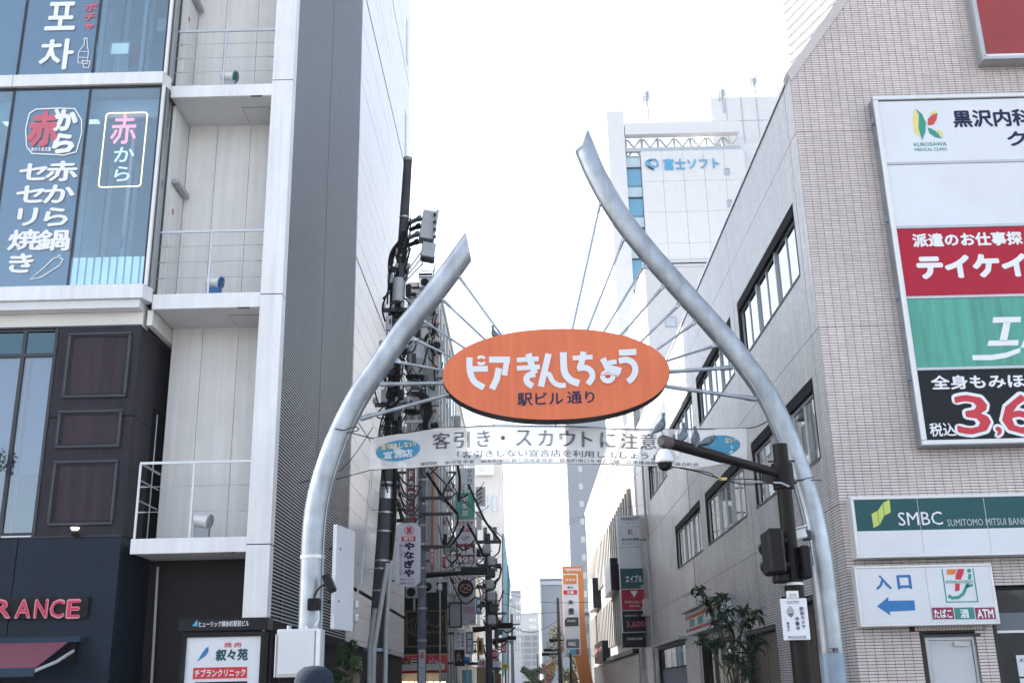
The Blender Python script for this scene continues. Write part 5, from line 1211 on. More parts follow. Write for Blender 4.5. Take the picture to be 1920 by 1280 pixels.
for y_, w_ in ((596, .7), (662, .6), (728, .6), (790, .6), (850, .6)):
    c_ = W(782, y_, Y=P2Y-.3); MB().box(c_.x-w_*.7, c_.x+w_, c_.y-.05, c_.y+.05, c_.z-.05, c_.z+.05).build('cross_arm', mFrame, P2)
    for k in range(5): insul(c_+Vector((-w_*.65+w_*1.6*k/4, -.02, .05)), P2, 1.5)
for k in range(40):
    a = W(q.uniform(742, 830), q.uniform(570, 860), Y=P2Y-q.uniform(.4, 1.2)); b_ = a+Vector((q.uniform(-.9, .9), 0, q.uniform(-1.2, .3)))
    MB().tube(spline([a, (a+b_)/2+Vector((q.uniform(-.2, .2), 0, -q.uniform(.1, .6))), b_], 5), q.uniform(.01, .028), 5).build('drop_cable', mCable, P2)
for k in range(16):
    c_ = W(q.uniform(745, 815), q.uniform(560, 850), Y=P2Y-.5); w_, h_ = q.uniform(.07, .2), q.uniform(.08, .3)
    MB().box(c_.x-w_, c_.x+w_, c_.y-.1, c_.y+.1, c_.z-h_, c_.z+h_).build('pole_box', q.choice([mBlack, mTrafo, mDarkFr, mConcL, mTrafo]), P2, bevel=.03)

# LED lamp arms down the street (dark horizontal arms)
def lamp_arm(px0, px1, y0, y1, yh, Y, label):
    a, b_ = W(px0, y1, Y=Y), W(px1, y0, Y=Y); k = Y/1995
    t = thing('street_lamp', label, 'street lamp', a, 'dark lamp arms reaching over the street')
    MB().tube([a, a+(b_-a)*.6], k*5.5, 10, r1=k*4).build('lamp_arm', mBlack, t)
    s_ = a+(b_-a)*.58; MB().box(s_.x, b_.x, Y-.2, Y+.2, b_.z-k*yh/2, b_.z+k*yh/2).build('lamp_head', mBlack, t, bevel=k*1.5)
    MB().box(s_.x+.1, b_.x-.05, Y-.15, Y+.15, b_.z-k*yh/2-.03, b_.z-k*yh/2-.002).build('lamp_lens', mFrame, t)
lamp_arm(795, 914, 1070, 1078, 15, 36.2, 'longest dark lamp arm reaching right from the grey pole below the green banner sign')
lamp_arm(886, 962, 1172, 1180, 10, 52, 'middle dark lamp arm over the round ramen sign level')
lamp_arm(924, 968, 1195, 1202, 7, 66, 'farthest short dark lamp arm on the left of the street')
# cabling thicket down the left side
CB = thing('overhead_cables', 'tangle of black overhead cables looping between the poles on the left of the street', 'cables', (-2.5, 40, 6))
def cable(pts, Ys, r):
    P_ = [W(x, y, Y=Y) for (x, y), Y in zip(pts, Ys)]; MB().tube(spline(P_, 5), r, 6).build('cable', mCable, CB)
cable([(855, 885), (830, 930), (858, 962), (850, 1000), (838, 1020), (815, 1028)], [38]*6, .035)
cable([(800, 885), (830, 930), (857, 962)], [37, 37.5, 38], .05)
cable([(858, 872), (862, 900), (860, 940)], [40]*3, .05)
cable([(878, 908), (895, 945), (912, 980), (938, 1014)], [46, 46, 46, 46], .05)
cable([(938, 1014), (935, 1035), (922, 1045)], [46]*3, .03)
cable([(877, 982), (890, 1005), (905, 1035), (925, 1058), (940, 1064)], [46, 46, 46, 46, 46], .06)
cable([(870, 985), (862, 1000), (845, 1022), (830, 1026)], [44]*4, .05)
cable([(940, 1064), (935, 1085), (920, 1095), (905, 1094)], [46]*4, .04)
for k in range(44):
    Y = rnd.uniform(38, 60); x0 = rnd.uniform(805, 870); y0 = rnd.uniform(900, 1100); x1 = x0+rnd.uniform(15, 60); y1 = y0+rnd.uniform(-15, 45)
    cable([(x0, y0), ((x0+x1)/2, max(y0, y1)+rnd.uniform(4, 22)), (x1, y1)], [Y]*3, rnd.choice((.012, .018, .03)))
for k in range(60):
    Y = rnd.uniform(55, 85); x0 = rnd.uniform(892, 930); y0 = rnd.uniform(1080, 1250); x1 = x0+rnd.uniform(-20, 40); y1 = y0+rnd.uniform(-30, 40)
    cable([(x0, y0), ((x0+x1)/2, max(y0, y1)+rnd.uniform(2, 14)), (x1, y1)], [Y]*3, rnd.choice((.02, .03, .05)))
for k in range(16):
    y0 = 890+rnd.uniform(-10, 60); cable([(745, y0), (762, y0+rnd.uniform(10, 50)), (790, y0+rnd.uniform(-5, 60))], [30, 32, 34], rnd.choice((.012, .02, .03)))
cable([(700, 800), (640, 880), (560, 905)], [15.5, 14.5, 14.1], .006)
cable([(735, 800), (800, 870), (870, 940), (945, 1010)], [22, 30, 45, 70], .03)
LW = thing('long_span_wires', 'thin wires spanning the street between left poles and the right-hand buildings', 'wires', (0, 60, 8))
def lw(pts, Ys, r): MB().tube(spline([W(x, y, Y=Y) for (x, y), Y in zip(pts, Ys)], 6), r, 5).build('wire', mCable, LW)
lw([(940, 1110), (1020, 1128), (1115, 1128)], [60, 58, 56], .012); lw([(960, 1020), (1080, 970), (1215, 945)], [48, 47, 46], .006); lw([(860, 1085), (1000, 1010), (1105, 962), (1205, 880)], [44]*4, .005)
lw([(1180, 745), (1150, 800), (1105, 968)], [30, 32, 46], .010); lw([(1190, 770), (1160, 860), (1125, 960)], [30, 33, 46], .008); lw([(940, 1130), (1000, 1148), (1050, 1146)], [60]*3, .012); lw([(945, 1170), (1000, 1185), (1050, 1160)], [60]*3, .012)

# narrow third pole and more down the street
def far_pole(px, y0, Y, r, label, arms=(), boxes=0):
    b_ = W(px, 1290, Y=Y); z = W(px, y0, Y=Y).z; t = thing('utility_pole', label, 'utility pole', (b_.x, Y, 0), 'far utility poles')
    MB().tube([(b_.x, Y, 0), (b_.x, Y, z)], r, 12, r1=r*.75).build('pole', mConc, t)
    for (xa, xb, y_) in arms:
        A_, B_ = W(xa, y_, Y=Y), W(xb, y_, Y=Y); MB().box(A_.x, B_.x, Y-.06, Y+.06, A_.z-.07, A_.z+.07).build('cross_arm', mDarkFr, t)
    for k in range(boxes):
        y_ = y0+30+k*22; c_ = W(px+rnd.uniform(-6, 8), y_, Y=Y); MB().box(c_.x-.17, c_.x+.17, Y-.3, Y+.1, c_.z-.2, c_.z+.2).build('pole_box', rnd.choice([mTrafo, mCable, mDarkFr]), t, bevel=.05)
    return t
far_pole(918, 1000, 46, .16, 'dark third utility pole under the middle lamp arm with many boxes', ((892, 940, 1016), (895, 940, 1060), (893, 930, 1100), (896, 925, 1135)), 7)
far_pole(932, 1110, 75, .16, 'thin dark pole beside the pale blue scaffold netting', ((915, 950, 1150),), 3)
far_pole(962, 1150, 110, .18, 'faint far pole at the end of the left row', ((950, 975, 1170),), 2)
t = far_pole(1051, 1120, 78, .14, 'slim grey lamp pole with three dark lamp arms in front of the orange pylon', (), 0)
for (xa, xb, y_) in ((1032, 1057, 1200), (1022, 1049, 1218), (1018, 1049, 1226)):
    A_, B_ = W(xa, y_, Y=78), W(xb, y_, Y=78); MB().box(A_.x, B_.x, 77.9, 78.1, A_.z-.05, A_.z+.05).build('lamp_arm', mBlack, t); MB().box(A_.x-.1, A_.x+.45, 77.8, 78.2, A_.z-.1, A_.z+.1).build('lamp_head', mBlack, t, bevel=.03)
far_pole(1009, 1225, 130, .12, 'small white lamp post at the far end of the street')

# ------------------------------------------------------------------ STREET-LEVEL LEFT: second building and its signs
mPaleB = M('pale rendered building', (.52, .52, .52), .7, var=.05, streak=.1); mPaleB2 = M('cream building wall', (.50, .48, .45), .7, var=.05, streak=.12); mGreyB = M('blue grey facade', (.20, .24, .29), .5, var=.05)
def simple_building(name, label, x0, x1, y0, y1, h, mat, wins=None, winmat=mGlassD, roof=True, group=None):
    t = thing(name, label, 'building', ((x0+x1)/2, (y0+y1)/2, 0), group)
    MB().box(x0, x1, y0, y1, 0, h).build('wall', mat, t)
    if roof: MB().frame(x0-.06, x1+.06, h+.002, h+.5, .3, y0-.06, y0+.2).box(x0-.06, x1+.06, y0+.21, y1, h+.002, h+.3).build('parapet', mat, t)
    base = None
    for (wx, wz, ww, wh, face) in (wins or []):
        if face == 'f':
            f = MB().frame(wx, wx+ww, wz, wz+wh, .06, y0-.05, y0-.002).build('window', mFrame, t); MB().box(wx+.061, wx+ww-.061, y0-.03, y0-.01, wz+.061, wz+wh-.061).build('pane', winmat, f)
        else:    # on the street side x-plane: wx = Y position
            X = x1 if face == 'r' else x0; s_ = 1 if face == 'r' else -1
            f = MB().box(X, X+s_*.05, wx, wx+ww, wz, wz+wh).build('window', mFrame, t); MB().box(X+s_*.051, X+s_*.06, wx+.06, wx+ww-.06, wz+.06, wz+wh-.06).build('pane', winmat, f)
    return t
BB = simple_building('street_building', 'pale building with dark gold-framed shopfront and red ramen fascia beyond the white cladding', -12, -3.25, 42, 54, 17.5, mPaleB,
    [(-4.6+0, 12.3, .7, .9, 'f')]+[(43+k*2.6, 7.5+j*3.1, 1.5, 1.6, 'r') for k in range(4) for j in range(3)])
X0, X1, Z0, Z1 = RY(748, 1092, 839, 1225, 41.9)
MB().box(X0-2, X1, 41.8, 41.99, Z0, Z1).build('dark_shopfront', mSignBlk, BB)
X0, X1, Z0, Z1 = RY(760, 1143, 838, 1212, 41.7); fr = MB().frame(X0, X1, Z0, Z1, .06, 41.7, 41.79).build('gold_frame', M('dull gold', (.10, .075, .03), .4, .5), BB)
for xx in (777, 825): c_ = W(xx, 1100, Y=41.75); MB().box(c_.x-.03, c_.x+.03, 41.7, 41.79, Z1, Z1+1.3).build('mullion', mFrame, BB)
p = Px(41.68)    # generic fish drawing in dull gold
p.st(circ(785, 1174, 22, 16, 24, 40, 320), 1.5); p.st([(800, 1168), (820, 1175), (826, 1160), (833, 1152), (826, 1175), (832, 1198), (820, 1184), (803, 1184)], 1.5)
for k in range(5): p.st([(775+k*7, 1162), (770+k*7, 1178), (778+k*7, 1188)], 1.2)
p.st([(782, 1158), (783, 1150), (795, 1162)], 1.5); p.build('fish_drawing', M('gold line', (.16, .10, .03), .5), fr)
for xx in (772, 800, 812): c_ = W(xx, 800, Y=41.9); MB().cyl((c_.x, 41.9, 6), (c_.x, 41.9, 17), .05, n=6).build('down_pipe', M('rusty pipe', (.45, .2, .1), .6) if xx == 812 else mFrame, BB)
for k, (xx, yy) in enumerate(((800, 532), (797, 560), (818, 700), (822, 650), (806, 760), (818, 800), (775, 1110), (805, 1100))):
    c_ = W(xx, yy, Y=41.8); f = MB().box(c_.x-.28, c_.x+.28, 41.6, 41.98, c_.z-.22, c_.z+.22).build('air_conditioner', mTrafo, BB, bevel=.02); MB().lathe((c_.x-.06, 41.595, c_.z), [(0, 0), (.16, 0), (.17, .01), (0, .012)], 16, (0, -1, 0)).build('fan_grille', mDark, f)
c_ = W(798, 532, Y=41.9)
for k in range(5): MB().box(c_.x-.3, c_.x+.28, 41.85, 41.98, c_.z+.4-k*.13, c_.z+.46-k*.13).build('vent_louver', mDark, BB)
for k in range(9):
    yy = 43+k*1.2; z = 5.2+(k*37 % 5)*2.2; f = MB().box(-3.24, -2.9, yy, yy+.7, z, z+.55).build('air_conditioner', mTrafo, BB, bevel=.02)
for k in range(6):
    yy = 42.6+k*1.9; MB().cyl((-3.2, yy, 1), (-3.2, yy, 17), .04, n=6).build('down_pipe', mFrame, BB)
rs = thing('ramen_fascia_sign', 'red fascia sign with black white-outlined characters and a dark diamond above a lit shop', 'sign', (-5, 41.4, 3))
X0, X1, Z0, Z1 = RY(725, 1228, 838, 1261, 41.3); MB().box(X0, X1, 41.3, 41.6, Z0, Z1).build('sign_body', mRed, rs)
for t_, b in (('孫', (733, 1233, 751, 1257)), ('ラ', (770, 1233, 786, 1255)), ('メ', (803, 1233, 814, 1255)), ('ン', (815, 1236, 828, 1256))):
    txt(t_, RY(*b, 41.29), 41.29, mPrint, rs, .09, name='letter_outline'); txt(t_, RY(b[0]+1, b[1]+1, b[2]-1, b[3]-1, 41.27), 41.27, mBlack, rs, .02, name='letter')
p = Px(41.285); p.poly([(761, 1231), (770, 1243), (761, 1255), (752, 1243)]); p.build('diamond', M('olive black', (.04, .035, .015), .5), rs)
txt('醤', RY(756, 1238, 766, 1249, 41.27), 41.27, M('dull gold print', (.25, .18, .06), .5), rs, .01); txt('錦糸町', RY(822, 1252, 832, 1256, 41.28), 41.28, mPrint, rs, .01)
MB().box(-6.2, -2.95, 40.6, 41.6, W(0, 1270, Y=41).z-.05, W(0, 1262, Y=41).z).build('shop_canopy', mFrame, rs)
for k in range(9): c_ = W(735+k*12, 1279, Y=41.5); MB().box(c_.x-.09, c_.x+.09, 41.45, 41.55, c_.z-.1, c_.z+.04).build('lit_lantern', M('shop glow', (1, .75, .45), .5, emit=1.0), rs)

def vsign(name, label, px, Y, panels, depth=.25, back=mFrame, attach='l'):
    """stacked blade sign facing the camera; panels = [(pixel top, pixel bottom, material, [(text, box, mat, bold, vertical)])]"""
    x0, x1 = px; ya, yb = panels[0][0], panels[-1][1]; X0, X1, Z0, Z1 = RY(x0, ya, x1, yb, Y)
    t = thing(name, label, 'sign', (X0, Y, Z0)); k = Y/1995
    MB().box(X0-k, X1+k, Y+.02, Y+depth, Z0-k, Z1+k).build('sign_cabinet', back, t)
    for a, b_, mt, tx in panels:
        q0, q1, q2, q3 = RY(x0, a, x1, b_, Y); pnl = MB().box(X0, X1, Y, Y+.019, q2+k*.3, q3-k*.3).build('sign_panel', mt, t)
        for e_ in tx:
            s_, bx, mt2 = e_[:3]; off = e_[3] if len(e_) > 3 else .02; ver = e_[4] if len(e_) > 4 else False
            txt(s_, RY(*bx, Y-.01), Y-.01, mt2, pnl, off, ver)
    for y_ in (ya+6, yb-6):
        c_ = W(x0 if attach == 'l' else x1, y_, Y=Y); MB().box(c_.x-(.6 if attach == 'l' else 0), c_.x+(0 if attach == 'l' else .6), Y+.1, Y+.16, c_.z-.04, c_.z+.04).build('bracket', mDarkFr, t)
    return t
MB().box(-12, -4.7, 36.7, 41.9, 0, 17.5).build('sun_blocking_fill', mPaleB, BB)  # block added to fill the gap and keep sun off the tiled wall
# pawn shop sign (octagonal corners)
Yp = 30.0; X0, X1, Z0, Z1 = RY(742, 981, 788, 1098, Yp)
ps = thing('pawn_shop_sign', 'white vertical sign with clipped corners, red circle and black hiragana on the white cladding', 'sign', (X0, Yp, Z0))
c_ = .13; m = MB(); m.prism([(X0+c_, Z0), (X1-c_, Z0), (X1, Z0+c_), (X1, Z1-c_), (X1-c_, Z1), (X0+c_, Z1), (X0, Z1-c_), (X0, Z0+c_)], Yp, Yp+.15); m.build('sign_body', M('pale mauve white', (.66, .64, .70), .45), ps)
m = MB(); v, f = stroke2d([(X0+c_, Z0), (X1-c_, Z0), (X1, Z0+c_), (X1, Z1-c_), (X1-c_, Z1), (X0+c_, Z1), (X0, Z1-c_), (X0, Z0+c_)], .03, True); m.add([(a, Yp-.004, b) for a, b in v], f); m.build('rim', mFrame, ps)
p = Px(Yp-.01); p.st(circ(767, 994, 8, 8, 20), 1.2, True); p.build('red_circle', mRed, ps)
txt('質', RY(762, 988, 772, 1000, Yp-.01), Yp-.01, mRed, ps, .03)
q0, q1, q2, q3 = RY(753, 1005, 779, 1014, Yp-.01); MB().box(q0, q1, Yp-.012, Yp-.008, q2, q3).build('red_tab', mRed, ps); txt('買取', RY(756, 1006, 776, 1013, Yp-.015), Yp-.015, mPrint, ps, .02)
txt('やなぎや', RY(757, 1015, 777, 1082, Yp-.01), Yp-.01, mNavyTxt, ps, .05, True)
txt('駅ビル通り入って右側', RY(748, 1019, 755, 1078, Yp-.01), Yp-.01, mPur, ps, .0, True); txt('亀戸5-10-10', RY(750, 1083, 776, 1088, Yp-.01), Yp-.01, mNavyTxt, ps, .0); txt('3685-5533', RY(749, 1090, 777, 1095, Yp-.01), Yp-.01, mNavyTxt, ps, .0)
for y_ in (990, 1088): c2 = W(742, y_, Y=Yp+.07); MB().box(XL, c2.x, Yp+.05, Yp+.09, c2.z-.02, c2.z+.02).build('bracket', mDarkFr, ps)
vsign('maroon_blade_sign', 'narrow maroon blade sign with white katakana just above the pawn shop sign', (763, 778), 34, [(878, 960, M('maroon sign', (.13, .02, .03), .4), [('ドのロマ', (765, 880, 776, 956), mPrint, .02, True)])])
t = vsign('red_character_sign', 'small loose dark red characters under the maroon blade sign', (760, 782), 34, [(969, 979, mPaleB, [('珈琲', (761, 969, 781, 979), mCrimson, .05)])], depth=.1)
vsign('minutes_sign', 'maroon sign reading six minutes in white behind the second pole', (808, 826), 43, [(884, 936, M('maroon sign', (.13, .02, .03), .4), [('6', (812, 886, 821, 897), mPrint, .04), ('1', (814, 900, 819, 912), mPrint, .04), ('分', (811, 916, 822, 932), mPrint, .04)])])
vsign('crossed_out_sign', 'pale sign panel with red marks hanging left of the green panel', (806, 838), 44, [(968, 1000, mSignW, [('炭火', (822, 972, 838, 985), mCrimson, .03)]), (1001, 1022, mSignBlk, [('肉', (806, 1004, 818, 1020), mCrimson, .03)])], attach='l')
vsign('tall_tenant_sign', 'tall stacked sign with green middle panel and ramen disc in the cable tangle', (855, 890), 47,
   [(878, 922, mSignW, [('マスカット', (874, 880, 886, 920), mTeal, .02, True), ('ビル', (861, 906, 873, 922), mNavyTxt, .02, True)]),
    (923, 973, mGreenF, [('倶楽部', (866, 928, 878, 968), mPrint, .02, True)]),
    (974, 1018, mSignW, [('カラオケ', (857, 976, 888, 985), mCrimson, .04), ('本店', (860, 988, 886, 997), mCrimson, .04), ('QP', (865, 1004, 880, 1013), mTeal, .0)]),
    (1019, 1056, M('dark maroon', (.20, .02, .03), .4), [('地魚', (858, 1023, 888, 1040), mPrint, .05), ('串焼き', (857, 1042, 888, 1055), mPrint, .04)]),
    (1057, 1070, mSignW, [('2F あとん', (857, 1060, 885, 1067), mNavyTxt, .03)]),
    (1079, 1122, mSignW, [('ラーメン', (858, 1081, 886, 1090), mCrimson, .04)]),
    (1123, 1170, M('lilac sign', (.50, .47, .55), .5), [('居酒屋', (868, 1136, 888, 1150), M('pink print', (.5, .2, .28), .6), .01), ('3F', (882, 1162, 890, 1167), mNavyTxt, .0)])])
Yd = 46.8
p = Px(Yd); p.poly(circ(873, 1102, 15, 16, 24)); o = p.build('ramen_disc', mSignBlk, bpy.data.objects['tall_tenant_sign'])
p = Px(Yd-.02); p.st(circ(873, 1102, 10, 8, 16, 0, 360), 2.5, True); p.st([(866, 1098), (880, 1106)], 2); p.st([(868, 1108), (879, 1097)], 2); p.build('ramen_drawing', M('copper print', (.40, .24, .17), .6), o)
vsign('framed_mirror_sign', 'black framed grey poster box left of the lilac panel', (842, 865), 44, [(1130, 1174, M('grey poster', (.30, .32, .36), .3), [])], back=mBlack)
X0, X1, Z0, Z1 = RY(841, 1128, 866, 1176, 43.9); MB().frame(X0, X1, Z0, Z1, .05, 43.9, 43.99).build('poster_frame', mBlack, bpy.data.objects['framed_mirror_sign'])
vsign('white_ramen_banner_sign', 'white vertical sign with red katakana above a black drum', (852, 871), 45, [(1180, 1216, mSignW, [('ラーメン', (855, 1184, 863, 1214), mCrimson, .03, True), ('横浜家系', (865, 1186, 870, 1212), mNavyTxt, .02, True)]), (1217, 1248, mBlack, [('丸', (855, 1222, 866, 1240), M('copper print', (.40, .24, .17), .6), .03)])])
# stacked buildings left side beyond
simple_building('street_building', 'narrow cream building behind the tall stacked sign', -14, -3.4, 56, 68, 17.0, mPaleB2, [(-4.6, 5+j*3.2, .8, 1.5, 'f') for j in range(4)]+[(57+k*2.6, 5.0+j*3.0, 1.5, 1.6, 'r') for k in range(4) for j in range(4)])
simple_building('street_building', 'low grey building under the farthest lamp arm on the left', -14, -3.4, 70, 86, 9.5, mPaleB2, [(71+k*2.9, 3+j*3.0, 1.6, 1.6, 'r') for k in range(5) for j in range(2)])
simple_building('slab_building', 'tall white slab building with a small rooftop sign right of the green sign panel', -14, -1.97, 110, 122, 24.0, mPaleB, [(-5.0+k*1.0, 3+j*3.2, .5, 1.7, 'f') for k in range(3) for j in range(6)])
vs = bpy.data.objects['slab_building']
X0, X1, Z0, Z1 = RY(891, 870, 926, 890, 109.5); MB().box(X0, X1, 109.4, 109.9, Z0, Z1).build('rooftop_board', mSignW, vs); txt('吉田ビル', (X0+.3, X1-.3, Z0+.3, Z1-.3), 109.38, mFrame, vs, .0)
for (a, b_, y0, y1, s_) in (((892, 910), 0, 912, 948, 0), ((893, 903), 0, 958, 992, 1)):
    X0, X1, Z0, Z1 = RY(a[0], y0, a[1], y1, 70); tt = thing('blade_sign' if s_ else 'striped_blade_sign', 'grey blade sign with dark diagonal stripes' if not s_ else 'dark grey plain blade sign under the striped one', 'sign', (X0, 70, Z0))
    MB().box(X0, X1, 70, 70.3, Z0, Z1).build('panel', M('mid grey', (.22, .23, .25), .5), tt); p = Px(69.97)
    if not s_:
        for k in range(4): p.st([(893, 922+k*8), (904, 914+k*8)], 3)
        p.build('stripe', mDarkFr, tt)
    MB().box(X0-2, X0, 70.1, 70.2, Z1-.5, Z1-.4).build('bracket', mDarkFr, tt)
vsign('black_character_sign', 'small sign with heavy black characters right of the tall stacked sign', (892, 910), 58, [(1026, 1046, mSignW, [('麺処', (893, 1028, 909, 1044), mBlack, .06)])])
small = [((826, 838), 1040, 1068, 43.5, mSignW, '薬', mRed, 'tiny white pharmacy-style sign left of the stacked sign top half'),
 ((893, 903), 1060, 1078, 60, mYel, '酒', mBlack, 'small yellow sign with one black character past the stacked sign'),
 ((905, 914), 1095, 1125, 62, mCrimson, '焼肉', mPrint, 'small crimson vertical sign right of the ramen disc'),
 ((893, 902), 1120, 1150, 58, mBlue, '歯科', mPrint, 'small blue vertical sign right of the lilac panel'),
 ((922, 930), 1130, 1160, 80, mSignW, '寿司', mNavyTxt, 'tiny white vertical sign between the two left lamp arms'),
 ((874, 886), 1184, 1224, 50, M('teal banner', (.05, .2, .22), .5), '居酒屋', mPrint, 'dark teal vertical sign beside the white ramen sign'),
 ((895, 905), 1196, 1226, 56, M('amber sign', (.6, .3, .06), .5), '鳥', mBlack, 'amber sign with one black character left of the round red sign'),
 ((940, 948), 1196, 1222, 72, mCrimson, '占', mPrint, 'small crimson sign above the yellow sign'),
 ((806, 815), 1024, 1056, 40, M('pink panel', (.5, .25, .3), .5), 'BAR', mPrint, 'small pink panel between the grey pole and the crossed sign'),
 ((897, 910), 1236, 1250, 54, mSignW, '中華', mRed, 'low white sign with red characters near the orange diamond sign')]
for (a_, b_), y0, y1, Yq, mt, st, mt2, lab in small:
    ver = len(st) > 1 and (y1-y0) > 20
    vsign('shop_blade_sign', lab, (a_, b_), Yq, [(y0, y1, mt, [(st, (a_+1.5, y0+2, b_-1.5, y1-2), mt2, .03, ver)])])
# scaffold netting
n_ = thing('scaffold_netting', 'pale blue building-site netting hanging beside the street on the left', 'netting', W(950, 1180, Y=90))
m = MB(); pts = [(941, 1000), (946, 1000), (950, 1040), (958, 1095), (954, 1140), (953, 1250), (942, 1270), (941, 1200)]
m.prism([(W(x, y, Y=90).x, W(x, y, Y=90).z) for x, y in pts][::-1], 90, 90.4); m.build('netting', M('pale blue netting', (.20, .38, .48), .8, var=.1, scale=.8), n_, fix=True)
for x in (942, 953): MB().cyl(W(x, 1290, Y=89.9), W(x, 1060 if x > 950 else 1000, Y=89.9), .05, n=6).build('scaffold_tube', mDarkFr, n_)
# traffic signs
def round_sign(px, py, r, Y, label, mat, txt_=None, ring=mRed, nm='round_sign'):
    c_ = W(px, py, Y=Y); t = thing(nm, label, 'traffic sign', (c_.x, Y, 0)); k = Y/1995*r
    MB().lathe(c_, [(0, -.02), (k, -.02), (k, .02), (0, .02)], 28, (0, 1, 0)).build('sign_plate', ring, t)
    MB().lathe(c_+Vector((0, -.025, 0)), [(0, -.01), (k*.82, -.01), (k*.82, .004), (0, .004)], 28, (0, 1, 0)).build('sign_face', mat, t)
    MB().cyl((c_.x, Y+.06, 0), (c_.x, Y+.06, c_.z), .035, n=8).build('post', mFrame, t)
    if txt_: MB().box(c_.x-k*.7, c_.x+k*.7, Y-.045, Y-.038, c_.z-k*.3, c_.z+k*.3).build('white_band', mPrint, t); txt(txt_, (c_.x-k*.55, c_.x+k*.55, c_.z-k*.22, c_.z+k*.22), Y-.05, mRed, t, .05)
    return t
round_sign(926, 1226, 10, 48, 'round red sign with white band and red characters above a blank white plate', mRed, '止れ', mPrint)
X0, X1, Z0, Z1 = RY(915, 1238, 939, 1250, 48); tp = thing('white_sign_plate', 'blank white plate below the round red sign', 'sign', (X0, 48, Z0)); MB().box(X0, X1, 47.95, 47.98, Z0, Z1).build('plate', mPrint, tp); MB().box(X0, X1, 47.95, 47.98, Z0-.10, Z0-.01).build('lower_strip', mTeal, tp)
round_sign(876, 1237, 6.5, 44.5, 'small plain blue round sign beside the white ramen banner', mBlue, None, mBlue)
X0, X1, Z0, Z1 = RY(940, 1243, 955, 1254, 60); yp = thing('yellow_sign', 'small yellow rectangular sign with black marks right of the blank white plate', 'sign', (X0, 60, Z0)); MB().box(X0, X1, 60, 60.04, Z0, Z1).build('plate', mYel, yp); txt('工事中', (X0+.05, X1-.05, Z0+.1, Z1-.1), 59.98, mBlack, yp, .01); MB().cyl(((X0+X1)/2, 60.08, 0), ((X0+X1)/2, 60.08, Z1), .04, n=8).build('post', mDarkFr, yp)
c_ = W(915, 1256, Y=50); dp = thing('diamond_sign', 'orange diamond sign low beside the far left pole', 'traffic sign', (c_.x, 50, 0)); m = MB(); m.prism([(c_.x-.2, c_.z), (c_.x, c_.z-.2), (c_.x+.2, c_.z), (c_.x, c_.z+.2)], 49.9, 49.94); m.build('sign_plate', mOrP, dp); MB().cyl((c_.x, 50, 0), (c_.x, 50, c_.z), .03, n=8).build('post', mFrame, dp)
# pedestrian signal with backing near the red shop
c_ = W(825, 1100, Y=40); pg = thing('small_camera_post', 'thin post with a grey cross-shaped camera head in front of the dark shopfront', 'camera', (c_.x, 40, 0))
MB().cyl((c_.x, 40, 0), (c_.x, 40, c_.z), .03, n=8).build('post', mFrame, pg); MB().box(c_.x-.25, c_.x+.08, 39.95, 40.05, c_.z-.05, c_.z+.03).build('cross_bar', mFrame, pg); MB().box(c_.x-.07, c_.x+.07, 39.9, 40.1, c_.z-.12, c_.z+.12).build('housing', mFrameW, pg, bevel=.02)

# ------------------------------------------------------------------ RIGHT SIDE BEYOND THE BANK
mWhiteT = M('white tiled tower', (.66, .66, .67), .5, var=.03, streak=.03)
AN = thing('street_annex', 'white annex with rows of tall fins and narrow windows beyond the tiled bank', 'building', (9, 68, 0))
AX = 5.42
MB().box(AX+.2, 16, 49.02, 88, 0, 13.6).build('core_wall', mPaleB2, AN)
MB().box(AX, AX+.198, 52.0, 88, 0, 13.9).build('street_wall', mPaleB2, AN)
MB().box(AX-.05, AX+.3, 52.0, 88.05, 13.9, 14.1).build('coping', mFrameW, AN)
for zb_, zt_ in ((3.9, 6.6), (8.0, 10.9)):
    MB().box(AX-.012, AX-.002, 52.6, 87.5, zb_, zt_).build('window_band', mGlassD, AN)
    for k in range(27): y = 52.5+k*1.35; MB().box(AX-.16, AX-.013, y, y+.45, zb_, zt_).build('wall_fin', mPaleB2, AN)
MB().box(AX, AX+.3, 49.02, 51.98, 0, 15.2).build('corner_pier', mPaleB, AN)
MB().box(AX-.02, AX-.002, 50.2, 51.2, 2.3, 9.2).build('vertical_window', mDarkFr, AN)
MB().box(AX-.3, AX, 52.5, 70, 3.1, 3.3).build('canopy', mDarkFr, AN)
MB().box(AX-.02, AX-.003, 52.5, 87, .2, 3.05).build('dark_shopfront', mSignBlk, AN)
AT = simple_building('fin_tower', 'bright white office block with vertical fins stepping back behind the annex', 7.0, 22, 70, 117, W(1150, 815, X=7).z, mWhiteT, [(71+k*3.4, 13.2+j*3.1, 1.5, 1.9, 'l') for k in range(13) for j in range(int((W(1150, 815, X=7).z-14)/3.1))])
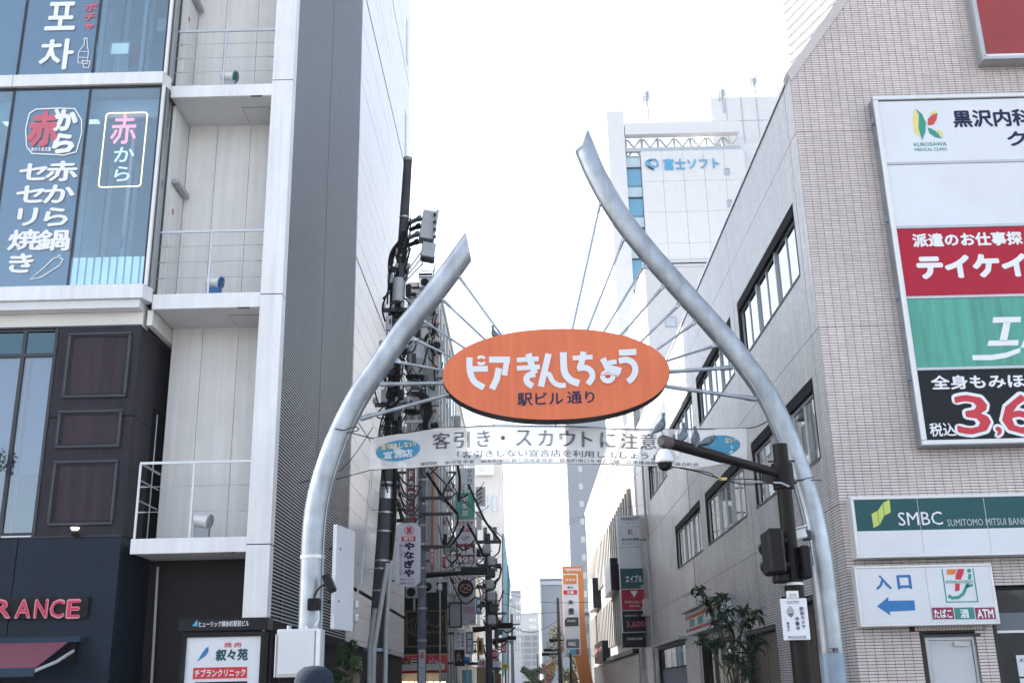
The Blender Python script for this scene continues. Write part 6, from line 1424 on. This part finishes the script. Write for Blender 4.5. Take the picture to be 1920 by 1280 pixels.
# black signboxes on annex
for i, (x0, x1, y0, y1, Y, lab) in enumerate(((1144, 1162, 1045, 1105, 60, 'upper boxy pale sign with black side on the annex'), (1115, 1135, 1082, 1138, 76, 'farther boxy pale sign with black side on the annex'))):
    z0_, z1_ = W(x1, y1, Y=Y).z, W(x1, y0, Y=Y).z
    t = thing('projecting_sign', lab, 'sign', (AX-.3, Y, z0_)); MB().box(AX-.55, AX-.02, Y, Y+.3, z0_, z1_).build('sign_side', mSignBlk, t); MB().box(AX-.56, AX-.02, Y+.31, Y+5.5, z0_, z1_).build('sign_face', mSignW, t)
t = thing('pink_mark_sign', 'black sign with faint pink lettering low on the annex', 'sign', (AX-.5, 75, 3)); z0_, z1_ = W(1130, 1240, Y=72).z, W(1130, 1202, Y=72).z
MB().box(AX-.5, AX-.04, 70, 78, z0_, z1_).build('sign_body', mSignBlk, t); txt('ワイン酒場', (70.8, 77, z0_+.4, z1_-.3), AX-.52, M('pink print', (.5, .2, .28), .6), t, .01, plane='x')
# tenant blade sign on the annex corner
Yv = 48.6
vt = vsign('tenant_blade_sign', 'tall stacked blade sign on the annex corner with pale, green, red and black panels', (1163, 1211), Yv,
 [(966, 986, mSignW, [('YAMAMOTO', (1163, 969, 1200, 975), mNavyTxt, .02), ('ボード', (1174, 978, 1188, 982), mNavyTxt, .0)]),
  (987, 1025, mSignW, [('K', (1178, 991, 1187, 1002), mBrownM, .02), ('黒沢内科胃腸科', (1166, 1008, 1201, 1013), mNavyTxt, .01), ('クリニック', (1166, 1015, 1190, 1020), mNavyTxt, .0)]),
  (1026, 1064, mSignW, []),
  (1065, 1103, mTeal, [('エイブル', (1173, 1077, 1204, 1091), mPrint, .03), ('3F', (1201, 1096, 1208, 1102), mPrint, .0)]),
  (1104, 1143, mCrimson, [('テイケイトレード', (1171, 1125, 1208, 1131), mPrint, .02), ('錦糸町支店', (1180, 1133, 1200, 1137), mPrint, .0), ('▼', (1182, 1107, 1196, 1119), mPrint, .03), ('3F', (1202, 1138, 1208, 1142), mPrint, .0)]),
  (1144, 1184, mSignBlk, [('全身もみほぐし・整体', (1171, 1151, 1210, 1155), mPrint, .0), ('3,600', (1174, 1163, 1209, 1177), M('rose print', (.5, .08, .12), .5), .03)])], attach='r')
txt('エイブル', (0, 0.001, 0, .001), 0, mTeal, vt) if False else None
X0, X1, Z0, Z1 = RY(1166, 1186, 1208, 1213, Yv+.5); bs = thing('black_bar_sign', 'black sign with small white lettering directly below the stacked blade sign', 'sign', (X0, Yv, Z0)); MB().box(X0, X1+.3, Yv+.2, Yv+.6, Z0, Z1).build('sign_body', mSignBlk, bs); txt('DINING BAR', RY(1176, 1194, 1205, 1199, Yv+.19), Yv+.19, mFrameW, bs, .0)
# box and pipes on the bank corner
MB().cyl((XR-.08, 45.5, 0), (XR-.08, 45.5, 11.5), .05, n=8).build('down_pipe', mPaleB, TB); MB().box(XR-.3, XR-.006, 46.2, 46.7, 7.6, 8.5).build('service_box', M('cream box', (.55, .5, .46), .6), TB, bevel=.02); MB().box(XR-.3, XR-.006, 46.2, 46.7, 4.4, 5.1).build('service_box', M('cream box', (.55, .5, .46), .6), TB, bevel=.02)

# ---- tall white tower with blue window strip (software company)
FT = thing('white_office_tower', 'tall white office tower with a blue window strip, rooftop truss and blue company name', 'building', (20, 100, 0))
FY2 = 90.0
zT = W(1160, 285, Y=FY2).z
MB().box(9.02, 10.62, FY2, FY2+18, 0, W(1140, 210, Y=FY2).z).build('left_fin', mWhiteT, FT)
xa, xb = W(1164, 400, Y=FY2).x, W(1196, 400, Y=FY2).x
xa = 10.66; xb = 12.0
MB().box(xa, xb, FY2+.5, FY2+1, 0, zT-.2).build('strip_backing', M('strip grey blue', (.28, .40, .48), .4), FT)
mGlBl = M('tower blue glass', (.13, .33, .50), .12, var=.05); mSpan = M('pale blue spandrel', (.45, .56, .62), .4, var=.03)
ztop = zT-.4; pit = (W(1180, 316, Y=FY2).z-W(1180, 372, Y=FY2).z)
k = 0; z = ztop
while z > 3:
    MB().box(xa, xb, FY2+.35, FY2+.45, z-pit*.36, z-.1).build('spandrel', mSpan, FT)
    w_ = MB().box(xa, xb, FY2+.4, FY2+.45, z-pit+.12, z-pit*.36-.1).build('window', mGlBl, FT)
    MB().box(xa, xb, FY2+.25, FY2+.46, z-pit*.36-.1, z-pit*.36).build('ledge', mDarkFr, FT)
    z -= pit; k += 1
x0 = 12.05; x1 = 21.8; zm_ = W(1280, 487, Y=FY2).z
nx, z = 5, zT
ph = (W(1290, 350, Y=FY2).z-W(1290, 408, Y=FY2).z)
MB().box(x0, x1, FY2+.12, FY2+18, 0, zT-.05).build('tower_core', mSoffit, FT)
while z > zm_-ph*3:
    for i in range(nx):
        a = x0+(x1-x0)*i/nx
        MB().box(a+.012, a+(x1-x0)/nx-.012, FY2, FY2+.1, z-ph+.012, z-.012).build('wall_panel', mWhiteT, FT)
    z -= ph
MB().box(x0, 24, FY2-.15, FY2-.02, zm_-.15, zm_).build('ledge', mFrame, FT)
MB().box(x0, x1, FY2-.0, FY2+.1, 0, z-.03).build('lower_wall', mWhiteT, FT)
# roof truss
bz0, bz1 = W(1270, 250, Y=FY2).z, W(1270, 229, Y=FY2).z
X0 = 10.7; X1 = 21.5
MB().box(X0, X1, FY2, FY2+.8, bz0, bz1).build('roof_beam', mWhiteT, FT)
for i in range(7):
    a = X0+.3+(X1-X0)*i/7; b_ = a+(X1-X0)/7*.8
    MB().cyl((a, FY2+1, zT), (b_, FY2+1, bz0), .09, n=6).build('truss_brace', mFrame, FT); MB().cyl((b_, FY2+1.1, zT), (a, FY2+1.1, bz0), .09, n=6).build('truss_brace', mFrame, FT); MB().cyl((a-.2, FY2+1, zT), (a-.2, FY2+1, bz0), .13, n=6).build('truss_post', mFrame, FT)
MB().box(X0, X1, FY2+.2, FY2+.5, zT+.1, zT+.5).build('truss_chord', mFrame, FT)
zz1 = W(1400, 162, Y=FY2).z; xr0 = W(1343, 230, Y=FY2).x; xr1 = W(1455, 200, Y=FY2).x+2
MB().box(xr0, xr1, FY2+2, FY2+16, zT-20, zz1).build('stair_tower', mWhiteT, FT)
for k in range(1, 4): MB().box(xr0, xr1, FY2+1.97, FY2+2.0, zz1-k*2.6, zz1-k*2.6+.05).build('joint_line', mFrame, FT)
for k in range(1, 4): MB().box(xr0+k*1.5, xr0+k*1.5+.05, FY2+1.96, FY2+1.995, zT-4, zz1).build('joint_line', mFrame, FT)
MB().box(20.3, 26, FY2+.5, FY2+2, 0, bz1-2.2).build('stepped_wall', mWhiteT, FT)
def antenna(px, y0, y1, Y, k=3):
    a, b_ = W(px, y1, Y=Y), W(px, y0, Y=Y); b_.x = a.x
    m = MB().cyl(a, b_, .09, n=6)
    for i in range(k): z_ = a.z+(b_.z-a.z)*(.7+.1*i); m.box(a.x-.4+.25*i, a.x-.3+.25*i, a.y-.1, a.y+.1, z_-.5, z_+.5); m.box(a.x-.4, a.x+.4, a.y-.04, a.y+.04, z_, z_+.05)
    m.build('antenna', mFrame, FT)
antenna(1216, 170, 228, FY2+1); antenna(1416, 147, 176, FY2+3); antenna(1358, 168, 212, FY2+2)
for (xx, yy) in ((1363, 322), (1368, 381)): c_ = W(xx, yy, Y=FY2); o = MB().frame(c_.x-.25, c_.x+.25, c_.z-.35, c_.z+.35, .06, FY2-.06, FY2-.002).build('vent_window', mFrame, FT); MB().box(c_.x-.18, c_.x+.18, FY2-.03, FY2-.004, c_.z-.28, c_.z+.28).build('pane', mGlassD, o)
mFuji = M('sign blue', (.07, .33, .55), .5, var=0)
txt('富士ソフト', RY(1244, 296, 1349, 318, FY2-.1), FY2-.1, mFuji, FT, .03)
p = Px(FY2-.1); p.st([(1233, 304), (1228, 299), (1218, 300), (1212, 303), (1211, 309), (1217, 314), (1226, 317)], 3.5); p.st([(1233, 305), (1233, 311), (1228, 313), (1219, 309), (1216, 304), (1222, 300)], 3.5); p.st([(1214, 311), (1226, 319)], 3); p.build('logo', mFuji, FT)
# smaller beige block in front of the tower
bb = simple_building('beige_block', 'pale block with one small square window seen between the tie rods', 9.35, 20, 72, 84, W(1280, 500, Y=72).z, mWhiteT, [(W(1247, 604, Y=72).x, W(1256, 613, Y=72).z, .8, .78, 'f')])
# upper right corrugated building
cw_ = thing('corrugated_building', 'bright white ribbed metal building peeking over the sloping tiled gable', 'building', W(1478, 130, Y=40))
bc0 = W(1477, 60, Y=40); d2 = Vector((.33, -.94, 0)).normalized()
for i in range(34):
    z = 21+i*.42; a = Vector((bc0.x, 40, 0)); b_ = a+d2*16
    m = MB(); nn = Vector((-d2.y, d2.x, 0))*-1
    m.add([a+Vector((0, 0, z)), b_+Vector((0, 0, z)), b_+Vector((0, 0, z+.30))+nn*0, a+Vector((0, 0, z+.30)), a+Vector((0, 0, z))+Vector((-.10, -.03, .06)), b_+Vector((0, 0, z))+Vector((-.10, -.03, .06)), b_+Vector((0, 0, z+.26))+Vector((-.10, -.03, 0)), a+Vector((0, 0, z+.26))+Vector((-.10, -.03, 0))],
          [(4, 5, 6, 7), (0, 4, 7, 3), (1, 2, 6, 5), (0, 1, 5, 4), (3, 7, 6, 2)]); m.build('rib_panel', mWhiteT, cw_, fix=True)
m = MB(); a = Vector((bc0.x, 40, 0)); b_ = a+d2*16; m.prism([(a.x+.02, a.y), (b_.x+.02, b_.y), (b_.x+14, b_.y), (a.x+14, a.y)], 0, 35, 'z'); m.build('core_wall', mFrame, cw_, fix=True)

# ------------------------------------------------------------------ FAR END
mFar = M('far pale tower', (.40, .42, .46), .6, var=.04); mFarG = M('far grey tower', (.22, .25, .29), .5, var=.03)
SK = thing('slender_tower', 'distant grey apartment tower with white ribbed side rising behind the annex', 'building', (20, 270, 0))
zt_ = W(1085, 760, Y=250).z
MB().box(11.2, 40, 250, 330, 0, zt_).build('tower_body', mFarG, SK)
for k in range(40): z = zt_-1-k*1.9; MB().box(11.05, 11.198, 250.2, 330, z-.9, z).build('side_rib', mWhiteT, SK)
for k in range(16): z = zt_-2.5-k*2.95*1.4; MB().box(13.6+.2, 14.7, 249.9, 249.99, z-1.4, z).build('window', mPaleB, SK)
GT = simple_building('grey_slab_tower', 'plain blue grey slab tower at the end of the street', W(1014, 1150, Y=200).x, W(1056, 1150, Y=200).x+2, 200, 220, W(1035, 1089, Y=200).z, mFarG)
x0_, x1_ = W(1014, 1150, Y=200).x, W(1056, 1150, Y=200).x
MB().box(x0_+.2, x1_+2, 199.7, 199.9, W(1035, 1096, Y=200).z, W(1035, 1089, Y=200).z).build('roof_band', mFar, GT)
MB().box(x0_-.1, x0_+.2, 199.5, 220, 0, W(1035, 1089, Y=200).z).build('corner_strip', mPaleB, GT)
x0_, x1_ = W(953, 1240, Y=230).x, W(1012, 1240, Y=230).x
OB = simple_building('striped_office_block', 'mid-rise office block with horizontal grey window bands across the end of the street', x0_, x1_, 230, 250, W(980, 1186, Y=230).z, mPaleB)
for k in range(8): z = W(980, 1190+k*12, Y=230).z; MB().box(x0_+.4, x1_-.4, 229.8, 229.98, z-.95, z-.1).build('window_band', mFarG, OB)
for f_ in (.25, .5, .75): MB().box(x0_+(x1_-x0_)*f_-.1, x0_+(x1_-x0_)*f_+.1, 229.7, 229.79, 0, W(980, 1188, Y=230).z).build('vertical_pier', mPaleB, OB)
simple_building('far_block', 'pale stepped block above the striped office block', W(972, 1200, Y=300).x, W(1012, 1200, Y=300).x, 300, 320, W(990, 1152, Y=300).z, mFar, [(W(992, 1200, Y=300).x, W(990, 1165+j*13, Y=300).z, 2.2, 1.0, 'f') for j in range(3)])
simple_building('far_block', 'hazy narrow block right of the scaffold netting', W(960, 1200, Y=180).x, W(978, 1200, Y=180).x, 180, 190, W(965, 1112, Y=180).z, mFar, [(W(963+i*5, 1200, Y=180).x, W(965, 1135+j*14, Y=180).z, .35, .8, 'f') for i in range(3) for j in range(7)])
simple_building('far_block', 'hazy low block directly behind the scaffold netting with tiny windows', W(940, 1200, Y=150).x, W(962, 1200, Y=150).x, 150, 160, W(950, 1128, Y=150).z, mFar, [(W(944+i*5, 1200, Y=150).x, W(955, 1150+j*14, Y=150).z, .3, .7, 'f') for i in range(3) for j in range(6)])
simple_building('glass_corner_block', 'low grey and glass block behind the orange pylon on the right', W(1092, 1200, Y=120).x, W(1125, 1200, Y=120).x, 120, 140, W(1105, 1155, Y=120).z, mGreyB, [(W(1095, 1200, Y=120).x, 3+j*2.6, 2.4, 1.6, 'f') for j in range(3)])
# orange pylon
OY = 80.0
OPY = thing('orange_pylon_sign', 'tall curved orange pylon with white directory of shop panels at the right end', 'sign', W(1085, 1280, Y=OY))
conv = lambda x, y: (W(x, y, Y=OY).x, W(x, y, Y=OY).z)
def cvc(x, y): return (940+x/5.335, 1040+y/5.335)
P_ = [(612, 115), (612, 300), (640, 1010), (735, 1010), (800, 1350), (930, 1350), (890, 1120), (855, 900), (832, 600), (825, 300), (812, 110)]
m = MB(); m.prism([conv(*cvc(x, y)) for x, y in P_], OY, OY+.8); m.build('pylon_body', mOrangeD, OPY, fix=True)
def pq(name, pts, mat, yy=OY-.03):
    m = MB(); P2_ = [cvc(x, y) for x, y in pts]; m.prism([(W(x, y, Y=yy).x, W(x, y, Y=yy).z) for x, y in P2_], yy, yy+.025); return m.build(name, mat, OPY, fix=True)
pq('directory_board', [(612, 185), (640, 1005), (797, 1000), (765, 185)], mSignW)
pq('panel', [(620, 198), (752, 198), (752, 288), (624, 290)], mOrangeD, OY-.06); pq('panel', [(622, 352), (758, 348), (760, 392), (624, 394)], mRed, OY-.06); pq('panel', [(660, 622), (770, 620), (773, 708), (636, 712), (634, 650)], M('charcoal panel', (.06, .065, .075), .5), OY-.06); pq('panel', [(648, 842), (778, 836), (780, 925), (652, 930)], M('purple grey panel', (.12, .11, .16), .5), OY-.06)
pq('panel', [(650, 945), (780, 938), (782, 990), (654, 996)], mLtBlue, OY-.06); pq('panel', [(748, 940), (780, 938), (782, 990), (750, 992)], M('maroon panel', (.25, .05, .12), .5), OY-.07)
def ot(s_, b, mt, off=.02): x0, y0 = cvc(b[0], b[1]); x1, y1 = cvc(b[2], b[3]); txt(s_, RY(x0, y0, x1, y1, OY-.09), OY-.09, mt, OPY, off)
ot('TERMINA2', (632, 132, 800, 160), mPrint, .03); ot('食品館', (640, 235, 740, 255), mPrint); ot('書店', (660, 312, 720, 332), mNavyTxt); ot('丸福', (655, 355, 722, 388), mPrint); ot('女', (670, 445, 722, 490), mNavyTxt, .05); ot('畳', (668, 530, 732, 590), mNavyTxt); ot('MUSIC', (660, 645, 745, 668), mFrameW); ot('HALL', (672, 865, 750, 905), mPrint, .05); ot('P', (660, 948, 686, 985), mPrint, .05)
MB().cyl(W(1070, 1225, Y=OY-.2), W(1070, 1300, Y=OY-.2), .07, n=8).build('prop_post', mBlack, OPY)
# far hoardings on left at ground level, small banners
for i, (x0, x1, y0, y1, Y, mt, lab) in enumerate(((868, 885, 1255, 1290, 45, mLtBlue, 'pale blue standing banner low at the left kerb'), (895, 912, 1250, 1290, 52, M('ochre board', (.32, .24, .14), .6), 'ochre hoarding low on the left'), (925, 940, 1262, 1290, 56, M('brown picture board', (.16, .08, .05), .6), 'dark board with orange picture low on the left'))):
    X0, X1, Z0, Z1 = RY(x0, y0, x1, y1, Y); t = thing('standing_banner', lab, 'banner', (X0, Y, 0)); MB().box(X0, X1, Y, Y+.05, .4, Z1).build('panel', mt, t); MB().cyl((X0, Y+.1, 0), (X0, Y+.1, Z1), .03, n=6).build('post', mDarkFr, t)
# ------------------------------------------------------------------ VEGETATION
def crown_tree(name, label, px, y0, y1, Y, wpx, mats, seed, n=1600, ls=.16):
    k = Y/1995; c_ = W(px, (y0+y1)/2, Y=Y); rx = wpx*k/2; rz = (y1-y0)*k/2
    t = thing(name, label, 'tree', (c_.x, Y, 0)); q = random.Random(seed); ms = [MB(), MB()]
    for b_ in range(10):
        cc = c_+Vector((q.uniform(-.7, .7)*rx, q.uniform(-1, 1)*rx*.6, q.uniform(-.75, .75)*rz)); leafcloud(ms[b_ % 2], cc, (rx*.42, rx*.42, rz*.33), n//10, ls, seed*31+b_)
    for i, m in enumerate(ms): m.build('crown', mats[i % len(mats)], t, kind='stuff')
    tr = MB(); tr.tube([(c_.x, Y, 0), (c_.x+.1, Y, c_.z-rz*.3), (c_.x, Y, c_.z+rz*.3)], .14, 8, r1=.05)
    for a in range(5): e_ = Vector((c_.x, Y, c_.z-rz*.2)); tr.tube([e_, e_+Vector((q.uniform(-.6, .6)*rx, q.uniform(-.3, .3), q.uniform(.1, .8)*rz))], .05, 5, r1=.02)
    tr.build('trunk', mBark, t)
crown_tree('street_tree', 'tall yellowing tree behind the slim lamp pole left of the orange pylon', 1050, 1165, 1285, 88, 46, [mLeafY, mLeafG], 3, 1000, .11)
crown_tree('street_tree', 'yellow-leaved tree below the white directory board of the pylon', 1072, 1225, 1290, 86, 40, [mLeafY, mLeafG], 4, 900, .11)
crown_tree('street_tree', 'green rounded tree in front of the striped office block', 1000, 1250, 1290, 120, 46, [mLeafG, mLeafG], 5, 1500, .16)
crown_tree('street_tree', 'small reddish green tree between the green tree and the lamp pole', 1028, 1235, 1290, 110, 30, [mLeafG, M('reddish leaf', (.24, .10, .08), .6, var=.2)], 6, 1000, .14)
crown_tree('shrub', 'dark green shrub in the undercroft below the louvered wall beside the left pole', 655, 1205, 1300, 19.5, 62, [mLeafD, mLeafG], 7, 1500, .045)
# slender plant with leaf rosettes in front of the tiled wall
TP = W(1385, 1290, Y=23.0)
RP = thing('rosette_plant', 'slender dark green multi-stemmed plant with leaf rosettes in front of the tiled wall', 'plant', (TP.x, 23.0, 0))
q = random.Random(21)
tips = [(1310, 1105, 23), (1330, 1130, 22.8), (1353, 1118, 23), (1360, 1140, 23.1), (1346, 1160, 23), (1366, 1165, 22.8), (1396, 1138, 23.2), (1418, 1150, 23.2), (1400, 1160, 23), (1318, 1195, 22.7), (1345, 1200, 22.9), (1382, 1200, 23), (1412, 1205, 23.1), (1372, 1232, 22.9), (1402, 1225, 22.9), (1425, 1195, 23.2), (1396, 1250, 22.9)]
lm = MB()   # one arched leaf, 0.2 m long, along +X
L_ = [(0, .004, 0), (.06, .020, .012), (.13, .024, .008), (.19, .013, -.015), (.23, .001, -.045)]
lm.add([(x, -w_, z) for x, w_, z in L_]+[(x, w_, z) for x, w_, z in L_]+[(x, 0, z-.006) for x, w_, z in L_], [(i, i+1, 11+i, 10+i) for i in range(4)]+[(10+i, 11+i, 6+i, 5+i) for i in range(4)], True)
lme = bpy.data.meshes.new('leaf'); lme.from_pydata(lm.v, [], lm.f); lme.materials.append(mLeafD)
nleaf = 0; extra = MB(); stems = [W(1372, 1300, Y=23.0), W(1388, 1300, Y=23.1), W(1393, 1300, Y=22.9)]
for s_ in stems: s_.z = 0
for i, (x, y, Y) in enumerate(tips):
    tip = W(x, y, Y=Y); st = stems[i % 3]; mid = st.lerp(tip, .5)+Vector(((W(1380, 1240, Y=23).x-st.lerp(tip, .5).x)*.6, 0, .25))
    MB().tube(spline([st, mid, tip], 5), .02, 6, r1=.009).build('stem', mBark, RP)
    for j in range(17):
        a = q.uniform(0, 6.283); el = q.uniform(-.9, .75); s_ = q.uniform(.85, 1.4)*1.12
        Mx = Matrix.Translation(tip+Vector((0, 0, q.uniform(-.12, .02)))-RP.location) @ Matrix.Rotation(a, 4, 'Z') @ Matrix.Rotation(-el, 4, 'Y') @ Matrix.Rotation(q.uniform(-.5, .5), 4, 'X') @ Matrix.Scale(s_, 4)
        o = bpy.data.objects.new('leaf', lme); col.objects.link(o); o.parent = RP; o.matrix_local = Mx; nleaf += 1
    leafcloud(extra, tip+Vector((0, 0, -.06)), (.2, .2, .16), 14, .08, 300+i)
extra.build('foliage', mLeafD, RP, kind='stuff')
# rooftops behind the camera that the windows mirror
for i, (x, y, w_, h, d_) in enumerate(((-46, -70, 26, 15, 12), (-16, -75, 22, 11, 14), (12, -72, 30, 17, 12), (48, -80, 26, 13, 14))):
    simple_building('station_side_building', ['low grey block across the plaza on the far left behind the viewer', 'lowest grey block across the plaza behind the viewer', 'tallest grey block across the plaza behind the viewer', 'low grey block across the plaza on the far right behind the viewer'][i], x, x+w_, y-d_, y, h, mPaleB, [])
hz = MB().box(-70, 60, -100, 345, -1.6, 62).build('haze', M('tmp', var=0)); hz['kind'] = 'stuff'
hm = bpy.data.materials.new('air'); hm.use_nodes = True; n, l = hm.node_tree.nodes, hm.node_tree.links; n.clear()
o_ = n.new('ShaderNodeOutputMaterial'); pv_ = n.new('ShaderNodeVolumePrincipled'); pv_.inputs['Color'].default_value = (.93, .95, 1, 1); pv_.inputs['Density'].default_value = .00022; pv_.inputs['Anisotropy'].default_value = .3
l.new(pv_.outputs[0], o_.inputs['Volume']); hz.data.materials.clear(); hz.data.materials.append(hm)
sc.cycles.volume_step_rate = 10; sc.cycles.volume_bounces = 1
bpy.context.view_layer.update()
